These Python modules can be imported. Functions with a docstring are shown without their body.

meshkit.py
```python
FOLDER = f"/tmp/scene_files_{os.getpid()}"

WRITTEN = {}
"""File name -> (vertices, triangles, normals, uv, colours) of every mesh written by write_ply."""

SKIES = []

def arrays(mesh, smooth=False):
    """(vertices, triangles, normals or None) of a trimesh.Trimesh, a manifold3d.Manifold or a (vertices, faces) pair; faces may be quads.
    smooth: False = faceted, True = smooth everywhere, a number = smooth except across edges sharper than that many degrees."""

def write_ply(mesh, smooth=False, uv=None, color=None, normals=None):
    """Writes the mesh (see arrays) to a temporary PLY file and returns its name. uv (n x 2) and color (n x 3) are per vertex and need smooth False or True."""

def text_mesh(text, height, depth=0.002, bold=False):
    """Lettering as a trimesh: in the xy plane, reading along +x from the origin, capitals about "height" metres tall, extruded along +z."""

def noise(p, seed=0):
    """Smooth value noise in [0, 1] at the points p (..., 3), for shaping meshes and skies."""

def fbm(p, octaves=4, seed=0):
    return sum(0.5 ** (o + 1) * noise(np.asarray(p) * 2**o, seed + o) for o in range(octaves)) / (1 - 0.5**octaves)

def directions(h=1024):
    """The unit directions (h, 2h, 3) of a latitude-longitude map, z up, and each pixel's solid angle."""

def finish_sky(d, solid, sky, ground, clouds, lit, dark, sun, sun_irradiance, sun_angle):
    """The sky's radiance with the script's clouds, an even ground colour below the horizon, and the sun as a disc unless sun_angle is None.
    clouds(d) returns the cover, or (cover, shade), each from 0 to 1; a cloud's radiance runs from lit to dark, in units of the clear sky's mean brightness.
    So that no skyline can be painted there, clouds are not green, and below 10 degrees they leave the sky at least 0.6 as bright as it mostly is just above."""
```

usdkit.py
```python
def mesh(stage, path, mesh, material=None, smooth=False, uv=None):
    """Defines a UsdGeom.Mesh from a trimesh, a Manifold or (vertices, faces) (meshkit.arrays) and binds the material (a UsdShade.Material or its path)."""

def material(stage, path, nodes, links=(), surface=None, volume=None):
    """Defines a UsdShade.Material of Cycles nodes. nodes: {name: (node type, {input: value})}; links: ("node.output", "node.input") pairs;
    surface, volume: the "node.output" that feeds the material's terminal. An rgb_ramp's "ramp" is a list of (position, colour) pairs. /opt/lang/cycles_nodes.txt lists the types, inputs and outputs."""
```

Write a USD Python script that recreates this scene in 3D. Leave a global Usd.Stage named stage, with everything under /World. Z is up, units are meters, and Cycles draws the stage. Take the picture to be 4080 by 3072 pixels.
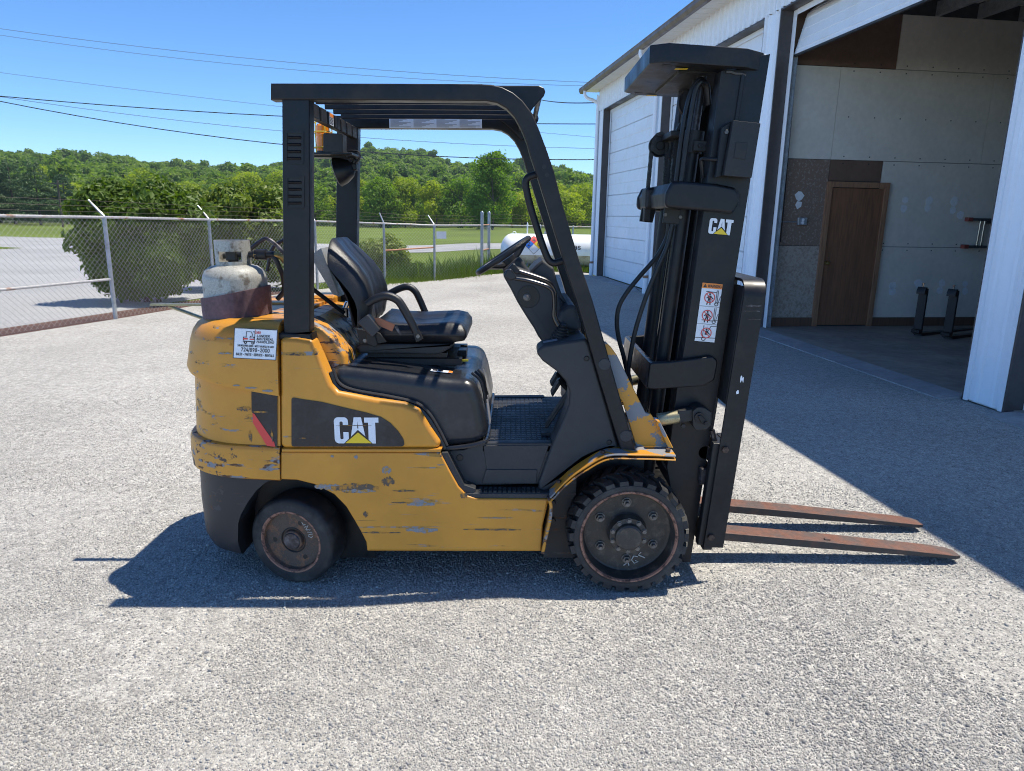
import math, random
import numpy as np, trimesh, shapely, usdkit, meshkit
import manifold3d as m3
from shapely.geometry import Polygon, Point, LineString, box as sbox
from shapely import affinity
from pxr import Usd, UsdGeom, UsdLux, UsdShade, Gf, Vt, Sdf

stage = Usd.Stage.CreateInMemory()
UsdGeom.SetStageUpAxis(stage, 'Z'); UsdGeom.SetStageMetersPerUnit(stage, 1.0)
UsdGeom.Xform.Define(stage, '/World'); UsdGeom.Scope.Define(stage, '/World/Looks')
RND = random.Random(7); NR = np.random.default_rng(7)

# ------------------------------------------------------------------ camera, sky, sun, exposure
CAM_H, PITCH, ROLL = 1.6, math.radians(13.4), math.radians(0.95)
EXPOSURE = 0.55
cam = UsdGeom.Camera.Define(stage, '/World/camera')
_f = np.array([0, math.cos(PITCH), -math.sin(PITCH)]); _u = np.array([0, math.sin(PITCH), math.cos(PITCH)]); _r = np.array([1.0, 0, 0])
_c, _s = math.cos(ROLL), math.sin(ROLL)
# image right axis a -> (cos, -sin)?  a2 = a*c - b*s ; b2 = a*s + b*c   (a,b image right/up; a2,b2 level right/up)
_right = _c * _r + _s * _u
_up = -_s * _r + _c * _u
_back = -_f
UsdGeom.Xformable(cam).AddTransformOp().Set(Gf.Matrix4d(*[float(x) for x in (*_right, 0, *_up, 0, *_back, 0, 0, 0, CAM_H, 1)]))
cam.CreateFocalLengthAttr(24.0); cam.CreateHorizontalApertureAttr(24.0 * 4080 / 2815.0)
cam.CreateFStopAttr(0.0); cam.CreateExposureAttr(EXPOSURE)
cam.CreateClippingRangeAttr(Gf.Vec2f(0.05, 5000))
SUN = np.array([0.36, 0.093, 1.0]); SUN /= np.linalg.norm(SUN)
SUN_EL, SUN_ROT = math.asin(SUN[2]), math.atan2(SUN[0], SUN[1])
usdkit.material(stage, '/World/Looks/sky_air', {
    'sky': ('sky_texture', {'sky_type': 'single_scattering', 'sun_disc': False, 'sun_elevation': SUN_EL, 'sun_rotation': SUN_ROT, 'air_density': 0.8, 'aerosol_density': 0.0, 'ozone_density': 8.0, 'altitude': 1000.0}),
    'hs': ('hsv', {'saturation': 1.12}), 'bg': ('background_shader', {'strength': 0.145})}, [('sky.color', 'hs.color'), ('hs.color', 'bg.color')], surface='bg.background')
dome = UsdLux.DomeLight.Define(stage, '/World/sky')
dome.GetPrim().SetCustomDataByKey('kind', 'structure')
UsdShade.MaterialBindingAPI.Apply(dome.GetPrim()).Bind(UsdShade.Material.Get(stage, '/World/Looks/sky_air'))
sun = UsdLux.DistantLight.Define(stage, '/World/sun')
sun.CreateIntensityAttr(1.2); sun.CreateAngleAttr(0.5); sun.CreateNormalizeAttr(True); sun.CreateColorAttr(Gf.Vec3f(1.0, 0.94, 0.83))
_z = SUN; _x = np.cross([0, 0, 1.0], _z); _x /= np.linalg.norm(_x); _y = np.cross(_z, _x)
UsdGeom.Xformable(sun).AddTransformOp().Set(Gf.Matrix4d(*[float(v) for v in (*_x, 0, *_y, 0, *_z, 0, 0, 0, 50, 1)]))

# ------------------------------------------------------------------ naming and defining
USED = {}
def numbered(parent, name):
    k = USED.get((parent, name), 0); USED[(parent, name)] = k + 1
    return f'{parent}/{name}' if k == 0 else f'{parent}/{name}_{k:03d}'
def path_of(p): return '/World' if p is None else (p if isinstance(p, str) else str(p.GetPath()))
def tag(p, label=None, cat=None, group=None, kind=None):
    for k, v in (('label', label), ('category', cat), ('group', group), ('kind', kind)):
        if v: p.SetCustomDataByKey(k, v)
    return p
def thing(name, label, cat, origin=(0, 0, 0), basis=None, group=None, kind=None):
    x = UsdGeom.Xform.Define(stage, numbered('/World', name))
    b = np.eye(3) if basis is None else np.asarray(basis, float)
    x.AddTransformOp().Set(Gf.Matrix4d(*[float(v) for v in (*b[0], 0, *b[1], 0, *b[2], 0, *origin, 1)]))
    return tag(x.GetPrim(), label, cat, group, kind)
def P(parent, name, mesh, mat, smooth=35, label=None, cat=None, group=None, kind=None):
    m = usdkit.mesh(stage, numbered(path_of(parent), name), mesh, MAT[mat], smooth=smooth)
    return tag(m.GetPrim(), label, cat, group, kind)
def copy_of(root, name, origin, basis, label, cat, group=None):
    t = thing(name, label, cat, origin, basis, group)
    t.GetReferences().AddInternalReference(root); t.SetInstanceable(True)
    return t
def rotz(a, s=1.0):
    c, q = math.cos(a) * s, math.sin(a) * s
    return [[c, q, 0], [-q, c, 0], [0, 0, s]]

# ------------------------------------------------------------------ mesh helpers
def cat(*ms):
    vs, fs, n = [], [], 0
    for m in ms:
        if m is None: continue
        if hasattr(m, 'to_mesh'):
            q = m.to_mesh(); v, f = q.vert_properties[:, :3], q.tri_verts
        elif isinstance(m, (tuple, list)): v, f = np.asarray(m[0], float), np.asarray(m[1], int)
        else: v, f = np.asarray(m.vertices), np.asarray(m.faces)
        if f.shape[1] == 4: f = np.vstack([f[:, [0, 1, 2]], f[:, [0, 2, 3]]])
        vs.append(v); fs.append(f + n); n += len(v)
    return np.vstack(vs), np.vstack(fs)
_BF = np.array([[0, 3, 2, 1], [4, 5, 6, 7], [0, 1, 5, 4], [1, 2, 6, 5], [2, 3, 7, 6], [3, 0, 4, 7]])
def hexa(p):  # 8 points: bottom 4 CCW, top 4 CCW
    return np.asarray(p, float), _BF.copy()
def bx(x0, x1, y0, y1, z0, z1, b=0.0):
    x0, x1 = min(x0, x1), max(x0, x1); y0, y1 = min(y0, y1), max(y0, y1); z0, z1 = min(z0, z1), max(z0, z1)
    if b > 0: return bev([(x0, z0), (x1, z0), (x1, z1), (x0, z1)], y0, y1, b, 1, rnd=b)
    return hexa([(x0, y0, z0), (x1, y0, z0), (x1, y1, z0), (x0, y1, z0), (x0, y0, z1), (x1, y0, z1), (x1, y1, z1), (x0, y1, z1)])
def frame_from(d):
    d = d / np.linalg.norm(d); a = np.array([0, 0, 1.0]) if abs(d[2]) < 0.9 else np.array([1.0, 0, 0])
    u = np.cross(a, d); u /= np.linalg.norm(u); return u, np.cross(d, u), d
def smooth_path(pts, n=8):
    p = np.asarray(pts, float)
    if len(p) < 3: return p
    q = np.vstack([2 * p[0] - p[1], p, 2 * p[-1] - p[-2]]); out = []
    for i in range(1, len(q) - 2):
        for t in np.linspace(0, 1, n, endpoint=False):
            out.append(0.5 * (2 * q[i] + (q[i + 1] - q[i - 1]) * t + (2 * q[i - 1] - 5 * q[i] + 4 * q[i + 1] - q[i + 2]) * t * t + (3 * q[i] - q[i - 1] - 3 * q[i + 1] + q[i + 2]) * t ** 3))
    out.append(p[-1]); return np.array(out)
def tube(pts, r, n=10, caps=True):
    p = np.asarray(pts, float); k = len(p); r = np.broadcast_to(r, k)
    t = np.gradient(p, axis=0); t /= np.linalg.norm(t, axis=1, keepdims=True) + 1e-12
    u, v, _ = frame_from(t[0]); rings = []
    for i in range(k):
        u = u - t[i] * (u @ t[i]); u /= np.linalg.norm(u); v = np.cross(t[i], u)
        a = np.arange(n) * 2 * np.pi / n
        rings.append(p[i] + r[i] * (np.cos(a)[:, None] * u + np.sin(a)[:, None] * v))
    V = np.vstack(rings); F = []
    for i in range(k - 1):
        a = i * n + np.arange(n); b = i * n + (np.arange(n) + 1) % n
        F.append(np.stack([a, b, b + n, a + n], 1))
    F = np.vstack(F); F = np.vstack([F[:, [0, 1, 2]], F[:, [0, 2, 3]]])
    if caps:
        V = np.vstack([V, p[0], p[-1]]); a = np.arange(n); b = (a + 1) % n; m = len(V)
        F = np.vstack([F, np.stack([b, a, np.full(n, m - 2)], 1), np.stack([a + (k - 1) * n, b + (k - 1) * n, np.full(n, m - 1)], 1)])
    return V, F
def cyl(a, b, r, n=20, r2=None): return tube([a, b], [r, r if r2 is None else r2], n)
def lathe(prof, n=32, axis='z', c=(0, 0, 0), dish=False):   # profile (radius, height)
    pr = np.asarray(prof, float)
    if not dish and ((pr[:-1, 0] ** 2 + pr[:-1, 0] * pr[1:, 0] + pr[1:, 0] ** 2) * np.diff(pr[:, 1])).sum() < 0: pr = pr[::-1]
    pr = pr; a = np.arange(n) * 2 * np.pi / n
    V = np.stack([pr[:, :1] * np.cos(a), pr[:, :1] * np.sin(a), np.repeat(pr[:, 1:], n, 1)], -1).reshape(-1, 3)
    F = []
    for i in range(len(pr) - 1):
        q = i * n + np.arange(n); s = i * n + (np.arange(n) + 1) % n
        F.append(np.stack([q, s, s + n, q + n], 1))
    F = np.vstack(F); F = np.vstack([F[:, [0, 1, 2]], F[:, [0, 2, 3]]])
    if axis == 'y': V = V[:, [0, 2, 1]] * [1, -1, 1]      # height h -> y = -h
    if axis == 'x': V = V[:, [2, 0, 1]]
    return V + np.asarray(c, float), F
def tri2(poly):
    return np.asarray(m3.triangulate([np.asarray(poly, float)]))
def ccw(p):
    p = np.asarray(p, float); x, y = p[:, 0], p[:, 1]
    return p if (x * np.roll(y, -1) - np.roll(x, -1) * y).sum() > 0 else p[::-1]
def rp(pts, r, seg=4):   # round the corners of an outline
    q = Polygon(pts).buffer(0)
    if r > 0: q = q.buffer(-r, quad_segs=seg).buffer(2 * r, quad_segs=seg).buffer(-r, quad_segs=seg)
    if q.geom_type != 'Polygon': q = max(q.geoms, key=lambda g: g.area)
    return ccw(np.asarray(q.simplify(0.0006).exterior.coords)[:-1])
def inset(p, d):
    e = np.roll(p, -1, 0) - p; e /= np.linalg.norm(e, axis=1, keepdims=True) + 1e-12
    n1 = np.stack([-e[:, 1], e[:, 0]], 1); n0 = np.roll(n1, 1, 0); m = n0 + n1
    m = m / np.maximum((m * m).sum(1, keepdims=True) / 2, 0.35); return p + m * d
def bev(poly, y0, y1, r=0.004, seg=2, rnd=0.0, both=True):
    """outline in (x, z) extruded along y from y0 to y1 with rounded rims"""
    p = rp(poly, rnd) if rnd > 0 else ccw(np.asarray(poly, float))
    if r >= 0.012:
        g = Polygon(p).buffer(0); o = g.buffer(-r * 1.08, quad_segs=8).buffer(r * 1.08, quad_segs=8)
        if o.geom_type == 'Polygon' and not o.is_empty: p = ccw(np.asarray(o.simplify(0.0004).exterior.coords)[:-1])
    if y0 > y1: y0, y1 = y1, y0
    r = min(r, (y1 - y0) * 0.45); rings = []
    ph = np.linspace(0, np.pi / 2, seg + 1) if r > 0 else [np.pi / 2]
    for a in ph: rings.append((inset(p, r * (1 - math.sin(a))), y0 + r * (1 - math.cos(a))))
    for a in (ph[::-1] if both else [np.pi / 2]): rings.append((inset(p, r * (1 - math.sin(a))), y1 - (r * (1 - math.cos(a)) if both else 0)))
    n = len(p); V = np.vstack([np.stack([q[:, 0], np.full(n, y), q[:, 1]], 1) for q, y in rings]); F = []
    for i in range(len(rings) - 1):
        a = i * n + np.arange(n); b = i * n + (np.arange(n) + 1) % n
        F += [np.stack([a, a + n, b + n], 1), np.stack([a, b + n, b], 1)]
    t0 = tri2(rings[0][0]); t1 = tri2(rings[-1][0])
    F += [t0, t1[:, ::-1] + (len(rings) - 1) * n]
    return V, np.vstack(F)
def flatpoly(g, y, t=0.0015):  # shapely geometry in (x, z) as a thin plate at y facing -y
    out = []
    for q in (getattr(g, 'geoms', None) or [g]):
        if q.is_empty or q.area < 1e-9 or q.geom_type != 'Polygon': continue
        m = trimesh.creation.extrude_polygon(q, t, engine='earcut'); v = np.asarray(m.vertices)
        out.append((np.stack([v[:, 0], y - v[:, 2], v[:, 1]], 1), np.asarray(m.faces)))
    return cat(*out)
def text_xz(s, h, x, z, y, bold=False, italic=0.0, center=False, width=None, t=0.001):
    m = meshkit.text_mesh(s, h, t, bold); v = np.array(m.vertices)
    if width: v[:, 0] *= width / v[:, 0].max()
    if center: v[:, 0] -= (v[:, 0].min() + v[:, 0].max()) / 2
    v[:, 0] += italic * v[:, 1]
    return np.stack([x + v[:, 0], y - v[:, 2], z + v[:, 1]], 1), np.asarray(m.faces)
def xf(m, A=None, t=(0, 0, 0)):
    v, f = cat(m); v = v if A is None else v @ np.asarray(A, float).T
    if A is not None and np.linalg.det(A) < 0: f = f[:, ::-1]
    return v + np.asarray(t, float), f
def mirror(m): return xf(m, np.diag([1, -1, 1.0]))
def loft(secs, caps=True):     # list of (n, 3) rings
    n = len(secs[0]); V = np.vstack(secs); F = []
    for i in range(len(secs) - 1):
        a = i * n + np.arange(n); b = i * n + (np.arange(n) + 1) % n
        F += [np.stack([a, b, b + n], 1), np.stack([a, b + n, a + n], 1)]
    if caps:
        for k, flip in ((0, True), (len(secs) - 1, False)):
            c = len(V); V = np.vstack([V, secs[k].mean(0)]); a = k * n + np.arange(n); b = k * n + (np.arange(n) + 1) % n
            F.append(np.stack([b, a, np.full(n, c)], 1) if flip else np.stack([a, b, np.full(n, c)], 1))
    F = np.vstack(F); q = V - V.mean(0)
    if np.einsum('ij,ij->i', q[F[:, 0]], np.cross(q[F[:, 1]], q[F[:, 2]])).sum() < 0: F = F[:, ::-1]
    return V, F
def hexnut(c, r, h, ax='y'):
    v, f = lathe([(0, h), (r * 0.9, h), (r, h * 0.8), (r, 0)], 6, 'z')
    if ax == 'y': v = np.stack([v[:, 0], -v[:, 2], v[:, 1]], 1)
    return v + np.asarray(c, float), f
def xz(p, y): return [(a, y, b) for a, b in p]

# ------------------------------------------------------------------ materials
MAT = {}
def pbr(name, col, rough=0.5, metal=0.0, var=0.0, scale=6.0, bump=0.0, bscale=60.0, spec=0.5, dirt=None, coat=0.0, obj=True):
    n = {'tc': ('texture_coordinate', {}), 'p': ('principled_bsdf', {'base_color': col, 'roughness': rough, 'metallic': metal, 'specular_ior_level': spec, 'coat_weight': coat})}
    l = []
    if var or dirt:
        n['n1'] = ('noise_texture', {'scale': scale, 'detail': 5.0, 'roughness': 0.6}); l.append(('tc.object', 'n1.vector'))
        d = dirt[0] if dirt else tuple(c * (1 - var) for c in col)
        lo, hi = (dirt[1], dirt[2]) if dirt else (0.35, 0.65)
        n['r1'] = ('rgb_ramp', {'ramp': [(0, col), (lo, col), (hi, d), (1, d)]}); l += [('n1.fac', 'r1.fac')]
        n['n0'] = ('noise_texture', {'scale': scale * 7, 'detail': 3.0}); l.append(('tc.object', 'n0.vector'))
        n['m0'] = ('mix_color', {'blend_type': 'multiply', 'fac': min(0.5, var * 1.5)}); n['g0'] = ('map_range', {'from_min': 0.3, 'from_max': 0.7, 'to_min': 0.55, 'to_max': 1.3})
        l += [('n0.fac', 'g0.value'), ('r1.color', 'm0.a'), ('g0.result', 'm0.b'), ('m0.result', 'p.base_color')]
        n['rr'] = ('map_range', {'from_min': 0.3, 'from_max': 0.7, 'to_min': max(0.05, rough - 0.12), 'to_max': min(1, rough + 0.15)}); l += [('n1.fac', 'rr.value'), ('rr.result', 'p.roughness')]
    if bump:
        n['nb'] = ('noise_texture', {'scale': bscale, 'detail': 4.0}); n['b'] = ('bump', {'strength': bump, 'distance': 0.004})
        l += [('tc.object', 'nb.vector'), ('nb.fac', 'b.height'), ('b.normal', 'p.normal')]
    MAT[name] = usdkit.material(stage, '/World/Looks/' + name, n, l, surface='p.BSDF')
def worn_paint(name, col, chips, rough=0.38, stretch=(1.2, 9, 9), thr=0.62, soft=0.03, spots=0.66, grime=0.35):
    """paint with scratches (noise stretched along x) that show primer, and rust spots"""
    n = {'tc': ('texture_coordinate', {}), 'p': ('principled_bsdf', {'roughness': rough}),
         'mp': ('mapping', {'mapping_type': 'point', 'scale': stretch}), 'ns': ('noise_texture', {'scale': 3.0, 'detail': 7.0, 'roughness': 0.62}),
         'nz': ('noise_texture', {'scale': 2.2, 'detail': 2.0}), 'ma': ('math', {'math_type': 'multiply_add', 'value2': 0.28, 'value3': 0.0}), 'ad': ('math', {'math_type': 'add'}),
         'rs': ('map_range', {'from_min': thr + 0.14, 'from_max': thr + 0.14 + soft, 'to_min': 0.0, 'to_max': 1.0, 'clamp': True}),
         'nc': ('noise_texture', {'scale': 26.0, 'detail': 3.0}), 'rc': ('rgb_ramp', {'ramp': [(0, chips[0]), (0.46, chips[0]), (0.52, chips[1]), (0.6, chips[1]), (0.66, chips[2]), (1, chips[2])]}),
         'nr': ('noise_texture', {'scale': 7.0, 'detail': 8.0, 'roughness': 0.7}), 'rr': ('map_range', {'from_min': spots, 'from_max': spots + 0.02, 'to_min': 0.0, 'to_max': 1.0, 'clamp': True}),
         'ng': ('noise_texture', {'scale': 1.6, 'detail': 6.0, 'roughness': 0.65}), 'rg': ('map_range', {'from_min': 0.35, 'from_max': 0.75, 'to_min': 1.0, 'to_max': 1.0 - grime}),
         'mg': ('mix_color', {'blend_type': 'multiply', 'fac': 1.0, 'a': col}), 'm1': ('mix_color', {'blend_type': 'mix'}), 'm2': ('mix_color', {'blend_type': 'mix', 'b': chips[2]}),
         'mr': ('map_range', {'from_min': 0, 'from_max': 1, 'to_min': rough, 'to_max': 0.75}), 'b': ('bump', {'strength': 0.35, 'distance': 0.0015, 'invert': True})}
    l = [('tc.object', 'mp.vector'), ('mp.vector', 'ns.vector'), ('tc.object', 'nz.vector'), ('nz.fac', 'ma.value1'), ('ns.fac', 'ad.value1'), ('ma.value', 'ad.value2'), ('ad.value', 'rs.value'),
         ('tc.object', 'nc.vector'), ('nc.fac', 'rc.fac'), ('tc.object', 'nr.vector'), ('nr.fac', 'rr.value'), ('tc.object', 'ng.vector'), ('ng.fac', 'rg.value'),
         ('rg.result', 'mg.b'), ('mg.result', 'm1.a'), ('rc.color', 'm1.b'), ('rs.result', 'm1.fac'), ('m1.result', 'm2.a'), ('rr.result', 'm2.fac'), ('m2.result', 'p.base_color'),
         ('rs.result', 'mr.value'), ('mr.result', 'p.roughness'), ('rs.result', 'b.height'), ('b.normal', 'p.normal')]
    MAT[name] = usdkit.material(stage, '/World/Looks/' + name, n, l, surface='p.BSDF')
YEL = (0.60, 0.262, 0.030); PRIMER = (0.205, 0.205, 0.212); DARK = (0.05, 0.035, 0.03); RUST = (0.10, 0.045, 0.02)
worn_paint('yellow_paint', YEL, (PRIMER, (0.33, 0.17, 0.03), DARK), thr=0.615, stretch=(0.6, 8, 12), spots=0.70)
worn_paint('yellow_worn', YEL, (PRIMER, (0.33, 0.17, 0.03), DARK), thr=0.585, stretch=(1.4, 6, 9), spots=0.66, soft=0.02)
worn_paint('yellow_battered', YEL, (PRIMER, RUST, DARK), thr=0.55, spots=0.58, soft=0.02, stretch=(1.5, 9, 9))
worn_paint('yellow_peeled', YEL, (PRIMER, PRIMER, PRIMER), stretch=(3.2, 3.2, 3.2), thr=0.505, soft=0.006, spots=0.72, grime=0.2)
worn_paint('black_scuffed', (0.013, 0.013, 0.015), ((0.06, 0.055, 0.05), RUST, (0.035, 0.03, 0.028)), rough=0.5, thr=0.58, spots=0.63, soft=0.05)
pbr('black_steel', (0.0075, 0.0078, 0.0095), 0.38, var=0.3, scale=7, dirt=((0.024, 0.019, 0.016), 0.5, 0.72), spec=0.35)
pbr('black_steel_dull', (0.009, 0.009, 0.0095), 0.5, var=0.4, scale=9, dirt=((0.021, 0.018, 0.016), 0.48, 0.7), bump=0.15, bscale=90)
pbr('black_grease', (0.004, 0.004, 0.0045), 0.45, var=0.4, scale=20, dirt=((0.02, 0.015, 0.012), 0.5, 0.7))
pbr('chain_steel', (0.045, 0.042, 0.042), 0.35, metal=0.3, var=0.4, scale=40)
pbr('steel_worn', (0.045, 0.04, 0.042), 0.3, metal=0.5, var=0.4, scale=14, dirt=((0.16, 0.15, 0.16), 0.55, 0.7))
pbr('grey_plastic', (0.021, 0.022, 0.0245), 0.55, var=0.15, scale=4, bump=0.25, bscale=500, dirt=((0.045, 0.042, 0.040), 0.5, 0.8))
pbr('hood_plastic', (0.016, 0.017, 0.020), 0.28, var=0.2, scale=5, bump=0.1, bscale=300, dirt=((0.06, 0.055, 0.05), 0.56, 0.8))
pbr('vinyl', (0.008, 0.0083, 0.010), 0.36, var=0.1, scale=6, bump=0.3, bscale=420)
pbr('rubber', (0.012, 0.012, 0.013), 0.62, var=0.25, scale=8, bump=0.3, bscale=70, dirt=((0.055, 0.052, 0.047), 0.48, 0.70))
pbr('hose_rubber', (0.008, 0.008, 0.009), 0.4, var=0.2, scale=20)
pbr('rusty_rim', (0.065, 0.045, 0.034), 0.55, var=0.4, scale=22, dirt=((0.19, 0.085, 0.042), 0.5, 0.68), bump=0.4, bscale=120)
pbr('rust_ring', (0.27, 0.135, 0.09), 0.75, var=0.4, scale=40, dirt=((0.07, 0.035, 0.025), 0.5, 0.62), bump=0.6, bscale=160)
pbr('hub_dark', (0.030, 0.026, 0.023), 0.42, var=0.4, scale=22, dirt=((0.10, 0.08, 0.06), 0.52, 0.7), bump=0.2, bscale=90)
pbr('bolt_steel', (0.20, 0.19, 0.18), 0.4, metal=0.6, var=0.5, scale=60)
pbr('rusty_bolt', (0.085, 0.045, 0.028), 0.6, var=0.5, scale=60)
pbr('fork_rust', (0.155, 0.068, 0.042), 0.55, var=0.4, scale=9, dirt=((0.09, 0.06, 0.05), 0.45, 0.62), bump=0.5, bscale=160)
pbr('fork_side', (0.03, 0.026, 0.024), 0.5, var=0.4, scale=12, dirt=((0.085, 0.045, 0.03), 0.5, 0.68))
pbr('chrome', (0.55, 0.55, 0.57), 0.12, metal=1.0)
pbr('dark_chrome', (0.09, 0.088, 0.09), 0.24, metal=1.0)
pbr('zinc', (0.42, 0.38, 0.24), 0.35, metal=0.8, var=0.3, scale=30)
pbr('brass', (0.42, 0.27, 0.09), 0.35, metal=0.8, var=0.2, scale=40)
pbr('amber', (0.80, 0.24, 0.01), 0.15, coat=0.5)
pbr('cage_yellow', (0.72, 0.50, 0.05), 0.4)
pbr('decal_black', (0.010, 0.010, 0.013), 0.25, var=0.2, scale=8, dirt=((0.035, 0.032, 0.03), 0.5, 0.75))
pbr('decal_white', (0.72, 0.73, 0.76), 0.4, var=0.08, scale=20)
pbr('decal_red', (0.62, 0.05, 0.045), 0.35)
pbr('decal_yellow', (0.75, 0.50, 0.02), 0.35)
pbr('decal_orange', (0.78, 0.22, 0.03), 0.4)
pbr('decal_blue', (0.02, 0.14, 0.55), 0.4)
pbr('ink', (0.025, 0.025, 0.03), 0.5)
pbr('ink_grey', (0.22, 0.22, 0.24), 0.5)
pbr('chalk', (0.55, 0.53, 0.48), 0.9)
pbr('scrape_grey', (0.20, 0.20, 0.21), 0.6, var=0.35, scale=40, dirt=((0.36, 0.19, 0.04), 0.5, 0.6))
pbr('scrape_dark', (0.10, 0.07, 0.045), 0.7, var=0.4, scale=45, dirt=((0.42, 0.19, 0.03), 0.48, 0.58))
pbr('tank_paint', (0.34, 0.33, 0.29), 0.5, var=0.3, scale=24, dirt=((0.16, 0.135, 0.105), 0.52, 0.64), bump=0.2, bscale=80)
pbr('maroon', (0.125, 0.072, 0.076), 0.85, var=0.3, scale=9, dirt=((0.088, 0.052, 0.056), 0.45, 0.7), bump=0.2, bscale=50)
pbr('belt_orange', (0.32, 0.11, 0.05), 0.7)
pbr('clear_plastic', (0.30, 0.30, 0.29), 0.25, var=0.2, scale=20)
pbr('cap_red', (0.22, 0.045, 0.035), 0.5)
# building
pbr('white_siding', (0.80, 0.82, 0.85), 0.38, var=0.03, scale=2.5)
pbr('white_door', (0.80, 0.81, 0.83), 0.42, var=0.03, scale=3, dirt=((0.74, 0.73, 0.71), 0.5, 0.8))
pbr('white_trim', (0.82, 0.83, 0.86), 0.35, var=0.02, scale=3)
pbr('soffit_white', (0.78, 0.74, 0.68), 0.5, var=0.05, scale=3)
pbr('brown_trim', (0.062, 0.050, 0.047), 0.45, var=0.2, scale=3)
pbr('gutter_brown', (0.13, 0.085, 0.062), 0.4, var=0.2, scale=4)
pbr('roof_metal', (0.30, 0.22, 0.18), 0.45, var=0.1)
pbr('galv', (0.42, 0.44, 0.46), 0.42, metal=0.6, var=0.3, scale=12)
pbr('galv_rust', (0.46, 0.44, 0.42), 0.5, metal=0.4, var=0.3, scale=5, dirt=((0.30, 0.16, 0.09), 0.56, 0.66))
pbr('rusty_rail', (0.40, 0.20, 0.11), 0.6, metal=0.2, var=0.3, scale=6, dirt=((0.48, 0.44, 0.40), 0.6, 0.72))
pbr('fence_wire', (0.38, 0.38, 0.37), 0.45, metal=0.35)
pbr('barbed', (0.10, 0.07, 0.055), 0.6)
pbr('board_grey', (0.70, 0.64, 0.56), 0.75, var=0.08, scale=2)
pbr('board_mottled', (0.40, 0.33, 0.27), 0.75, var=0.15, scale=28, dirt=((0.27, 0.21, 0.17), 0.45, 0.62))
pbr('board_stained', (0.20, 0.135, 0.10), 0.75, var=0.2, scale=30, dirt=((0.30, 0.235, 0.19), 0.52, 0.64))
pbr('board_brown', (0.16, 0.092, 0.062), 0.65, var=0.12, scale=3)
pbr('plaster', (0.75, 0.75, 0.76), 0.85, var=0.1, scale=20)
pbr('slab_concrete', (0.34, 0.29, 0.245), 0.6, var=0.25, scale=1.4, bump=0.15, bscale=40)
pbr('slab_apron', (0.34, 0.33, 0.325), 0.8, var=0.2, scale=3, bump=0.2, bscale=60)
pbr('steel_dark', (0.05, 0.052, 0.055), 0.5, var=0.2)
pbr('deck', (0.70, 0.68, 0.64), 0.45, metal=0.3, var=0.1)
def wood(name, col, dark):
    MAT[name] = usdkit.material(stage, '/World/Looks/' + name, {'tc': ('texture_coordinate', {}), 'mp': ('mapping', {'mapping_type': 'point', 'scale': (18, 18, 1.4)}), 'n': ('noise_texture', {'scale': 2.2, 'detail': 6.0, 'distortion': 0.6}),
        'r': ('rgb_ramp', {'ramp': [(0.3, dark), (0.6, col)]}), 'p': ('principled_bsdf', {'roughness': 0.5})}, [('tc.object', 'mp.vector'), ('mp.vector', 'n.vector'), ('n.fac', 'r.fac'), ('r.color', 'p.base_color')], surface='p.BSDF')
wood('door_wood', (0.225, 0.10, 0.052), (0.145, 0.066, 0.036)); wood('frame_wood', (0.32, 0.165, 0.09), (0.20, 0.10, 0.06)); wood('base_wood', (0.12, 0.065, 0.04), (0.07, 0.04, 0.028))
pbr('lpg_white', (0.82, 0.83, 0.84), 0.3, var=0.04, scale=3)
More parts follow.
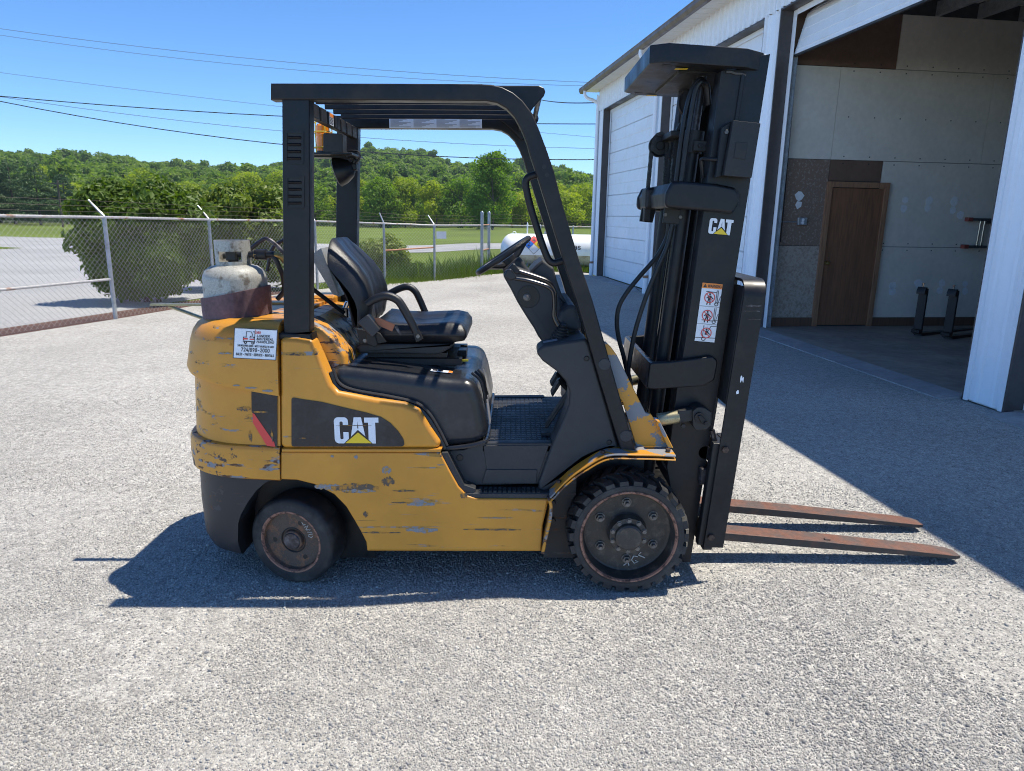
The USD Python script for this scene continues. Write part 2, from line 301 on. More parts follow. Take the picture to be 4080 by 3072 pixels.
pbr('lpg_dirty', (0.50, 0.45, 0.36), 0.6, var=0.3, scale=5, dirt=((0.36, 0.29, 0.20), 0.5, 0.66))
pbr('bark', (0.10, 0.075, 0.055), 0.9, var=0.3, scale=6)
pbr('mulch', (0.13, 0.062, 0.042), 0.95, var=0.4, scale=12, bump=1.0, bscale=40)
pbr('cord_black', (0.02, 0.02, 0.022), 0.5)
pbr('cable', (0.015, 0.016, 0.018), 0.6)
pbr('cable_grey', (0.14, 0.15, 0.17), 0.5)
def ground_mat(name, ramp, scale, cell, bump, big=((0.85), (1.12)), rough=0.9, dist=0.006, bigscale=0.7, grain=(40.0, 0.72, 1.28)):
    n = {'g': ('geometry', {}), 'v': ('voronoi_texture', {'feature': 'f1', 'scale': scale, 'randomness': 1.0}), 'r': ('rgb_ramp', {'ramp': ramp}), 's': ('separate_color', {}),
         'nb': ('noise_texture', {'scale': bigscale, 'detail': 6.0, 'roughness': 0.6}), 'mb': ('map_range', {'from_min': 0.3, 'from_max': 0.7, 'to_min': big[0], 'to_max': big[1]}),
         'm': ('mix_color', {'blend_type': 'multiply', 'fac': 1.0}), 'nk': ('noise_texture', {'scale': grain[0], 'detail': 9.0, 'roughness': 0.88}), 'mk': ('map_range', {'from_min': 0.38, 'from_max': 0.62, 'to_min': grain[1], 'to_max': grain[2]}), 'mm': ('mix_color', {'blend_type': 'multiply', 'fac': 1.0, 'use_clamp': False}), 'ns': ('noise_texture', {'scale': scale * 0.5, 'detail': 4.0}), 'ad': ('math', {'math_type': 'multiply_add', 'value2': -1.0, 'value3': 0.0}),
         'a2': ('math', {'math_type': 'add'}), 'b': ('bump', {'strength': bump, 'distance': dist}), 'p': ('principled_bsdf', {'roughness': rough, 'specular_ior_level': 0.25})}
    l = [('g.position', 'v.vector'), ('v.color', 's.color'), ('s.r', 'r.fac'), ('g.position', 'nb.vector'), ('nb.fac', 'mb.value'), ('r.color', 'm.a'), ('mb.result', 'm.b'), ('m.result', 'mm.a'), ('g.position', 'nk.vector'), ('nk.fac', 'mk.value'), ('mk.result', 'mm.b'), ('mm.result', 'p.base_color'),
         ('g.position', 'ns.vector'), ('v.distance', 'ad.value1'), ('ad.value', 'a2.value1'), ('ns.fac', 'a2.value2'), ('a2.value', 'b.height'), ('b.normal', 'p.normal')]
    MAT[name] = usdkit.material(stage, '/World/Looks/' + name, n, l, surface='p.BSDF')
GR = [(0, (0.19, 0.185, 0.18)), (0.12, (0.29, 0.282, 0.27)), (0.5, (0.36, 0.348, 0.325)), (0.85, (0.44, 0.425, 0.39)), (1, (0.53, 0.51, 0.465))]; GR = [(0.0 + p, (0.98 * c[0], 0.97 * c[1], 0.955 * c[2])) for p, c in GR]; GR2 = [(p, tuple(0.99 * v for v in c)) for p, c in GR]
ground_mat('gravel', GR2, 130.0, None, 0.9, big=(0.84, 1.14), dist=0.004, bigscale=0.5, grain=(17.0, 0.70, 1.28))
ground_mat('pavement', [(0, (0.24, 0.24, 0.24)), (1, (0.38, 0.375, 0.365))], 60.0, None, 0.3, bigscale=0.25)
ground_mat('lawn', [(0, (0.085, 0.135, 0.014)), (0.5, (0.125, 0.185, 0.020)), (1, (0.185, 0.21, 0.035))], 22.0, None, 1.0, big=(0.75, 1.25), dist=0.05, bigscale=0.12)
ground_mat('forest_floor', [(0, (0.02, 0.03, 0.008)), (1, (0.04, 0.055, 0.015))], 1.0, None, 0.5)
def stone_mat():
    MAT['stone'] = usdkit.material(stage, '/World/Looks/stone', {'o': ('object_info', {}), 'r': ('rgb_ramp', {'ramp': GR}), 'g': ('geometry', {}), 'n': ('noise_texture', {'scale': 160.0, 'detail': 3.0}),
        'mb': ('map_range', {'from_min': 0.3, 'from_max': 0.7, 'to_min': 0.8, 'to_max': 1.2}), 'm': ('mix_color', {'blend_type': 'multiply', 'fac': 1.0}),
        'nb': ('noise_texture', {'scale': 0.7, 'detail': 6.0, 'roughness': 0.6}), 'mc': ('map_range', {'from_min': 0.3, 'from_max': 0.7, 'to_min': 0.82, 'to_max': 1.16}), 'm2': ('mix_color', {'blend_type': 'multiply', 'fac': 1.0}),
        'p': ('principled_bsdf', {'roughness': 0.85, 'specular_ior_level': 0.3})},
        [('o.random', 'r.fac'), ('g.position', 'n.vector'), ('n.fac', 'mb.value'), ('r.color', 'm.a'), ('mb.result', 'm.b'), ('g.position', 'nb.vector'), ('nb.fac', 'mc.value'), ('m.result', 'm2.a'), ('mc.result', 'm2.b'), ('m2.result', 'p.base_color')], surface='p.BSDF')
stone_mat()
def leaf_mat(name, a, b, rough=0.5, trans=0.35, islands=True):
    n = {'o': ('object_info', {}), 'g': ('geometry', {}), 'mm': ('math', {'math_type': 'multiply_add', 'value2': 0.55, 'value3': 0.0}), 'ml': ('math', {'math_type': 'multiply_add', 'value2': 0.45, 'value3': 0.0}), 'ad': ('math', {'math_type': 'add'}),
         'r': ('rgb_ramp', {'ramp': [(0.05, a), (0.95, b)]}), 'p': ('principled_bsdf', {'roughness': rough, 'specular_ior_level': 0.3}), 't': ('translucent_bsdf', {}), 'hs': ('hsv', {'saturation': 1.15, 'value': 1.5}), 'mx': ('mix_closure', {'fac': trans})}
    l = [('o.random', 'mm.value1'), ('g.random_per_island', 'ml.value1'), ('mm.value', 'ad.value1'), ('ml.value', 'ad.value2'), ('ad.value', 'r.fac'), ('r.color', 'p.base_color'), ('r.color', 'hs.color'), ('hs.color', 't.color'), ('p.BSDF', 'mx.closure1'), ('t.BSDF', 'mx.closure2')]
    MAT[name] = usdkit.material(stage, '/World/Looks/' + name, n, l, surface='mx.closure')
leaf_mat('leaf_hill', (0.120, 0.195, 0.034), (0.240, 0.320, 0.058), trans=0.5)
leaf_mat('leaf_bright', (0.240, 0.310, 0.028), (0.380, 0.430, 0.040), trans=0.5)
leaf_mat('leaf_mid', (0.115, 0.205, 0.026), (0.215, 0.300, 0.040), trans=0.5)
leaf_mat('leaf_dull', (0.105, 0.135, 0.055), (0.180, 0.205, 0.085))
leaf_mat('leaf_bush', (0.095, 0.150, 0.022), (0.340, 0.390, 0.085), trans=0.35)
leaf_mat('leaf_pine', (0.055, 0.105, 0.038), (0.115, 0.165, 0.062), trans=0.2)
leaf_mat('grass_blade', (0.100, 0.180, 0.020), (0.28, 0.29, 0.08), trans=0.3)

TR = {"cw_arch": [[-0.988,0.51],[-1.021,0.506],[-1.048,0.499],[-1.097,0.459],[-1.14,0.403],[-1.175,0.346],[-1.192,0.303],[-1.202,0.225],[-1.199,0.145],[-1.329,0.188]],"cw_black": [[-1.077,0.902],[-0.977,0.887],[-0.994,0.659],[-1.001,0.679],[-1.077,0.807],[-1.083,0.813]],"cw_red": [[-1.083,0.807],[-1.085,0.766],[-1.034,0.663],[-0.998,0.659],[-1.001,0.677],[-1.076,0.805]],"sign": [[-1.14,1.047],[-0.963,1.038],[-0.948,1.167],[-1.123,1.174]],"panel": [[-0.942,1.133],[-0.874,1.132],[-0.81,1.122],[-0.784,1.055],[-0.741,0.933],[-0.715,0.903],[-0.562,0.874],[-0.436,0.856],[-0.378,0.828],[-0.332,0.747],[-0.28,0.665],[-0.288,0.655],[-0.974,0.652]],"panel_decal": [[-0.91,0.882],[-0.871,0.874],[-0.783,0.861],[-0.69,0.837],[-0.601,0.816],[-0.539,0.797],[-0.498,0.769],[-0.468,0.734],[-0.448,0.701],[-0.444,0.676],[-0.451,0.666],[-0.925,0.664]],"skirt": [[-0.974,0.639],[-0.3,0.64],[-0.287,0.623],[-0.249,0.544],[-0.217,0.482],[-0.18,0.441],[-0.143,0.428],[0.174,0.428],[0.161,0.362],[0.149,0.303],[0.145,0.18],[-0.626,0.178],[-0.628,0.22],[-0.649,0.27],[-0.673,0.32],[-0.709,0.39],[-0.758,0.446],[-0.84,0.491],[-0.917,0.511],[-0.984,0.513]],"hood": [[-0.769,1.01],[-0.682,0.996],[-0.513,0.978],[-0.328,0.954],[-0.248,0.944],[-0.179,0.941],[-0.142,0.919],[-0.121,0.859],[-0.1,0.759],[-0.09,0.702],[-0.101,0.68],[-0.133,0.662],[-0.253,0.645],[-0.281,0.636],[-0.311,0.718],[-0.342,0.78],[-0.395,0.825],[-0.432,0.844],[-0.592,0.868],[-0.677,0.89],[-0.729,0.912],[-0.754,0.945],[-0.76,0.972]],"hoodlip": [[-0.75,0.981],[-0.729,0.921],[-0.668,0.889],[-0.51,0.86],[-0.405,0.833],[-0.353,0.789],[-0.312,0.72],[-0.277,0.644],[-0.099,0.69]],"foot": [[-0.953,1.147],[-0.936,1.149],[-0.825,1.14],[-0.817,1.15],[-0.812,1.115],[-0.828,1.108],[-0.863,1.111],[-0.955,1.124]],"vent1": [[-0.872,1.941],[-0.798,1.941],[-0.806,1.817],[-0.881,1.817]],"vent2": [[-0.881,1.773],[-0.807,1.773],[-0.816,1.648],[-0.89,1.648]],"rail_out": [[-0.913,2.112],[-0.529,2.112],[-0.112,2.111],[-0.07,2.109],[-0.028,2.1],[0.013,2.081],[0.05,2.052],[0.087,2.007],[0.114,1.948],[0.141,1.882],[0.175,1.791],[0.215,1.651],[0.205,1.686],[0.285,1.445],[0.342,1.283],[0.438,0.984],[0.542,0.647]],"rail_in": [[0.479,0.647],[0.379,0.948],[0.275,1.283],[0.22,1.433],[0.125,1.724],[0.111,1.76],[0.083,1.842],[0.067,1.897],[0.045,1.948],[0.019,1.992],[-0.013,2.024],[-0.049,2.043],[-0.091,2.05],[-0.531,2.052],[-0.77,2.052]],"legcaps": [[0.398,1.02],[0.5,0.707],[0.136,1.809],[0.148,1.778]],"header": [[-0.014,2.119],[0.116,2.119],[0.135,2.111],[0.141,2.096],[0.135,2.081],[0.095,2.04]],"beacon": [[-0.904,2.032],[-0.847,2.032],[-0.852,1.936],[-0.91,1.935]],"bbox": [[-0.851,1.987],[-0.761,1.984],[-0.766,1.897],[-0.856,1.902]],"handle": [[0.112,1.783],[0.082,1.774],[0.067,1.761],[0.066,1.737],[0.083,1.663],[0.125,1.534],[0.152,1.464],[0.167,1.441],[0.186,1.434],[0.219,1.443]],"arm_near": [[-0.623,1.244],[-0.589,1.266],[-0.549,1.28],[-0.517,1.278],[-0.486,1.261],[-0.464,1.229],[-0.441,1.186],[-0.423,1.15],[-0.41,1.118]],"armbr": [[-0.424,1.119],[-0.396,1.135],[-0.379,1.095],[-0.391,1.087],[-0.411,1.081]],"arm_far": [[-0.624,1.231],[-0.565,1.259],[-0.522,1.265],[-0.49,1.243],[-0.468,1.201],[-0.441,1.135]],"bracket": [[-0.678,1.136],[-0.573,1.116],[-0.546,1.076],[-0.603,1.063],[-0.667,1.071]],"buckle": [[-0.658,1.171],[-0.613,1.206],[-0.56,1.14],[-0.597,1.105]],"belt": [[-0.592,1.188],[-0.568,1.188],[-0.5,1.158],[-0.514,1.127],[-0.577,1.155]],"column": [[-0.026,1.35],[0.005,1.297],[0.034,1.24],[0.073,1.177],[0.112,1.118],[0.132,1.079],[0.162,1.042],[0.221,1.04],[0.268,1.104],[0.257,1.202],[0.217,1.279],[0.168,1.346],[0.091,1.374],[0.024,1.402],[-0.034,1.374]],"binnacle": [[0.091,1.372],[0.12,1.405],[0.149,1.427],[0.2,1.391],[0.217,1.334],[0.238,1.276],[0.268,1.227],[0.22,1.183],[0.17,1.276],[0.121,1.333]],"dome": [[0.214,1.177],[0.228,1.211],[0.261,1.237],[0.291,1.239],[0.324,1.14],[0.311,1.115],[0.22,1.134]],"swheel": [[-0.159,1.356],[0.095,1.527],[-0.031,1.437]],"knob1": [[-0.027,1.369],[-0.012,1.4],[0.006,1.404],[0.019,1.387],[0.035,1.365],[0.006,1.353]],"lever1": [[0.024,1.362],[0.077,1.354],[0.135,1.338],[0.167,1.325],[0.187,1.303],[0.192,1.249],[0.191,1.2],[0.21,1.159]],"knob2": [[-0.01,1.4],[0.019,1.427],[0.033,1.404],[0.046,1.391],[0.042,1.373],[0.006,1.382]],"lever2": [[0.042,1.387],[0.114,1.364],[0.169,1.342],[0.197,1.31],[0.203,1.269],[0.204,1.196],[0.223,1.154]],"cowl": [[0.117,1.058],[0.12,1.077],[0.142,1.094],[0.211,1.108],[0.322,1.125],[0.335,1.1],[0.481,0.641],[0.437,0.641],[0.397,0.628],[0.353,0.608],[0.309,0.584],[0.334,0.572],[0.276,0.525],[0.211,0.474],[0.158,0.439],[0.131,0.451],[0.13,0.489],[0.135,0.494],[0.189,0.667],[0.213,0.724],[0.238,0.788],[0.256,0.842],[0.257,0.896],[0.242,0.937],[0.204,0.981],[0.139,1.029]],"sidepanel": [[-0.265,0.624],[-0.2,0.627],[-0.117,0.659],[0.193,0.66],[0.135,0.487],[0.133,0.469],[-0.202,0.462],[-0.229,0.514],[-0.26,0.596]],"steptrim": [[-0.293,0.635],[-0.263,0.635],[-0.229,0.562],[-0.193,0.487],[-0.144,0.47],[-0.144,0.418],[-0.182,0.435],[-0.225,0.481],[-0.272,0.579]],"pedal1": [[0.195,0.833],[0.224,0.884],[0.239,0.871],[0.205,0.823]],"pedal2": [[0.193,0.815],[0.228,0.879],[0.238,0.864],[0.201,0.803]],"fender_top": [[0.175,0.449],[0.223,0.505],[0.269,0.55],[0.325,0.591],[0.388,0.631],[0.444,0.646],[0.536,0.649],[0.668,0.645],[0.707,0.65]],"fender_bot": [[0.706,0.637],[0.652,0.621],[0.549,0.626],[0.48,0.625],[0.423,0.61],[0.366,0.57],[0.31,0.53],[0.253,0.484],[0.204,0.443],[0.187,0.402],[0.188,0.346],[0.168,0.282],[0.152,0.179]],"gusset": [[0.4,1.118],[0.413,1.099],[0.432,1.081],[0.457,1.048],[0.567,0.84],[0.591,0.794],[0.615,0.789],[0.644,0.746],[0.7,0.64],[0.563,0.622],[0.489,0.844],[0.45,0.952]],"hub": [[0.437,0.258],[0.601,0.258]],"rail": [[0.841,2.186],[0.931,2.19],[0.955,2.228],[1.007,2.247],[1.033,2.247],[1.016,2.035],[0.993,1.751],[0.982,1.686],[0.948,1.291],[0.926,1.024],[0.914,0.896],[0.889,0.548],[0.852,0.043],[0.82,0.043],[0.716,0.514],[0.727,0.701],[0.741,0.876],[0.765,1.093],[0.786,1.38],[0.809,1.643],[0.822,1.928]],"sheave": [[0.72,1.939],[0.678,1.939],[0.722,1.889]],"clevis": [[0.632,1.753],[0.713,1.745],[0.707,1.655],[0.683,1.592],[0.623,1.597],[0.631,1.665]],"hose1": [[0.788,2.172],[0.757,2.137],[0.734,2.049],[0.722,1.937],[0.71,1.768]],"hose2": [[0.787,2.159],[0.765,2.129],[0.752,2.046],[0.74,1.935],[0.726,1.762]],"hoseA": [[0.711,1.589],[0.705,1.528],[0.67,1.453],[0.634,1.406],[0.593,1.358],[0.538,1.286],[0.502,1.217],[0.495,1.144],[0.507,1.069],[0.53,0.994],[0.55,0.918]],"hoseB": [[0.713,1.585],[0.695,1.495],[0.658,1.398],[0.621,1.301],[0.588,1.192],[0.564,1.086],[0.546,0.94]],"boxpan": [[0.9,1.909],[0.947,1.907],[0.941,1.842],[0.895,1.849]],"plateU": [[0.673,1.662],[0.762,1.646],[0.759,1.585],[0.667,1.594]],"tilt_br": [[0.792,0.802],[0.812,0.821],[0.841,0.821],[0.878,0.797],[0.879,0.741],[0.86,0.719],[0.812,0.716],[0.799,0.735]],"warn": [[0.805,1.096],[0.891,1.089],[0.908,1.343],[0.823,1.347]],"cat2": [[0.832,1.552],[0.931,1.544],[0.947,1.609],[0.837,1.618]],"coupler": [[-1.207,1.458],[-1.178,1.46],[-1.149,1.463],[-1.095,1.465],[-1.062,1.463],[-1.035,1.434]]}
TR = {k: [tuple(p) for p in v] for k, v in TR.items()}
SCR = [(-0.839, -0.718, 0.462, 0.5, 'scrape_grey'), (-0.77, -0.562, 0.448, 0.503, 'scrape_dark'), (-0.721, -0.574, 0.451, 0.474, 'scrape_grey'), (-0.547, -0.505, 0.537, 0.58, 'scrape_grey'), (-0.549, -0.492, 0.48, 0.535, 'scrape_dark'), (-0.504, -0.402, 0.458, 0.47, 'scrape_dark'), (-0.444, -0.321, 0.389, 0.413, 'scrape_grey'), (-0.451, -0.31, 0.264, 0.298, 'scrape_grey'), (-0.21, -0.179, 0.424, 0.464, 'scrape_dark'), (-0.662, -0.645, 0.604, 0.63, 'scrape_grey'), (-0.763, -0.748, 0.612, 0.627, 'scrape_grey'), (-0.635, -0.613, 0.338, 0.37, 'scrape_dark'), (-0.307, -0.275, 0.579, 0.587, 'scrape_grey'), (-0.512, -0.435, 0.405, 0.414, 'scrape_dark'), (-0.135, 0.02, 0.337, 0.343, 'scrape_grey'), (-0.648, -0.473, 0.263, 0.274, 'scrape_dark'), (-0.199, 0.053, 0.278, 0.291, 'scrape_dark')]
WIRES = [((-26.97, 40.0, 10.72), (3.62, 40.0, 8.59), 0.35, 0.012, 'cable_grey', 'topmost thin power line across the blue sky'), ((-27.02, 40.0, 10.41), (3.63, 40.0, 8.41), 0.45, 0.011, 'cable_grey', 'thin power line just under the topmost one'), ((-27.3, 40.0, 8.59), (4.3, 40.0, 5.84), 0.18, 0.01, 'cable_grey', 'faint lone power line midway between the upper pair and the heavy cables'), ((-27.47, 40.0, 7.42), (4.32, 40.0, 6.52), 0.35, 0.024, 'cable', 'heavy twisted cable that meets the rear guard post well above the beacon'), ((-27.48, 40.0, 7.39), (4.33, 40.0, 5.27), 0.5, 0.013, 'cable_grey', 'thin power line that passes just above the lowest heavy cable'), ((-27.51, 40.0, 7.16), (4.35, 40.0, 4.7), 0.8, 0.024, 'cable', 'lowest heavy power cable, just above the hill tops')]
# ------------------------------------------------------------------ terrain
P0 = np.array([3.695, 10.442]); BU = np.array([-0.1356, 0.9908]); BN = np.array([0.9908, 0.1356])
def sstep(t): t = np.clip(t, 0, 1); return t * t * (3 - 2 * t)
def terrain(x, y):
    x, y = np.asarray(x, float), np.asarray(y, float)
    d = -((x - P0[0]) * BN[0] + (y - P0[1]) * BN[1])
    z = -0.0135 * np.clip(1.2 - x, 0, 9) - 0.0095 * np.clip(y - 6, 0, 18) * sstep((d - 1) / 4)
    a = np.arctan2(x, np.maximum(y, 1)); r = np.hypot(x, y)
    ridge = np.interp(a, [-1.2, -0.62, -0.5, -0.42, -0.32, -0.19, -0.13, -0.07, 0.0, 0.03, 0.12, 0.4], [13, 13.5, 14.5, 12, 13, 24, 22.5, 16, 18.5, 17.5, 11, 9])
    return z + ridge * sstep((r - 125) / 270) - 30 * sstep((r - 430) / 400)
def sheet(xs, ys, dz, keep=None, bump=0.0):
    X, Y = np.meshgrid(xs, ys); Z = terrain(X, Y) + dz
    if bump: Z = Z + bump * (meshkit.fbm(np.stack([X * 0.6, Y * 0.6, 0 * X], -1), 3, 5) - 0.5)
    n, m = len(xs), len(ys); V = np.stack([X, Y, Z], -1).reshape(-1, 3)
    i, j = np.meshgrid(np.arange(n - 1), np.arange(m - 1)); a = (j * n + i).ravel()
    F = np.stack([a, a + 1, a + n + 1, a + n], 1)
    if keep is not None:
        c = V[F].mean(1); F = F[keep(c[:, 0], c[:, 1])]
    F = np.vstack([F[:, [0, 1, 2]], F[:, [0, 2, 3]]]); u, inv = np.unique(F, return_inverse=True)
    return V[u], inv.reshape(-1, 3)
def poly_sheet(pts, dz, step=1.0):   # triangulated outline draped on the terrain
    g = Polygon(pts).buffer(0); v, f = trimesh.creation.triangulate_polygon(g.segmentize(step), engine='earcut')
    m = trimesh.Trimesh(np.c_[v, np.zeros(len(v))], f, process=False)
    v, f = trimesh.remesh.subdivide_to_size(m.vertices, m.faces, step * 1.5)
    return np.c_[v[:, :2], terrain(v[:, 0], v[:, 1]) + dz], f
gx = np.unique(np.r_[np.arange(-14, 10, 0.5), np.geomspace(10, 320, 26), -np.geomspace(14, 560, 34)])
gy = np.unique(np.r_[-np.geomspace(4, 60, 8), np.arange(-4, 30, 0.5), np.geomspace(30, 900, 50)])
P(None, 'lawn', sheet(gx, gy, -0.035, keep=lambda x, y: np.hypot(x, y) < 124), 'lawn', smooth=True, label='green mown lawn beyond the fence up to the trees', cat='lawn', kind='structure')
P(None, 'hills', sheet(gx, gy, -0.036, keep=lambda x, y: np.hypot(x, y) >= 120), 'forest_floor', smooth=True, label='wooded hills along the skyline', cat='hills', kind='structure')
# fence line (ground points), measured in the place
FL = [(-8.05, 6.9), (-6.63, 11.7), (-6.06, 14.34), (-4.77, 17.27), (-3.49, 19.3), (-2.236, 20.13), (-0.97, 21.5)]
yard = [(-30, -25), (-30, -4), (-8.6, 5.6)] + FL[1:] + [(1.0, 22.2), (2.3, 22.4), (2.35, 20.75)] + [tuple(P0 + BU * t) for t in (10.38, -12, -30)]
yard = [(-11.5, -14), (-8.35, 5.8)] + FL[1:] + [(1.0, 22.0), (2.24, 21.5)] + [tuple(P0 + BU * t - BN * 0.0) for t in (10.4, 0.0, -9.4, -24)]
YP = Polygon(yard)
P(None, 'gravel_yard', poly_sheet(yard, 0.0, 0.6), 'gravel', smooth=True, label='pale grey gravel yard round the forklift', cat='gravel', kind='structure')
lot = [(-60, -20), (-12.5, -14), (-9.1, 5.7), (-7.2, 11.8), (-7.0, 14.5), (-6.2, 17.5), (-5.2, 19.8), (-6.5, 24), (-9, 33), (-6, 37.3), (3, 38.6), (40, 42), (40, 49.5), (3, 46.5), (-6, 46.8), (-31, 50), (-90, 62), (-90, 20)]
P(None, 'road', poly_sheet(lot, -0.02, 1.5), 'pavement', smooth=True, label='pale asphalt drive and parking area behind the fence', cat='road', kind='structure')
P(None, 'grass_island', poly_sheet([(-40, 34.5), (-26.6, 36.9), (-24.6, 36.0), (-25.2, 33.8), (-40, 29)], -0.006, 1.0), 'lawn', smooth=True, label='small tongue of grass in the asphalt', cat='lawn', kind='structure')
P(None, 'mulch_bed', poly_sheet([(-9.0, 6.0), (-8.35, 5.8), (-8.05, 6.9)] + FL[1:4] + [(-5.3, 17.6), (-6.8, 14.5), (-7.55, 11.6), (-8.8, 7.0)], -0.012, 0.5), 'mulch', smooth=True, label='brown mulch strip along the foot of the fence', cat='mulch', kind='structure')

# ------------------------------------------------------------------ gravel stones lying on the yard near the camera
def scatter(name, protos, mat, pos, rot, sc, label, cat_, kind='stuff'):
    pi = UsdGeom.PointInstancer.Define(stage, numbered('/World', name)); path = str(pi.GetPath()); rel = pi.CreatePrototypesRel()
    for k, m in enumerate(protos):
        q = usdkit.mesh(stage, f'{path}/{"stone" if "gravel" in name else "tree"}_{k + 1:03d}', m, MAT[mat], smooth=False if 'gravel' not in name else 50); rel.AddTarget(q.GetPath())
    n = len(pos); pi.CreateProtoIndicesAttr(Vt.IntArray.FromNumpy(NR.integers(0, len(protos), n).astype(np.int32)))
    pi.CreatePositionsAttr(Vt.Vec3fArray.FromNumpy(np.asarray(pos, np.float32)))
    if rot == 'any':
        q = NR.normal(size=(n, 4)); q /= np.linalg.norm(q, axis=1, keepdims=True)
    else:
        a = NR.uniform(0, 2 * np.pi, n); q = np.stack([np.cos(a / 2), 0 * a, 0 * a, np.sin(a / 2)], 1)
    pi.CreateOrientationsAttr(Vt.QuathArray([Gf.Quath(*map(float, r)) for r in q]))
    pi.CreateScalesAttr(Vt.Vec3fArray.FromNumpy(np.asarray(sc, np.float32)))
    return tag(pi.GetPrim(), label, cat_, None, kind)
def stone():
    m = trimesh.creation.icosphere(1); v = np.array(m.vertices); 
    for _ in range(7):
        d = NR.normal(size=3); d /= np.linalg.norm(d); h = NR.uniform(0.55, 0.85); s = v @ d; v = v - np.clip(s - h, 0, None)[:, None] * d
    return v * NR.uniform(0.75, 1.15, 3), np.asarray(m.faces)
NST = 300000
yy = 0.75 + (NR.uniform(0, 1, NST * 3) ** 1.45) * 6.0; xx = NR.uniform(-1, 1, NST * 3) * (0.86 * yy + 0.35)
dens = np.clip(1.25 - yy / 6.5, 0.04, 1) * (0.25 + 0.75 * sstep((meshkit.fbm(np.stack([xx * 1.1, yy * 1.6, 0 * xx], -1), 3, 9) - 0.36) / 0.16))
ok = (NR.uniform(0, 1, NST * 3) < dens) & shapely.contains_xy(YP, xx, yy); xx, yy = xx[ok][:NST], yy[ok][:NST]
rs = 0.0032 * np.exp(NR.normal(0, 0.34, len(xx))); rs = np.clip(rs, 0.0018, 0.0095)
scatter('loose_gravel', [stone() for _ in range(6)], 'stone', np.c_[xx, yy, terrain(xx, yy) + rs * 0.15], 'any', np.repeat(rs[:, None], 3, 1), 'loose grey stones covering the yard in the foreground', 'gravel')

# ------------------------------------------------------------------ the building (local frame: x along the front, y outwards, z up)
BB = [[BU[0], BU[1], 0], [-BN[0], -BN[1], 0], [0, 0, 1]]
bld = thing('warehouse', 'long white metal workshop with roll-up doors and brown trim', 'building', (P0[0], P0[1], 0), BB)
def kbx(t0, t1, k0, k1, z0, z1, b=0.0): return bx(t0, t1, -k1, -k0, z0, z1, b)
def ribbed(t0, t1, z0, z1, k=0.0, pitch=0.19, depth=0.038):
    ts, ks = [t0], [0.0]; n = max(1, round((t1 - t0) / pitch)); w = (t1 - t0) / n
    for i in range(n):
        c = t0 + (i + 0.5) * w
        ts += [c - 0.034, c - 0.016, c + 0.016, c + 0.034]; ks += [0, depth, depth, 0]
    ts.append(t1); ks.append(0)
    m = len(ts); V = np.array([(t, kk - k, z) for z in (z0, z1) for t, kk in zip(ts, ks)]); i = np.arange(m - 1)
    return cat((V, np.stack([i + 1, i, i + m, i + m + 1], 1)[:, ::-1][:, [1, 0, 3, 2]]), kbx(t0, t1, k + 0.004, k + 0.03, z0, z1))
TOPZ, HEADZ = 5.03, 4.47
PIERS = [(9.86, 10.4), (5.10, 5.60), (0.30, 0.76), (-4.5, -4.05), (-9.4, -8.85)]
DOORS = [(5.60, 9.86), (0.76, 5.10), (-4.05, 0.30), (-8.85, -4.5)]
t = -9.4
while t < 10.39:
    t2 = min(t + 0.99, 10.4); P(bld, 'wall_panel', ribbed(t + 0.003, t2 - 0.003, HEADZ, TOPZ), 'white_siding', smooth=False); t = t2
for a, b in PIERS:
    P(bld, 'pier_panel', ribbed(a + 0.035, b - 0.035, 0.02, HEADZ - 0.004, pitch=0.22, depth=0.014), 'white_siding', smooth=False)
    P(bld, 'pier_core', kbx(a + 0.02, b - 0.02, 0.03, 0.19, 0.0, HEADZ - 0.01), 'white_siding', smooth=False)
    for q, e in ((a, 1), (b, -1)):
        P(bld, 'corner_trim', kbx(q + 0.001 * e, q + 0.045 * e, -0.022, 0.002, 0.01, HEADZ + 0.02), 'white_trim', smooth=False)
        P(bld, 'trim_flute', cat(*[kbx(q + (0.010 + 0.012 * i) * e, q + (0.015 + 0.012 * i) * e, -0.026, -0.022, 0.02, HEADZ) for i in range(3)]), 'white_trim', smooth=False)
for a, b in DOORS:
    for q, e in ((a, 1), (b, -1)):
        P(bld, 'door_jamb', kbx(q - 0.002 * e, q + 0.022 * e, -0.016, 0.185, 0.0, HEADZ), 'brown_trim', smooth=False)
        P(bld, 'track_angle', kbx(q + 0.024 * e, q + 0.115 * e, 0.165, 0.172, 0.02, HEADZ - 0.03), 'white_trim', smooth=False)
        P(bld, 'track_bolt', cat(*[xf(lathe([(0, 0.008), (0.009, 0.006), (0.010, 0)], 6, 'y'), None, (q + 0.07 * e, -0.165, z)) for z in np.arange(0.2, HEADZ - 0.1, 0.31)]), 'steel_dark', smooth=False)
    P(bld, 'door_head', kbx(a + 0.02, b - 0.02, -0.016, 0.185, HEADZ - 0.024, HEADZ - 0.002), 'brown_trim', smooth=False)
    P(bld, 'head_angle', kbx(a + 0.12, b - 0.12, 0.165, 0.172, HEADZ - 0.10, HEADZ - 0.026), 'white_trim', smooth=False)
    P(bld, 'head_core', kbx(a, b, 0.04, 0.16, HEADZ, TOPZ), 'white_siding', smooth=False)
def door_section(t0, t1, z0, z1, k=0.19):
    h = z1 - z0
    prof = [(0, 0.003), (0, h * 0.47), (0.011, h * 0.48), (0.011, h * 0.50), (0, h * 0.515), (0, h - 0.02), (0.012, h - 0.012), (0.012, h - 0.003)]
    V = np.array([(t, -(k + kk), z0 + zz) for t in (t0, t1) for kk, zz in prof]); m = len(prof); i = np.arange(m - 1)
    return cat((V, np.stack([i, i + m, i + m + 1, i + 1], 1)), kbx(t0, t1, k + 0.014, k + 0.045, z0 + 0.003, z1 - 0.003))
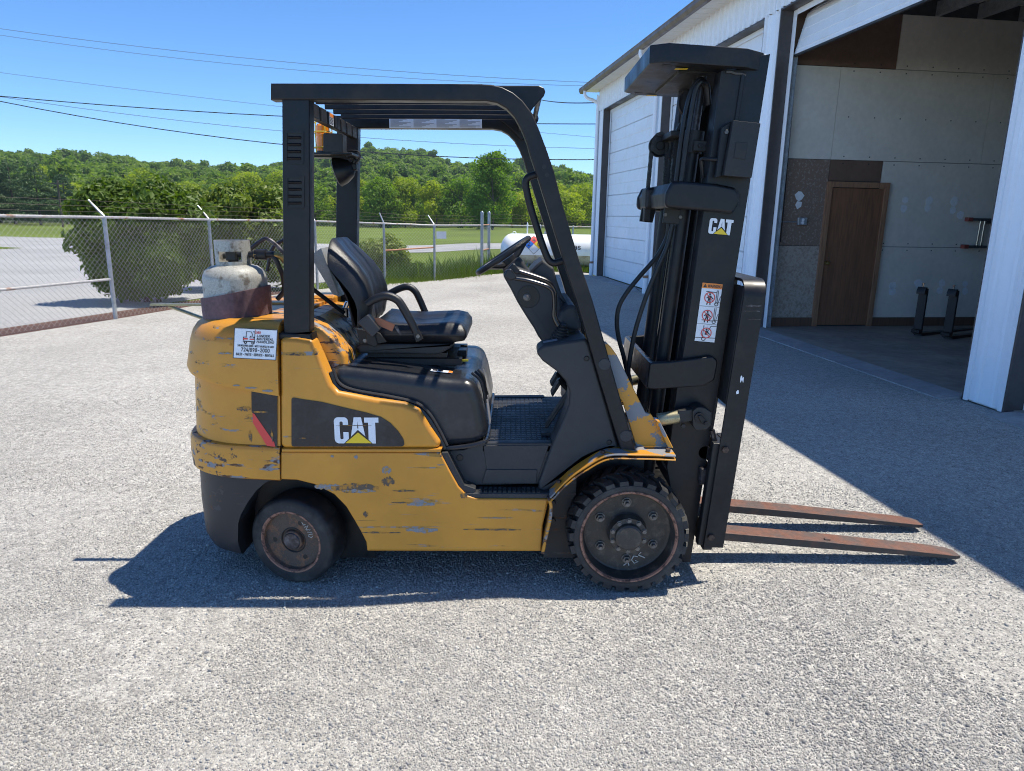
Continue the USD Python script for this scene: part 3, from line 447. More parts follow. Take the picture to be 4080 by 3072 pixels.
for a, b in (DOORS[0], DOORS[1], DOORS[3]):
    nz = 8; hz = (HEADZ - 0.06) / nz
    for i in range(nz): P(bld, 'door_section', door_section(a + 0.05, b - 0.05, 0.02 + i * hz, 0.02 + (i + 1) * hz), 'white_door', smooth=False)
# the open door, its lower sections still hanging in the bend of the tracks
path = [(0.20, 3.87), (0.335, 4.40), (0.70, 4.74), (1.25, 4.76), (1.80, 4.765), (2.35, 4.77)]
for (k0, z0), (k1, z1) in zip(path[:-1], path[1:]):
    L = math.hypot(k1 - k0, z1 - z0); uk, uz = (k1 - k0) / L, (z1 - z0) / L; nk, nz_ = -uz, uk
    if nk > 0: nk, nz_ = -nk, -nz_
    out = []
    for s0, s1, d in [(0.004, L - 0.004, 0.0)] + [(L * q - 0.006, L * q + 0.006, 0.006) for q in (0.12, 0.36, 0.62, 0.88)]:
        pts = []
        for w in (-0.0 + d, -0.045 if d == 0 else 0.0):
            pts.append([(k0 + uk * s + nk * w, z0 + uz * s + nz_ * w) for s in (s0, s1)])
        (A, B), (C, D) = pts
        ring = ccw([(-A[0], A[1]), (-B[0], B[1]), (-D[0], D[1]), (-C[0], C[1])])
        V = np.array([(t_, yy_, zz_) for t_ in (-3.98, 0.22) for yy_, zz_ in ring])
        out.append((V, np.array([[0, 1, 5, 4], [1, 2, 6, 5], [2, 3, 7, 6], [3, 0, 4, 7], [3, 2, 1, 0], [4, 5, 6, 7]])))
    P(bld, 'open_door_section', cat(*out), 'white_door', smooth=False)
P(bld, 'bottom_seal', kbx(-3.98, 0.22, 0.195, 0.235, 3.845, 3.868), 'rubber', smooth=False)
for tt in (0.235, -4.0):
    P(bld, 'door_track', cat(kbx(tt - 0.004, tt + 0.004, 0.19, 0.25, 0.03, 3.9), kbx(tt - 0.03, tt + 0.004, 0.246, 0.254, 0.03, 3.9)), 'galv', smooth=False)
# roof, gutter, soffit
P(bld, 'roof', cat(hexa([(-9.9, 0.46, 5.085), (-9.9, -6.5, 6.75), (10.75, -6.5, 6.75), (10.75, 0.46, 5.085), (-9.9, 0.46, 5.115), (-9.9, -6.5, 6.78), (10.75, -6.5, 6.78), (10.75, 0.46, 5.115)]),
    hexa([(-9.9, -6.5, 6.75), (-9.9, -13.4, 5.085), (10.75, -13.4, 5.085), (10.75, -6.5, 6.75), (-9.9, -6.5, 6.78), (-9.9, -13.4, 5.115), (10.75, -13.4, 5.115), (10.75, -6.5, 6.78)])), 'roof_metal', smooth=False)
gp = ccw([(0.40, 4.975), (0.47, 4.975), (0.505, 5.03), (0.505, 5.085), (0.515, 5.10), (0.40, 5.10)])
V = np.array([(t_, a, b) for t_ in (-9.95, 10.8) for a, b in gp]); n6 = len(gp); i = np.arange(n6)
P(bld, 'gutter', cat((V, np.stack([i, (i + 1) % n6, (i + 1) % n6 + n6, i + n6], 1)), (V, np.vstack([tri2(gp)[:, ::-1], tri2(gp) + n6]))), 'gutter_brown', smooth=False)
t = -9.4
while t < 10.7:
    P(bld, 'soffit_panel', cat(kbx(t + 0.002, t + 0.296, -0.40, -0.002, 5.012, 5.026), kbx(t + 0.140, t + 0.152, -0.40, -0.004, 5.008, 5.012)), 'soffit_white', smooth=False); t += 0.3
P(bld, 'soffit_backing', kbx(-9.4, 10.75, -0.40, 0.1, 5.03, 5.04), 'steel_dark', smooth=False)
for tt in (10.33, 5.36):
    ds = smooth_path([(tt, 0.44, 4.98), (tt, 0.44, 4.88), (tt, 0.36, 4.80), (tt, 0.18, 4.74), (tt, 0.075, 4.66), (tt, 0.065, 4.5), (tt, 0.065, 0.12)], 5)
    dp = P(bld, 'downspout', tube(ds, 0.045, 12), 'white_trim')
    P(dp, 'boot', cyl((tt, 0.065, 0.0), (tt, 0.065, 0.34), 0.056), 'white_door'); P(dp, 'collar_band', cyl((tt, 0.065, 0.34), (tt, 0.065, 0.40), 0.060), 'frame_wood')
# shell: ends, back, inside
for a in (10.30, -9.38): P(bld, 'end_wall', kbx(a, a + 0.08, 0.19, 13, 0, 5.08), 'white_siding', smooth=False)
for a in (10.31, -9.37): P(bld, 'gable', hexa([(a, -0.2, 5.0), (a, -12.8, 5.0), (a + 0.06, -12.8, 5.0), (a + 0.06, -0.2, 5.0), (a, -6.45, 6.7), (a, -6.55, 6.7), (a + 0.06, -6.55, 6.7), (a + 0.06, -6.45, 6.7)]), 'white_siding', smooth=False)
P(bld, 'back_wall', kbx(-9.38, 10.38, 12.9, 13.0, 0, 5.08), 'board_grey', smooth=False)
TP = 0.34   # the partition beside the open door
P(bld, 'partition_core', kbx(TP + 0.02, TP + 0.12, 0.19, 12.9, 0, 5.3), 'steel_dark', smooth=False)
def board(k0, k1, z0, z1, mat, label=None): P(bld, 'wall_board', kbx(TP, TP + 0.018, k0 + 0.004, k1 - 0.004, z0 + 0.004, z1 - 0.004), mat, smooth=False, label=label)
board(0.2, 1.0, 0.16, 1.25, 'board_mottled', 'rust-mottled grey wall board'); board(0.2, 1.0, 1.25, 2.5, 'board_stained', 'brown stained wall board')
board(1.0, 1.84, 2.2, 2.5, 'board_brown', 'dark brown wall board above the wooden door'); board(1.97, 4.4, 0.16, 1.25, 'board_grey'); board(1.845, 4.4, 1.25, 2.5, 'board_grey'); board(4.4, 6.8, 0.16, 1.25, 'board_grey'); board(4.4, 6.8, 1.25, 2.5, 'board_grey')
board(0.2, 1.0, 2.5, 3.77, 'board_grey'); board(1.0, 3.44, 2.5, 3.77, 'board_grey'); board(3.44, 6.8, 2.5, 3.77, 'board_grey')
board(0.2, 1.85, 3.77, 4.5, 'board_brown', 'dark brown wall board under the roof'); board(1.85, 4.3, 3.77, 4.5, 'board_grey'); board(4.3, 6.8, 3.77, 4.5, 'board_grey'); board(6.8, 12.8, 0.16, 4.5, 'board_grey')
P(bld, 'baseboard', kbx(TP - 0.03, TP, 0.2, 1.0, 0.03, 0.165), 'base_wood', smooth=False); P(bld, 'baseboard', kbx(TP - 0.03, TP, 1.98, 9, 0.03, 0.165), 'base_wood', smooth=False)
nd = []
for z in (1.2, 1.3, 2.45, 2.55, 3.72, 3.82, 3.1):
    for k in np.arange(1.2, 6.5, 0.41): nd.append(kbx(TP - 0.004, TP - 0.0, k - 0.008, k + 0.008, z - 0.008, z + 0.008))
P(bld, 'wall_screws', cat(*nd), 'ink', smooth=False, kind='stuff')
wd = P(bld, 'wooden_door', kbx(TP - 0.02, TP + 0.015, 1.06, 1.90, 0.05, 2.10), 'door_wood', smooth=False, label='plain brown wooden door')
P(wd, 'door_knob', cat(lathe([(0, 0.075), (0.02, 0.07), (0.028, 0.055), (0.02, 0.04), (0.012, 0.03), (0.012, 0.004), (0.032, 0.002), (0.032, 0)], 16, 'z')[0] @ np.array([[0, 0, 1], [0, 1, 0], [-1.0, 0, 0]]).T * 1.0 * np.array([1, 1, 1]) + 0 if False else xf(lathe([(0, 0.075), (0.02, 0.07), (0.028, 0.055), (0.02, 0.04), (0.012, 0.03), (0.012, 0.004), (0.032, 0.002), (0.032, 0)], 16, 'x'), np.diag([-1.0, 1, 1]), (TP - 0.02, -1.11, 1.0))), 'brass')
P(wd, 'door_frame', cat(kbx(TP - 0.045, TP, 0.98, 1.055, 0.03, 2.19)), 'frame_wood', smooth=False); P(wd, 'door_frame', kbx(TP - 0.045, TP, 1.905, 1.975, 0.03, 2.19), 'frame_wood', smooth=False); P(wd, 'door_frame', kbx(TP - 0.046, TP, 1.055, 1.905, 2.11, 2.19), 'frame_wood', smooth=False)
for k, z in ((0.57, 1.97), (0.57, 1.85), (2.286, 1.95), (2.273, 1.824), (2.678, 1.946), (2.673, 1.831), (3.10, 1.949), (3.098, 1.814), (3.242, 1.742), (2.27, 0.66), (2.28, 0.56), (2.70, 0.70), (3.107, 0.698), (3.098, 0.584), (3.512, 0.694), (3.533, 0.577), (3.35, 0.22)):
    n = RND.randint(5, 8); r = RND.uniform(0.05, 0.075); ph = RND.uniform(0, 3)
    pg = [(-k + r * RND.uniform(0.75, 1.1) * math.cos(ph + 6.283 * i / n), z + r * RND.uniform(0.8, 1.15) * math.sin(ph + 6.283 * i / n)) for i in range(n)]
    m = trimesh.creation.extrude_polygon(Polygon(pg).buffer(0), 0.003, engine='earcut'); v = np.asarray(m.vertices)
    P(bld, 'plaster_patch', (np.stack([TP - v[:, 2], v[:, 0], v[:, 1]], 1), np.asarray(m.faces)), 'plaster', smooth=False)
jb = P(bld, 'socket_box', kbx(TP - 0.05, TP, 0.57, 0.71, 1.555, 1.665, 0.006), 'galv', label='small grey socket box on the stained wall')
P(jb, 'conduit', cyl((TP - 0.02, -0.21, 1.60), (TP - 0.02, -0.57, 1.60), 0.011, 8), 'galv'); P(jb, 'outlet', cat(*[xf(lathe([(0, 0.003), (0.022, 0.003), (0.022, 0)], 12, 'x'), np.diag([-1.0, 1, 1]), (TP - 0.05, -0.64, z)) for z in (1.588, 1.632)]), 'decal_white')
pc = smooth_path([(TP - 0.03, -0.30, 3.8), (TP - 0.035, -0.31, 2.6), (TP - 0.04, -0.32, 1.9), (TP - 0.03, -0.33, 1.3)], 6)
P(bld, 'pull_cord', tube(pc, 0.006, 6), 'cord_black')
P(bld, 'roof_deck', cat(*[kbx(-9.3, TP, k, k + 0.12, 4.70 + (0.03 if i % 2 else 0), 4.72 + (0.03 if i % 2 else 0)) for i, k in enumerate(np.arange(2.4, 12.9, 0.12))], kbx(-9.3, TP, 0.3, 12.9, 4.78, 4.8)), 'deck', smooth=False)
for k in np.arange(2.35, 12.5, 0.66):
    P(bld, 'purlin', cat(kbx(-9.3, TP, k, k + 0.008, 4.50, 4.69), kbx(-9.3, TP, k, k + 0.06, 4.495, 4.50)), 'galv', smooth=False)
for a, b in PIERS:
    P(bld, 'panel_screw', cat(*[xf(lathe([(0, 0.005), (0.007, 0.004), (0.008, 0)], 6, 'y'), None, (tt, -0.019, z)) for tt in (a + 0.10, b - 0.10) for z in np.arange(0.35, HEADZ, 0.85)]), 'steel_dark', smooth=False)
P(bld, 'panel_screws', cat(*[xf(lathe([(0, 0.005), (0.007, 0.004), (0.008, 0)], 6, 'y'), None, (tt, 0.001, z)) for tt in np.arange(-9.2, 10.3, 0.33) for z in (4.56, 4.97)]), 'steel_dark', smooth=False, kind='stuff')
P(None, 'concrete_floor', cat(*[xf(kbx(-9.3, 0.33, 0.08, 12.9, -0.1, 0.03), np.array(BB).T, (P0[0], P0[1], 0))]), 'slab_concrete', smooth=False, label='smooth brown-grey concrete floor inside the open bay', cat='floor', kind='structure')
P(None, 'concrete_apron', cat(*[xf(hexa([(a, 0.22, -0.1), (a, -0.08, -0.1), (b, -0.08, -0.1), (b, 0.22, -0.1), (a, 0.22, 0.008), (a, -0.08, 0.03), (b, -0.08, 0.03), (b, 0.22, 0.008)]), np.array(BB).T, (P0[0], P0[1], 0)) for a, b in ((-4.0, 0.27), (0.8, 5.05), (5.65, 9.82), (-8.8, -4.55))]), 'slab_apron', smooth=False, label='pale concrete sill in front of the doors', cat='pavement', kind='structure')

# ------------------------------------------------------------------ things inside the bay
def bworld(t, k, z=0.03): p = P0 + BU * t + BN * k; return (p[0], p[1], z)
def spare_fork(t, k, label):
    d = np.array([0.55, 0.0]) ; a = math.atan2(0.42, 1.0)
    q = thing('spare_fork', label, 'fork', bworld(t, k), None, 'spare fork arms')
    dirv = (BN * 0.92 + BU * 0.39); dirv /= np.linalg.norm(dirv); sd = np.array([-dirv[1], dirv[0]])
    B = np.array([[dirv[0], sd[0], 0], [dirv[1], sd[1], 0], [0, 0, 1]])
    P(q, 'shank', xf(bx(0, 0.04, -0.06, 0.06, 0.02, 0.68, 0.004), B), 'black_steel_dull'); P(q, 'blade', xf(hexa([(0.04, -0.06, 0.0), (1.5, -0.05, 0.0), (1.5, 0.05, 0.0), (0.04, 0.06, 0.0), (0.04, -0.06, 0.045), (1.5, -0.05, 0.012), (1.5, 0.05, 0.012), (0.04, 0.06, 0.045)]), B), 'black_steel_dull', smooth=False)
    P(q, 'top_hook', xf(bev([(-0.055, 0.60), (0.0, 0.60), (0.0, 0.70), (-0.03, 0.70), (-0.055, 0.65)], -0.062, 0.062, 0.004), B), 'black_steel'); P(q, 'bottom_hook', xf(bev([(-0.05, 0.05), (0.0, 0.03), (0.0, 0.10), (-0.05, 0.09)], -0.062, 0.062, 0.004), B), 'black_steel')
    P(q, 'pin', xf(cat(cyl((-0.01, 0, 0.70), (-0.01, 0, 0.745), 0.010, 8), cyl((-0.01, 0, 0.745), (-0.01, 0, 0.755), 0.022, 8)), B), 'chrome')
spare_fork(-0.62, 2.06, 'upright black fork arm nearer the wooden door, standing on the floor'); spare_fork(-0.90, 2.31, 'upright black fork arm farther from the wooden door, nearer the white pier')
ld = thing('ladder', 'dark-railed ladder hung sideways on the inside wall', 'ladder', (P0[0], P0[1], 0), BB)
for z in (1.68, 1.27): 
    r_ = P(ld, 'rail', kbx(TP - 0.12, TP - 0.045, 3.36, 6.3, z - 0.02, z + 0.02), 'steel_dark', smooth=False); P(r_, 'end_cap', kbx(TP - 0.124, TP - 0.041, 3.29, 3.37, z - 0.03, z + 0.03, 0.004), 'cap_red')
for k in (3.53, 3.60, 3.9, 4.2, 4.5): P(ld, 'rung', cyl((TP - 0.085, -k, 1.285), (TP - 0.085, -k, 1.665), 0.016, 12), 'chrome')
P(ld, 'wall_hook', cat(kbx(TP - 0.06, TP + 0.0, 3.7, 3.74, 1.62, 1.66), kbx(TP - 0.06, TP + 0.0, 5.6, 5.64, 1.62, 1.66)), 'steel_dark', smooth=False)
cp = smooth_path([(2.353, 20.43), (2.55, 19.9), (2.772, 19.33), (3.0, 18.9), (3.12, 18.2), (3.05, 17.5), (2.9, 16.9), (2.86, 16.2)], 6)
P(None, 'rubber_hose', tube(np.c_[cp, terrain(cp[:, 0], cp[:, 1]) + 0.015], 0.018, 8), 'cord_black', label='black hose lying on the gravel along the far closed door', cat='hose')

# ------------------------------------------------------------------ chain-link fence
fen = thing('chain_link_fence', 'long chain-link fence with rusty top rail and barbed wire arms', 'fence')
FZ = terrain([p[0] for p in FL], [p[1] for p in FL]); RAILZ = [1.53, 1.491, 1.455, 1.432, 1.381, 1.344, 1.35]
def fpost(par, x, y, z0, z1, r=0.032): 
    q = P(par, 'post', tube([(x, y, z0 - 0.1), (x, y, z1)], r, 12), 'galv'); P(q, 'cap', lathe([(0, 0.05), (r * 0.6, 0.035), (r * 1.12, 0.0), (r * 1.12, -0.03)], 12, 'z', (x, y, z1)), 'galv')
    P(q, 'tie_band', cat(*[xf(lathe([(r + 0.004, -0.008), (r + 0.005, 0), (r + 0.004, 0.008)], 12), None, (x, y, z0 + h)) for h in (0.4, 0.85, 1.25)]), 'galv'); return q
def mesh_panel(a, b, za0, zb0, za1, zb1, w=0.095, r=0.0018):
    a, b = np.array(a, float), np.array(b, float); L = np.linalg.norm(b - a); u = (b - a) / L; nrm = np.array([-u[1], u[0]]); H = max(za1 - za0, zb1 - zb0); out = []
    for s, off in ((1, 0.002), (-1, -0.002)):
        for c in np.arange(-H if s > 0 else 0, L + (H if s < 0 else 0), w):
            p0, p1 = (c, 0.0), (c + s * H, H)
            ln = LineString([p0, p1]).intersection(sbox(0, 0, L, H)) if (min(p0[0], p1[0]) < 0 or max(p0[0], p1[0]) > L) else LineString([p0, p1])
            if ln.is_empty or ln.length < 0.03: continue
            q = []
            for sx, sz in ln.coords:
                f = sx / L; z0 = za0 + (zb0 - za0) * f; z1 = za1 + (zb1 - za1) * f; xy = a + u * sx + nrm * off
                q.append((xy[0], xy[1], z0 + (z1 - z0) * sz / H))
            out.append(tube(q, r, 4, caps=False))
    return cat(*out)
for i, (x, y) in enumerate(FL):
    if i == len(FL) - 1: break
    pp = fpost(fen, x, y, FZ[i], RAILZ[i] - 0.01)
    d = np.array(FL[i + 1]) - np.array(FL[i]); o = np.array([-d[1], d[0]]) / np.linalg.norm(d)
    tip = (x + o[0] * 0.26 - 0.0, y + o[1] * 0.26, RAILZ[i] + 0.27)
    P(pp, 'barb_arm', tube([(x, y, RAILZ[i] + 0.02), tip], [0.020, 0.014], 8), 'galv')
for i in range(len(FL) - 1):
    a, b = FL[i], FL[i + 1]
    P(fen, 'top_rail', tube([(*a, RAILZ[i]), (*b, RAILZ[i + 1])], 0.022, 10), 'galv_rust')
    P(fen, 'wire_mesh', mesh_panel(a, b, FZ[i] + 0.02, FZ[i + 1] + 0.02, RAILZ[i] + 0.03, RAILZ[i + 1] + 0.03), 'fence_wire', smooth=False, kind='stuff')
    d = np.array(b) - np.array(a); o = np.array([-d[1], d[0]]) / np.linalg.norm(d)
    P(fen, 'barbed_wire', cat(*[tube([(a[0] + o[0] * s, a[1] + o[1] * s, RAILZ[i] + s * 1.04), (b[0] + o[0] * s, b[1] + o[1] * s, RAILZ[i + 1] + s * 1.04)], 0.0022, 4) for s in (0.08, 0.165, 0.25)]), 'barbed', smooth=False)
for i, h0, h1 in ((0, 0.62, 0.66), (4, 0.86, 0.92)):
    a, b = FL[i], FL[i + 1]; P(fen, 'mid_rail', tube([(*a, FZ[i] + h0), (*b, FZ[i + 1] + h1)], 0.021, 10), 'rusty_rail' if i else 'galv_rust', label='rusty mid rail' if i else None)
gz = FZ[-1]
for q, (x, y) in enumerate(((-0.97, 21.5), (-0.80, 22.6))): fpost(fen, x, y, gz, 1.72, 0.045)
P(fen, 'gate_mesh', mesh_panel((-0.97, 21.5), (-0.80, 22.6), gz, gz, 1.36, 1.36), 'fence_wire', smooth=False, kind='stuff')
for z in (0.62, 1.36): P(fen, 'gate_rail', tube([(-0.97, 21.5, z), (-0.80, 22.6, z)], 0.021, 8), 'rusty_rail')
BF = [(-0.80, 22.6), (0.9, 25.2), (2.1, 26.0), (3.6, 27.0), (6.2, 28.6)]
for i in range(len(BF) - 1):
    a, b = BF[i], BF[i + 1]; za, zb = terrain(*a), terrain(*b); r0, r1 = (1.345, 1.32, 1.30, 1.29, 1.28)[i:i + 2]
    P(fen, 'top_rail', tube([(*a, r0), (*b, r1)], 0.022, 8), 'galv_rust'); P(fen, 'wire_mesh', mesh_panel(a, b, za, zb, r0, r1), 'fence_wire', smooth=False, kind='stuff')
    pp = fpost(fen, *b, zb, r1 + (0.45 if i == 2 else 0.0))
    P(fen, 'barbed_wire', cat(*[tube([(*a, r0 + s), (*b, r1 + s)], 0.002, 4) for s in (0.10, 0.22, 0.34)]), 'barbed', smooth=False)
fs = thing('fence_sign', 'small pale sign wired to the fence post left of the gate', 'sign', (-2.236, 20.13, 0))
P(fs, 'plate', xf(bx(0.06, 0.34, -0.006, 0.0, 0.98, 1.18), np.array([[0.95, -0.3, 0], [0.3, 0.95, 0], [0, 0, 1]])), 'decal_white', smooth=False)

# ------------------------------------------------------------------ the big white gas tank behind the building
TY = 22.55
lt = thing('gas_storage_tank', 'big white horizontal gas tank with dirty underside behind the building corner', 'gas tank', (0, TY, 0.606))
prof = [(0.0, 0.0)] + [(0.50 * math.sin(a), 0.50 * 0.72 * (1 - math.cos(a))) for a in np.linspace(0.12, math.pi / 2, 12)]
prof = [(r, z) for r, z in prof] + [(0.50, 4.5)] + [(0.50 * math.sin(a), 4.86 - 0.36 * (1 - math.cos(a))) for a in np.linspace(math.pi / 2, 0.0, 10)]
shell = xf(lathe(prof, 48, 'x'), None, (-0.43, 0, 0)); v, f = shell
zc = v[f][:, :, 2].mean(1); P(lt, 'shell', (v, f[zc > -0.14]), 'lpg_white', smooth=50); P(lt, 'dirty_underside', (v, f[zc <= -0.14]), 'lpg_dirty', smooth=50, label='grimy brown lower half')
for x in (0.12, 1.02): P(lt, 'weld_band', xf(lathe([(0.500, -0.012), (0.506, -0.006), (0.506, 0.006), (0.500, 0.012)], 48, 'x'), None, (x, 0, 0)), 'lpg_white')
P(lt, 'dome_cover', xf(lathe([(0, 0.24), (0.10, 0.22), (0.155, 0.15), (0.165, 0.0), (0.165, -0.1)], 24), None, (1.30, -0.05, 0.47)), 'lpg_white')
P(lt, 'lifting_lug', tube(smooth_path([(-0.05, 0, 0.47), (-0.04, 0, 0.55), (0.03, 0, 0.55), (0.05, 0, 0.48)], 4), 0.012, 8), 'lpg_white'); P(lt, 'vent_pipe', cat(cyl((0.40, 0, 0.48), (0.40, 0, 0.74), 0.022, 10), cyl((0.40, 0, 0.74), (0.40, 0, 0.86), 0.034, 10, 0.008)), 'lpg_white')
P(lt, 'valve', cat(cyl((0.98, 0, 0.48), (0.98, 0, 0.56), 0.05, 12), cyl((0.94, 0, 0.56), (1.06, 0, 0.60), 0.03, 10)), 'galv')
for x in (0.35, 3.4): P(lt, 'saddle', bev([(x - 0.13, -0.75), (x + 0.13, -0.75), (x + 0.10, -0.40), (x - 0.10, -0.40)], -0.42, 0.42, 0.01), 'slab_apron', smooth=False)
def wrapT(m):     # lay a flat decal (x, ., z) on the shell's near side
    v, f = cat(m); th = v[:, 2] / 0.505; d = 0.505 - v[:, 1]; return np.stack([v[:, 0], -d * np.cos(th), d * np.sin(th)], 1), f
def sub(m, n=2):
    v, f = cat(m)
    for _ in range(n): v, f = trimesh.remesh.subdivide(v, f)
    return v, f
dc = (0.60, 0.21); s = 0.155
for nm, (ox, oz), mat, txt in (('red_diamond', (0, s), 'decal_red', '4'), ('blue_diamond', (-s, 0), 'decal_blue', '2'), ('yellow_diamond', (s, 0), 'decal_yellow', '0'), ('white_diamond', (0, -s), 'decal_white', '')):
    q = Polygon([(dc[0] + ox + a, dc[1] + oz + b) for a, b in ((-s, 0), (0, -s), (s, 0), (0, s))]).buffer(-0.004)
    pl = P(lt, nm, wrapT(sub(flatpoly(q, -0.001, 0.002), 3)), mat, smooth=False)
    if txt: P(pl, 'numeral', wrapT(text_xz(txt, 0.13, dc[0] + ox, dc[1] + oz - 0.065, -0.004, True, center=True)), 'ink', smooth=False)
q = Polygon([(dc[0] + a, dc[1] + b) for a, b in ((-2 * s, 0), (0, -2 * s), (2 * s, 0), (0, 2 * s))]); P(lt, 'diamond_outline', wrapT(sub(flatpoly(q.buffer(0.006).difference(q.buffer(-0.004)), -0.003, 0.002), 2)), 'ink', smooth=False)
P(lt, 'lettering', wrapT(text_xz('Gas', 0.15, 1.66, 0.06, -0.003, True)), 'ink', smooth=False)

# ------------------------------------------------------------------ power lines high above the far road
def wire(a, b, sag, r, mat, label, u0=-0.4, u1=1.5):
    a, b = np.array(a, float), np.array(b, float); u = np.linspace(u0, u1, 30)[:, None]
    P(None, 'power_line', tube(a + (b - a) * u - np.array([0, 0, 4.0]) * sag * u * (1 - u), r, 5), mat, label=label, cat='power line', group='power lines across the sky')
for w_ in WIRES: wire(*w_)
wire((0.83, 40.0, 7.77), (2.6, 24.0, 5.2), 0.1, 0.02, 'cable', 'short heavy service cable dropping to the far corner of the building', 0.0, 1.0)

# ------------------------------------------------------------------ the forklift (local frame: x forward, y away from the camera, z up)
TH = math.atan(0.0135); FB = [[math.cos(TH), 0, math.sin(TH)], [0, 1, 0], [-math.sin(TH), 0, math.cos(TH)]]; FO = np.array([0, 3.365, -0.0162])
FK = thing('forklift', 'yellow and black forklift truck with battered paint standing on the gravel', 'forklift', FO, FB)
def both(name, m, mat, smooth=35, **k):
    a = P(FK, name, m, mat, smooth, **k); P(FK, name, mirror(m), mat, smooth); return a
# --- counterweight
def cw_section(z, xr, hw, r, xf_, sl=0.0):
    pts = [(xf_, -hw)]; s = np.linspace(xf_, xr + r, 8)[1:]; pts += [(x, -hw) for x in s]
    pts += [(xr + r - r * math.sin(a), -hw + r - r * math.cos(a)) for a in np.linspace(0, math.pi / 2, 12)[1:]]
    n = len(pts); full = pts + [(x, -y) for x, y in pts[::-1]]
    return np.array([(x, y, z - sl * (x - (xr + 0.16))) for x, y in full])[::-1]
R_ = 0.28
def xfr(z): return -0.957 - 0.055 * (1.06 - z)
lv = [(0.520, -1.440, 0.492, R_, 0.05), (0.528, -1.456, 0.501, R_, 0.05), (0.58, -1.459, 0.503, R_, 0.05), (0.655, -1.455, 0.503, R_, 0.05), (0.670, -1.448, 0.498, R_, 0.05), (0.676, -1.432, 0.488, R_, 0.05),
      (0.79, -1.424, 0.487, R_, 0.1), (0.935, -1.414, 0.486, R_, 0.18), (0.940, -1.432, 0.502, R_, 0.18), (0.962, -1.437, 0.505, R_, 0.17), (1.03, -1.426, 0.502, R_, 0.05), (1.10, -1.413, 0.500, R_, 0.0), (1.14, -1.400, 0.494, R_, 0), (1.168, -1.383, 0.482, R_, 0), (1.186, -1.355, 0.460, R_ * .95, 0), (1.196, -1.315, 0.425, R_ * .9, 0)]
P(FK, 'counterweight', loft([cw_section(z, x, h, r, xfr(z), s) for z, x, h, r, s in lv[5:]]), 'yellow_worn', 32)
P(FK, 'bumper_band', loft([cw_section(z, x, h, r, xfr(z), s) for z, x, h, r, s in lv[:6]]), 'yellow_battered', 32, label='scraped and rusty yellow bumper band')
lw = [(0.135, -1.405, 0.455, R_), (0.150, -1.425, 0.470, R_), (0.20, -1.440, 0.482, R_), (0.36, -1.442, 0.486, R_), (0.50, -1.436, 0.487, R_), (0.53, -1.43, 0.485, R_)]
v, f = loft([cw_section(z, x, h, r, -0.985) for z, x, h, r in lw])
try:
    base = m3.Manifold(m3.Mesh(v.astype(np.float32), f.astype(np.uint32)))
    arch = rp(TR['cw_arch'][:9] + [(-1.199, 0.08), (-0.90, 0.08), (-0.90, 0.57)], 0.02)
    for s in (-1, 1):
        V2, F2 = bev(arch, -0.62, -0.27, 0, 1); V2 = V2 * [1, 1, 1]
        cut = m3.Manifold(m3.Mesh(V2.astype(np.float32), F2.astype(np.uint32)))
        if s > 0: cut = cut.mirror([0, 1, 0])
        base = base - cut
    P(FK, 'counterweight_base', base, 'black_scuffed', 30, label='black scuffed lower counterweight')
except Exception as e:
    P(FK, 'counterweight_base', (v, f), 'black_scuffed', 30)
P(FK, 'chassis', cat(bx(-1.15, 0.20, -0.30, 0.30, 0.20, 0.62), bx(-0.62, 0.10, -0.44, 0.44, 0.19, 0.42), bx(0.1, 0.62, -0.29, 0.29, 0.18, 0.60)), 'black_grease', smooth=False)
P(FK, 'well_plate', bx(-1.16, -0.63, -0.31, -0.30, 0.05, 0.52), 'black_grease', smooth=False)
P(FK, 'side_decal', flatpoly(Polygon(TR['cw_black']).buffer(0.004), -0.4895, 0.0018), 'decal_black', smooth=False)
P(FK, 'red_stripe', flatpoly(Polygon(TR['cw_red']), -0.4920, 0.0012), 'decal_red', smooth=False)
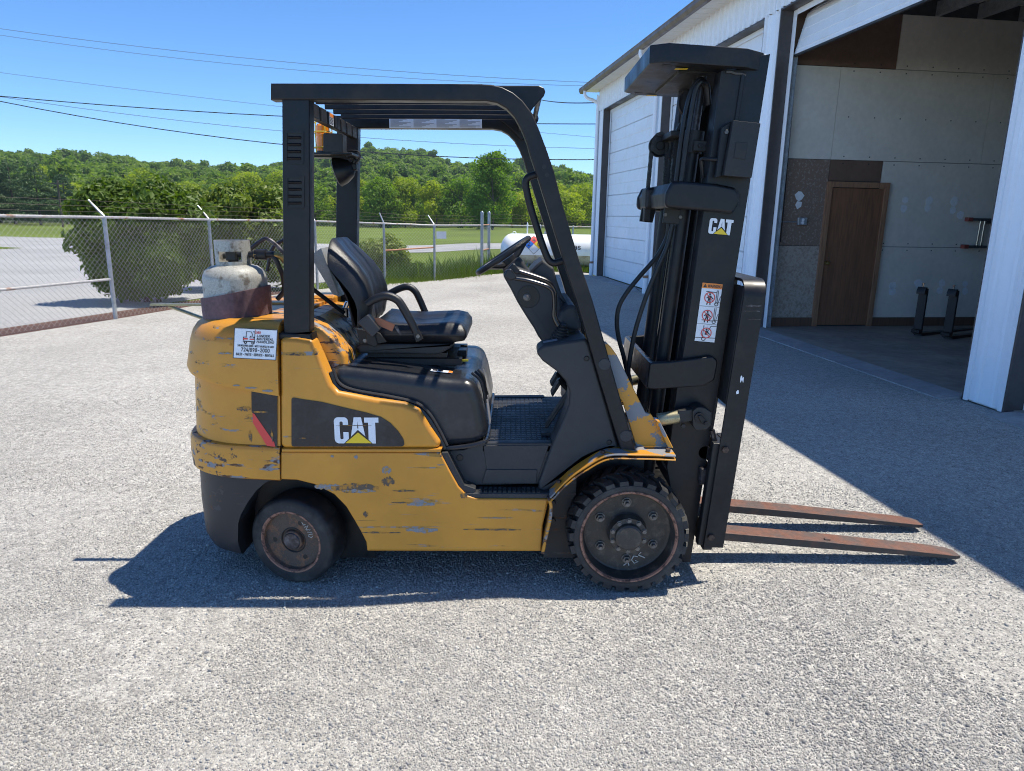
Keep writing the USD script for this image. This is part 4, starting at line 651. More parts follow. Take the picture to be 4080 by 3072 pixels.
# --- side panels
pan = rp(TR['panel'], 0.008); m = bev(pan, -0.502, -0.40, 0.022, 4); both('side_panel', m, 'yellow_paint', 40)
P(FK, 'panel_rib', bev([(-0.968, 0.640), (-0.29, 0.642), (-0.285, 0.657), (-0.968, 0.655)], -0.507, -0.45, 0.005, 2), 'yellow_paint')
dec = P(FK, 'side_decal', flatpoly(Polygon(rp(TR['panel_decal'], 0.01)).intersection(sbox(-0.966, 0, 0, 2)), -0.5035, 0.0012), 'decal_black', smooth=False, label='long black decal with white lettering and yellow triangle')
def cat_logo(par, x0, z0, w, h, y, A=None, dark='decal_black'):
    sx, sz = w / 353.0, h / 210.0
    C = sbox(0, 0, 112, 210).buffer(-34).buffer(34).difference(sbox(44, 34, 70, 176).buffer(-11).buffer(11)).difference(sbox(60, 92, 130, 148))
    Aq = Polygon([(122, 12), (158, 210), (216, 210), (252, 12)]).difference(Polygon([(182, 120), (187, 182), (192, 120)])).difference(Polygon([(60, -12), (187, 110), (320, -12)]))
    Tq = Polygon([(240, 208), (353, 208), (353, 168), (326, 168), (326, 0), (270, 0), (270, 168), (240, 168)]).difference(Polygon([(60, -12), (187, 110), (312, -12)]))
    tri = Polygon([(82, 2), (187, 88), (292, 2)])
    def put(g, yy, t): 
        q = flatpoly(affinity.affine_transform(g, [sx, 0, 0, sz, 0, 0]), 0, t); v, f = q
        v = v if A is None else np.stack([v[:, 0] * A[0][0] + v[:, 2] * A[1][0], v[:, 1], v[:, 0] * A[0][1] + v[:, 2] * A[1][1]], 1)
        return v + [x0, yy, z0], f
    C = C.difference(Polygon([(60, -12), (187, 110), (320, -12)]))
    P(par, 'letter', put(C, y, 0.001), 'decal_white', smooth=False); P(par, 'letter', put(Aq, y, 0.001), 'decal_white', smooth=False); P(par, 'letter', put(Tq, y, 0.001), 'decal_white', smooth=False)
    P(par, 'triangle', put(tri, y, 0.001), 'decal_yellow', smooth=False)
cat_logo(dec, -0.738, 0.680, 0.188, 0.115, -0.5052)
# --- frame skirt
sk = rp(TR['skirt'], 0.006); both('frame_skirt', bev(sk, -0.500, -0.42, 0.008, 3), 'yellow_battered' if False else 'yellow_paint', 35, label=None)
# --- scrapes and scuffs worn into the paint, where the machine has been hit
def scrape(x0, x1, z0, z1, mat, y=-0.5004, seed=0, n=14):
    g = np.random.default_rng(seed); t_ = np.linspace(0, 1, n); env = np.sin(np.pi * np.clip(t_, 0.04, 0.96)) ** 0.5
    up = (z0 + z1) / 2 + (z1 - z0) / 2 * env * g.uniform(0.35, 1.0, n); dn = (z0 + z1) / 2 - (z1 - z0) / 2 * env * g.uniform(0.35, 1.0, n); xs = x0 + (x1 - x0) * np.clip(t_ + g.normal(0, 0.012, n), 0, 1); xs.sort()
    P(FK, 'paint_scrape', flatpoly(Polygon(np.r_[np.c_[xs, up], np.c_[xs, dn][::-1]]).buffer(0), y, 0.0003), mat, smooth=False)
for k, (x0, x1, z0, z1, mt) in enumerate(SCR): scrape(x0, x1, z0, z1, mt, y=-0.5004 - 0.0005 * (k % 3), seed=50 + k)
for k, (x0, x1, z0, z1, mt, y) in enumerate([(-1.11, -1.095, 0.672, 0.735, 'scrape_dark', -0.4885), (-1.085, -1.015, 0.808, 0.819, 'scrape_dark', -0.4935), (-1.013, -1.003, 0.675, 0.745, 'scrape_dark', -0.4935), (-1.15, -1.09, 0.812, 0.838, 'scrape_dark', -0.4885), (-1.03, -0.985, 0.901, 0.916, 'scrape_grey', -0.5062), (-1.10, -1.05, 0.916, 0.926, 'scrape_grey', -0.5062), (-1.15, -1.12, 0.926, 0.936, 'scrape_grey', -0.5062),
        (-1.20, -1.145, 1.060, 1.072, 'scrape_grey', -0.5028), (-1.15, -1.142, 1.095, 1.112, 'scrape_dark', -0.5028), (-0.73, -0.58, 0.757, 0.761, 'scrape_dark', -0.5072), (-0.89, -0.86, 0.70, 0.705, 'scrape_dark', -0.5062)]): scrape(x0, x1, z0, z1, mt, y=y, seed=90 + k)
# --- dealer sign
sg = TR['sign']; o = np.array(sg[0]); ax = (np.array(sg[1]) - o); az = (np.array(sg[3]) - o); Lx, Lz = np.linalg.norm(ax), np.linalg.norm(az); ax, az = ax / Lx, az / Lz
def on(par, name, g, mat, y, A, org, t=0.001):
    q = g if isinstance(g, tuple) else flatpoly(g, 0.0, t); v, f = cat(q); ax_, az_ = A
    P(par, name, (np.stack([org[0] + v[:, 0] * ax_[0] + v[:, 2] * az_[0], v[:, 1] + y, org[1] + v[:, 0] * ax_[1] + v[:, 2] * az_[1]], 1), f), mat, smooth=False)
SA = (ax, az); Y0 = -0.5030
fr = sbox(0, 0, Lx, Lz)
ds = P(FK, 'dealer_sign', (lambda q: (np.stack([o[0] + q[0][:, 0] * ax[0] + q[0][:, 2] * az[0], q[0][:, 1], o[1] + q[0][:, 0] * ax[1] + q[0][:, 2] * az[1]], 1), q[1]))(flatpoly(fr, Y0, 0.0015)), 'decal_white', smooth=False, label='white sign with a small red forklift drawing and dark lettering')
U = Lx / 470.0    # units of the drawing
on(ds, 'border', fr.difference(fr.buffer(-6 * U)), 'ink', Y0 - 0.0016, SA, o)
rd = lambda x, z, x2, z2: sbox(x * U, z * U, x2 * U, z2 * U)
on(ds, 'drawing', shapely.union_all([rd(100, 190, 232, 200), rd(100, 205, 108, 245), rd(130, 240, 136, 305), rd(130, 300, 190, 306), LineString([(188 * U, 303 * U), (210 * U, 235 * U)]).buffer(3 * U), rd(222, 175, 228, 312), rd(215, 235, 228, 250), rd(205, 300, 230, 308), Point(128 * U, 183 * U).buffer(17 * U).difference(Point(128 * U, 183 * U).buffer(7 * U)), Point(208 * U, 180 * U).buffer(17 * U).difference(Point(208 * U, 180 * U).buffer(7 * U)), Polygon([(165 * U, 240 * U), (185 * U, 262 * U), (192 * U, 240 * U)]), rd(100, 240, 140, 245)]), 'ink', Y0 - 0.0017, SA, o)
on(ds, 'red_stripes', shapely.union_all([rd(100, 215, 150, 232), rd(172, 215, 220, 228), rd(228, 285, 232, 330), rd(228, 285, 285, 289)]), 'decal_red', Y0 - 0.0018, SA, o)
on(ds, 'lettering', text_xz('MH', 22 * U, 240 * U, 292 * U, 0, True), 'decal_red', Y0 - 0.0017, SA, o)
for s_, z_ in (('LANGER', 250), ('MATERIAL', 217), ('HANDLING', 184)): on(ds, 'lettering', text_xz(s_, 26 * U, 244 * U, z_ * U, 0, True, italic=0.2, width=None if s_ != 'LANGER' else None), 'ink', Y0 - 0.0017, SA, o)
on(ds, 'lettering', text_xz('100 INDUSTRIAL DRIVE - WEST / VALENCIA, PA 16059', 21 * U, 42 * U, 136 * U, 0, True, width=395 * U), 'ink', Y0 - 0.0017, SA, o)
on(ds, 'lettering', text_xz('724/898-2000', 42 * U, 80 * U, 82 * U, 0, True, width=315 * U), 'ink', Y0 - 0.0017, SA, o)
on(ds, 'lettering', text_xz('SALES - PARTS - SERVICE - RENTALS', 27 * U, 30 * U, 36 * U, 0, True, width=415 * U), 'ink', Y0 - 0.0017, SA, o)
# --- engine hood
HT = [(-0.775, 0.64), (-0.775, 1.012)] + TR['hood'][1:12] + [(-0.133, 0.655), (-0.253, 0.640)]
P(FK, 'engine_hood', bev(rp(HT, 0.012), -0.447, 0.447, 0.055, 6), 'hood_plastic', 50)
lip = np.array(TR['hoodlip'][:8]); lp = smooth_path(xz(lip, -0.462), 5); both('hood_lip', tube(lp, 0.014, 8), 'hood_plastic'); both('hood_lip', tube(lp + np.array([0.012, -0.006, 0.016]), 0.006, 6), 'grey_plastic')
P(FK, 'hood_lip', tube(smooth_path([(-0.277, -0.462, 0.646), (-0.19, -0.457, 0.652), (-0.12, -0.442, 0.664), (-0.098, -0.40, 0.668), (-0.094, -0.1, 0.668), (-0.094, 0.4, 0.668)], 5), 0.010, 8), 'hood_plastic')
for i in range(3):
    q = smooth_path([(-0.165 + 0.012 * i, -0.33 + 0.035 * i, 0.949), (-0.128 + 0.006 * i, -0.345 + 0.035 * i, 0.920), (-0.112 + 0.003 * i, -0.355 + 0.035 * i, 0.868), (-0.104 + .003 * i, -0.36 + 0.035 * i, 0.82 + 0.01 * i)], 5)
    P(FK, 'hood_slot', tube(q, 0.006, 6), 'black_grease')
st = P(FK, 'hood_sticker', hexa([(-0.345, -0.345, 0.9605), (-0.250, -0.340, 0.9495), (-0.250, -0.300, 0.9495), (-0.345, -0.305, 0.9605), (-0.345, -0.345, 0.9615), (-0.250, -0.340, 0.9505), (-0.250, -0.300, 0.9505), (-0.345, -0.305, 0.9615)]), 'decal_white', smooth=False, label='small white and orange warning sticker')
P(st, 'orange_end', hexa([(-0.268, -0.340, 0.9520), (-0.250, -0.340, 0.9500), (-0.250, -0.301, 0.9500), (-0.268, -0.302, 0.9520), (-0.268, -0.340, 0.9530), (-0.250, -0.340, 0.9510), (-0.250, -0.301, 0.9510), (-0.268, -0.302, 0.9530)]), 'decal_orange', smooth=False)
P(st, 'print', cat(*[hexa([(a, y_, 0.962 - 0.1158 * (a + .345)), (a + .02, y_, 0.962 - 0.1158 * (a + .365)), (a + .02, y_ + .026, 0.962 - 0.1158 * (a + .365)), (a, y_ + .026, 0.962 - 0.1158 * (a + .345)), (a, y_, 0.9628 - 0.1158 * (a + .345)), (a + .02, y_, 0.9628 - 0.1158 * (a + .365)), (a + .02, y_ + .026, 0.9628 - 0.1158 * (a + .365)), (a, y_ + .026, 0.9628 - 0.1158 * (a + .345))]) for a, y_ in ((-.338, -.335), (-.312, -.335))]), 'ink', smooth=False)
# data plate on the hood's front corner
P(FK, 'front_sticker', hexa([(-0.0935, -0.30, 0.70), (-0.0885, -0.22, 0.70), (-0.085, -0.22, 0.70), (-0.088, -0.30, 0.70), (-0.108, -0.30, 0.83), (-0.104, -0.22, 0.83), (-0.100, -0.22, 0.83), (-0.104, -0.30, 0.83)]), 'ink_grey', smooth=False)
# --- rear cowl between counterweight and hood
prof = [(-0.965, 0.60), (-0.965, 1.175), (-0.93, 1.190), (-0.86, 1.180), (-0.80, 1.155), (-0.745, 1.105), (-0.70, 1.04), (-0.69, 0.99), (-0.69, 0.60)]
P(FK, 'rear_cowl', bev(rp(prof, 0.02), -0.40, 0.40, 0.04, 4), 'yellow_battered', 45, label='yellow rear cowl worn to bare metal')
P(FK, 'rear_ledge', cat(bx(-1.02, -0.90, 0.26, 0.44, 1.14, 1.222, 0.012), bx(-1.30, -0.98, 0.10, 0.40, 1.19, 1.205, 0.006)), 'yellow_paint')
P(FK, 'fuel_fitting', cat(cyl((-0.80, 0.05, 1.14), (-0.80, 0.05, 1.185), 0.018, 10), cyl((-0.80, 0.05, 1.185), (-0.785, 0.05, 1.215), 0.012, 10)), 'chrome')
P(FK, 'gas_strut', tube([(-0.945, -0.05, 1.305), (-0.80, 0.03, 1.165)], 0.010, 8), 'hose_rubber')
# --- overhead guard
pil = [(-0.877, 2.056), (-0.770, 2.056), (-0.826, 1.150), (-0.936, 1.140)]
def guard_side(s):
    mm = (lambda m: m) if s < 0 else mirror
    lg = P(FK, 'guard_leg', mm(bev(pil, -0.470, -0.395, 0.008, 2)), 'black_steel', 35)
    if s < 0:
        for vn in ('vent1', 'vent2'):
            q = TR[vn]; x0, x1 = q[3][0], q[1][0]; z0, z1 = q[3][1], q[0][1]; sh = (q[0][0] - q[3][0]) / (z1 - z0)
            fr_ = Polygon(q).buffer(-0.008).buffer(0.008)
            P(lg, 'vent_frame', flatpoly(fr_.difference(fr_.buffer(-0.009)), -0.4695, 0.004), 'black_steel', 35); P(lg, 'vent_recess', flatpoly(fr_.buffer(-0.009), -0.4692, 0.0012), 'black_grease', smooth=False)
            for i in range(4):
                za = z0 + 0.014 + i * (z1 - z0 - 0.02) / 4; xa = q[3][0] + 0.012 + sh * (za - z0); L = q[2][0] - q[3][0] - 0.024
                P(lg, 'louvre', hexa([(xa, -0.4705, za), (xa + L, -0.4705, za), (xa + L, -0.4690, za), (xa, -0.4690, za), (xa, -0.4785, za + 0.008), (xa + L, -0.4785, za + 0.008), (xa + L, -0.4690, za + 0.013), (xa, -0.4690, za + 0.013)]), 'black_steel', smooth=False)
    P(lg, 'foot', mm(bev(rp(TR['foot'], 0.002), -0.484, -0.40, 0.005, 2)), 'black_steel')
    out = TR['rail_out'][:11] + [(0.175, 1.791), (0.210, 1.667), (0.285, 1.440), (0.342, 1.283), (0.438, 0.975), (0.545, 0.640)]
    inn = [(0.482, 0.640), (0.379, 0.955), (0.275, 1.283), (0.220, 1.440), (0.125, 1.724), (0.105, 1.785)] + TR['rail_in'][6:]
    poly = out + inn + [(-0.872, 2.052), (-0.918, 2.052)]
    rl = P(FK, 'guard_rail', mm(bev(poly, -0.476, -0.405, 0.007, 3)), 'black_steel', 40)
    if s < 0:
        for nm, (x, z), r in (('leg_cap', TR['legcaps'][0], 0.026), ('leg_cap', TR['legcaps'][1], 0.027)): P(rl, nm, xf(lathe([(0, 0.0025), (r * 0.9, 0.0025), (r, 0)], 24, 'y'), None, (x, -0.4758, z)), 'grey_plastic')
        for (x, z) in TR['legcaps'][2:]: P(rl, 'leg_hole', xf(lathe([(0, 0.0012), (0.0085, 0.0012), (0.0085, 0)], 16, 'y'), None, (x, -0.4757, z)), 'black_grease')
    P(FK, 'header_gusset', mm(bev(rp([(-0.09, 2.119)] + TR['header'][1:5] + [(0.095, 2.040), (0.06, 1.99), (0.0, 2.05)], 0.008), -0.395, -0.380, 0.003, 1)), 'black_steel')
for s in (-1, 1): guard_side(s)
for i, y in enumerate(np.linspace(-0.30, 0.30, 5)): P(FK, 'roof_bar', bev([(-0.83, 2.084), (0.039, 2.082), (0.039, 2.110), (-0.83, 2.110)], y - 0.008, y + 0.008, 0.002, 1), 'black_steel')
xb = -0.80
P(FK, 'rear_crossbar', bev([(-0.818, 2.005), (-0.790, 2.005), (-0.786, 2.052), (-0.812, 2.052)], -0.40, 0.40, 0.003, 1), 'black_steel')
for y in np.linspace(-0.35, 0.35, 7): P(FK, 'crossbar_lug', bx(-0.786, -0.776, y - 0.046, y + 0.046, 2.000, 2.055, 0.003), 'black_steel_dull')
cs = P(FK, 'crossbar_sticker', bx(-0.7755, -0.7745, -0.155, -0.085, 2.002, 2.052), 'decal_white', smooth=False); P(cs, 'orange_head', bx(-0.7745, -0.7738, -0.153, -0.087, 2.036, 2.050), 'decal_orange', smooth=False); P(cs, 'print_lines', cat(*[bx(-0.7745, -0.7738, -0.150, -0.092, 2.006 + 0.006 * i, 2.009 + 0.006 * i) for i in range(5)]), 'ink', smooth=False)
P(FK, 'front_crossbar', bx(0.040, 0.052, -0.40, 0.40, 2.035, 2.098), 'black_steel')
P(FK, 'header_tube', cyl((0.120, -0.385, 2.098), (0.120, 0.385, 2.098), 0.012, 10), 'black_steel')
rs_ = P(FK, 'roof_sticker', bx(-0.613, -0.145, 0.4030, 0.4042, 2.0525, 2.1005), 'decal_white', smooth=False, label='long white instruction sticker inside the far roof rail')
P(rs_, 'print_lines', cat(*[bx(-0.608 + 0.116 * c + 0.002, -0.608 + 0.116 * c + 0.104 - 0.02 * ((c * 7 + i * 3) % 4), 0.4022, 0.4029, 2.057 + 0.0052 * i, 2.0592 + 0.0052 * i) for c in range(4) for i in range(8)]), 'ink_grey', smooth=False)
P(FK, 'grab_handle', tube(smooth_path(xz(TR['handle'], -0.43), 5), 0.0145, 12), 'black_steel')
# beacon, its box and the rear work light
bp = P(FK, 'beacon_plate', cat(bx(-0.943, -0.722, 0.01, 0.26, 1.892, 1.902, 0.002), bx(-0.93, -0.76, 0.07, 0.10, 1.884, 1.893)), 'black_steel')
bc = P(FK, 'beacon', cat(xf(lathe([(0, 0.125), (0.022, 0.124), (0.029, 0.115), (0.030, 0.080), (0.0315, 0.078), (0.0315, 0.072), (0.030, 0.070), (0.031, 0.028), (0.033, 0.0)], 24), None, (-0.892, 0.17, 1.918))), 'amber', label='amber warning beacon')
P(bc, 'base', lathe([(0, 0.02), (0.034, 0.02), (0.036, 0.0)], 20, 'z', (-0.892, 0.17, 1.900)), 'black_grease')
cg = []
for k in range(6):
    a = k * math.pi / 3; c_, s_ = math.cos(a), math.sin(a); cg.append(tube(smooth_path([(-0.892 + 0.046 * c_, 0.17 + 0.046 * s_, 1.902), (-0.892 + 0.045 * c_, 0.17 + 0.045 * s_, 2.02), (-0.892 + 0.034 * c_, 0.17 + 0.034 * s_, 2.05), (-0.892 + 0.008 * c_, 0.17 + 0.008 * s_, 2.06)], 4), 0.0026, 6))
for z in (1.935, 2.005): cg.append(tube([(-0.892 + 0.0455 * math.cos(a), 0.17 + 0.0455 * math.sin(a), z) for a in np.linspace(0, 2 * math.pi, 25)], 0.0026, 6, caps=False))
P(bc, 'wire_cage', cat(*cg), 'cage_yellow')
P(FK, 'light_box', bev(rp(TR['bbox'], 0.006), 0.02, 0.10, 0.004, 2), 'black_steel_dull')
wl = P(FK, 'work_light', xf(lathe([(0, 0.0), (0.060, 0.0), (0.070, 0.006), (0.068, 0.012), (0.060, 0.040), (0.040, 0.075), (0.018, 0.09), (0, 0.092)], 28, 'x'), np.array([[0.96, 0, 0.28], [0, 1, 0], [-0.28, 0, 0.96]]).T, (-0.843, 0.2, 1.823)), 'black_steel')
P(wl, 'bracket', cat(tube(smooth_path([(-0.775, 0.2, 1.85), (-0.755, 0.2, 1.875), (-0.765, 0.2, 1.90)], 4), 0.012, 8), bx(-0.775, -0.74, 0.18, 0.22, 1.835, 1.865, 0.004)), 'black_grease'); P(wl, 'cable', tube(smooth_path([(-0.75, 0.19, 1.86), (-0.725, 0.185, 1.89), (-0.73, 0.19, 1.92), (-0.78, 0.2, 1.925)], 5), 0.005, 6), 'hose_rubber')
# --- seat
def seat_slices(front, back, y_half, n=13):
    pass
zs = np.array([1.135, 1.16, 1.20, 1.25, 1.30, 1.36, 1.42, 1.47, 1.505, 1.522])
fx = np.interp(zs, [1.135, 1.15, 1.226, 1.27, 1.36, 1.44, 1.497, 1.525], [-0.645, -0.632, -0.618, -0.606, -0.636, -0.690, -0.752, -0.790]); bxk = np.interp(zs, [1.135, 1.186, 1.28, 1.33, 1.41, 1.49, 1.525], [-0.712, -0.716, -0.728, -0.748, -0.780, -0.808, -0.800])
secs = []
for v_ in np.linspace(-1, 1, 25):
    y = 0.25 * v_; e = abs(v_); top = 1 - 0.30 * max(0, (e - 0.35) / 0.65) ** 2.6; rim = math.sqrt(max(0, 1 - max(0, (e - 0.72) / 0.28) ** 2.4))
    zz = 1.135 + (zs - 1.135) * top; dish = 0.030 * (1 - min(1, (e / 0.62)) ** 3); seam = 0.006 if abs(e - 0.60) < 0.03 or e < 0.02 else 0
    mid = (fx + bxk) / 2; hf = (fx - bxk) / 2 * max(0.12, rim)
    A = np.stack([mid + hf - dish * np.clip((zs - 1.135) / 0.1, 0, 1) * np.clip((1.535 - zs) / 0.06, 0, 1) - seam, np.full(len(zs), y), zz], 1); Bk = np.stack([mid - hf, np.full(len(zs), y), zz], 1)[::-1]
    secs.append(np.vstack([A, Bk]))
se = P(FK, 'seat_backrest', loft(secs), 'vinyl', 60)
P(se, 'piping', tube(smooth_path([(a, -0.232, b) for a, b in zip((bxk + 0.012)[::-1], (1.135 + (zs - 1.135) * 0.85)[::-1])], 4), 0.0035, 6), 'grey_plastic')
P(se, 'manual_pouch', hexa([(-0.83, -0.05, 1.262), (-0.80, -0.05, 1.252), (-0.80, 0.17, 1.252), (-0.83, 0.17, 1.262), (-0.925, -0.05, 1.44), (-0.872, -0.05, 1.475), (-0.872, 0.17, 1.475), (-0.925, 0.17, 1.44)]), 'clear_plastic', smooth=False, label='clear document pouch behind the seat')
cs_ = []
for v_ in np.linspace(-1, 1, 23):
    y = 0.255 * v_; e = abs(v_); rim = math.sqrt(max(0.0, 1 - max(0, (e - 0.80) / 0.20) ** 2.2)); k_ = max(0.15, rim)
    up = [(-0.60, 1.165), (-0.56, 1.160), (-0.50, 1.153), (-0.42, 1.150), (-0.33, 1.154), (-0.26, 1.158), (-0.215, 1.148), (-0.194, 1.122)]
    dn = [(-0.192, 1.090), (-0.205, 1.072), (-0.26, 1.063), (-0.40, 1.063), (-0.56, 1.066), (-0.605, 1.085)]
    dish = 0.022 * (1 - min(1, e / 0.6) ** 3); zm = 1.105
    secs_ = [(x, y, zm + (z - zm) * k_ - (dish * math.sin(math.pi * min(1, max(0, (x + 0.62) / 0.42))) if i < 8 else 0) - (0.004 if abs(e - 0.62) < 0.04 and i < 7 else 0)) for i, (x, z) in enumerate(up + dn)]
    cs_.append(np.array([((x + 0.40) * (1 - 0.05 * (1 - k_)) - 0.40, y, z) for x, y, z in secs_]))
P(FK, 'seat_cushion', loft([c[::-1] for c in cs_]), 'vinyl', 60)
P(FK, 'seat_base', bev(rp([(-0.690, 1.045), (-0.668, 1.064), (-0.246, 1.064), (-0.262, 1.044), (-0.300, 1.022), (-0.330, 1.014), (-0.676, 1.018)], 0.004), -0.245, 0.245, 0.01, 2), 'black_steel_dull')
P(FK, 'seat_slide', cat(bx(-0.644, -0.284, -0.21, -0.16, 0.995, 1.015), bx(-0.611, -0.218, -0.215, -0.165, 0.958, 0.992, 0.003)), 'black_steel'); P(FK, 'seat_slide', cat(bx(-0.644, -0.284, 0.16, 0.21, 0.985, 1.015), bx(-0.611, -0.218, 0.165, 0.215, 0.945, 0.985, 0.003), bx(-0.30, -0.212, 0.02, 0.10, 0.955, 0.985)), 'black_steel')
P(FK, 'seat_plate', bx(-0.66, -0.25, -0.2, 0.2, 0.93, 0.985), 'black_steel_dull', smooth=False)
P(FK, 'slide_tag', bx(-0.218, -0.19, -0.17, -0.166, 0.968, 0.978), 'decal_yellow', smooth=False)
sb_ = P(FK, 'seat_bracket', bev(TR['bracket'], -0.272, -0.262, 0.002, 1), 'black_steel'); P(sb_, 'bolt', cat(hexnut((-0.622, -0.272, 1.128), 0.011, 0.008), hexnut((-0.640, -0.272, 1.083), 0.010, 0.007)), 'bolt_steel', smooth=False)
P(sb_, 'seat_hook', bev([(-0.634, 1.130), (-0.600, 1.13), (-0.585, 1.065), (-0.597, 1.055), (-0.632, 1.07)], -0.284, -0.274, 0.002, 1), 'black_steel')
bk = P(FK, 'belt_reel', bev(rp(TR['buckle'], 0.006), -0.335, -0.278, 0.006, 2), 'grey_plastic')
P(FK, 'seat_belt', bev(TR['belt'], -0.300, -0.296, 0.001, 1), 'belt_orange'); P(FK, 'belt_tongue', bev([(-0.505, 1.150), (-0.492, 1.153), (-0.472, 1.115), (-0.480, 1.108)], -0.303, -0.297, 0.001, 1), 'steel_worn')
ar = P(FK, 'armrest', tube(smooth_path(xz(TR['arm_near'], -0.285), 5), np.interp(np.arange(41), [0, 6, 30, 40], [0.016, 0.0185, 0.0185, 0.0165]), 12), 'vinyl'); P(ar, 'arm_bracket', bev(TR['armbr'], -0.300, -0.288, 0.002, 1), 'black_steel'); P(ar, 'bolt', hexnut((-0.401, -0.300, 1.106), 0.009, 0.007), 'bolt_steel', smooth=False)
P(FK, 'armrest', tube(smooth_path(xz(TR['arm_far'], 0.285), 5), 0.0175, 12), 'vinyl')
# --- floor, step, side cover
fl_ = P(FK, 'floor_plate', bx(-0.12, 0.30, -0.430, 0.430, 0.615, 0.652, 0.006), 'rubber')
tl = []
for i in range(15):
    for j in range(26):
        x, y = -0.085 + i * 0.0235, -0.395 + j * 0.031
        if x > 0.21 and (j < 5 or j > 20): continue
        tl.append(bx(x, x + 0.018, y, y + 0.024, 0.652, 0.656))
P(fl_, 'mat_tiles', cat(*tl), 'grey_plastic', smooth=False, kind='stuff')
P(FK, 'side_cover', bev(rp(TR['sidepanel'], 0.008), -0.430, -0.38, 0.006, 2), 'grey_plastic'); P(FK, 'side_cover', mirror(bev(rp(TR['sidepanel'], 0.008), -0.430, -0.38, 0.006, 2)), 'grey_plastic')
P(FK, 'cover_panel', bev(rp([(-0.112, 0.648), (0.175, 0.652), (0.128, 0.500), (-0.095, 0.500)], 0.006), -0.4335, -0.425, 0.002, 1), 'grey_plastic'); P(FK, 'cover_panel', bev(rp([(-0.100, 0.540), (0.125, 0.540), (0.12, 0.475), (-0.12, 0.475)], 0.006), -0.438, -0.430, 0.002, 1), 'grey_plastic')
P(FK, 'cover_screw', xf(lathe([(0, 0.002), (0.013, 0.002), (0.015, 0)], 16, 'y'), None, (-0.215, -0.431, 0.592)), 'black_grease')
stp = P(FK, 'step', bx(-0.19, 0.18, -0.492, -0.40, 0.425, 0.452, 0.005), 'grey_plastic')
P(stp, 'tread_bars', cat(*[bx(-0.13 + 0.021 * i, -0.13 + 0.021 * i + 0.013, -0.485 + 0.018 * j, -0.485 + 0.018 * j + 0.011, 0.452, 0.4555) for i in range(13) for j in range(4)]), 'rubber', smooth=False, kind='stuff')
P(FK, 'step_trim', bev(rp(TR['steptrim'], 0.006), -0.488, -0.42, 0.006, 2), 'grey_plastic', label='scuffed dark plastic trim along the step')
# --- front cowl, fender, gusset
P(FK, 'front_cowl', bev(rp(TR['cowl'], 0.010), -0.452, -0.30, 0.014, 4), 'grey_plastic', 45); P(FK, 'front_cowl', bev(rp([(0.33, 1.08), (0.36, 1.08), (0.481, 0.641), (0.40, 0.63), (0.34, 0.60)], 0.008), 0.30, 0.44, 0.01, 3), 'grey_plastic', 45)
P(FK, 'cowl_bridge', bev(rp([(0.30, 0.60), (0.335, 1.10), (0.25, 1.07), (0.245, 1.00), (0.275, 0.90), (0.27, 0.70)], 0.008), -0.31, 0.31, 0.008, 2), 'grey_plastic')
P(FK, 'cowl_screw', xf(lathe([(0, 0.003), (0.009, 0.003), (0.012, 0)], 14, 'y'), None, (0.325, -0.4525, 1.04)), 'black_grease'); P(FK, 'cowl_screw', xf(lathe([(0, 0.003), (0.009, 0.003), (0.012, 0)], 14, 'y'), None, (0.433, -0.4525, 0.672)), 'black_grease')
P(FK, 'cup_holder', tube([(0.268 + 0.038 * math.cos(a), -0.385 + 0.038 * math.sin(a), 1.112 + 0.006 * math.cos(a)) for a in np.linspace(0, 2 * math.pi, 25)], 0.005, 6, caps=False), 'black_grease')
P(FK, 'cowl_sticker', hexa([(0.145, -0.40, 1.0955), (0.205, -0.40, 1.108), (0.205, -0.36, 1.108), (0.145, -0.36, 1.0955), (0.145, -0.40, 1.0965), (0.205, -0.40, 1.109), (0.205, -0.36, 1.109), (0.145, -0.36, 1.0965)]), 'ink_grey', smooth=False)
ft, fb = TR['fender_top'], TR['fender_bot']
arc = np.array(ft[:6] + [(0.536, 0.645), (0.62, 0.644), (0.705, 0.640)]); arc = arc[:, :]
apt = smooth_path(np.c_[arc[:, 0], 0 * arc[:, 0], arc[:, 1]], 4)[:, [0, 2]]
low = inset(ccw(np.vstack([apt, [(0.72, -1), (0.1, -1)]])), 0) 
def strip(p, t, y0, y1, r=0.003):
    d = np.gradient(p, axis=0); d /= np.linalg.norm(d, axis=1, keepdims=True); n = np.stack([-d[:, 1], d[:, 0]], 1)
    return bev(np.vstack([p, (p - n * t)[::-1]]), y0, y1, r, 1)
both('front_fender', strip(apt, 0.008, -0.535, -0.30), 'yellow_peeled', 40); both('fender_rim', strip(apt - [0.0, 0.016], 0.007, -0.540, -0.505), 'yellow_battered', 40)
low2 = smooth_path([(0.178, 0, 0.445), (0.190, 0, 0.40), (0.186, 0, 0.34), (0.172, 0, 0.27), (0.156, 0, 0.18)], 4)[:, [0, 2]]
both('fender_leg', strip(low2, 0.014, -0.525, -0.38), 'yellow_battered', 40)
P(FK, 'fender_bolt', cat(*[hexnut((x, -0.505, z), 0.010, 0.009) + (None,) if False else xf(lathe([(0, 0.011), (0.009, 0.011), (0.011, 0.008), (0.011, 0)], 6), None, (x, y, z)) for x, y, z in ((0.400, -0.50, 0.640), (0.680, -0.49, 0.645), (0.215, -0.50, 0.505))]), 'rusty_bolt', smooth=False)
P(FK, 'axle_plate', bx(0.16, 0.30, -0.40, -0.36, 0.10, 0.50), 'black_scuffed'); P(FK, 'axle_bolt', cat(hexnut((0.195, -0.40, 0.37), 0.016, 0.014), hexnut((0.195, -0.40, 0.285), 0.016, 0.014), hexnut((0.215, -0.40, 0.44), 0.012, 0.012)), 'black_grease', smooth=False)
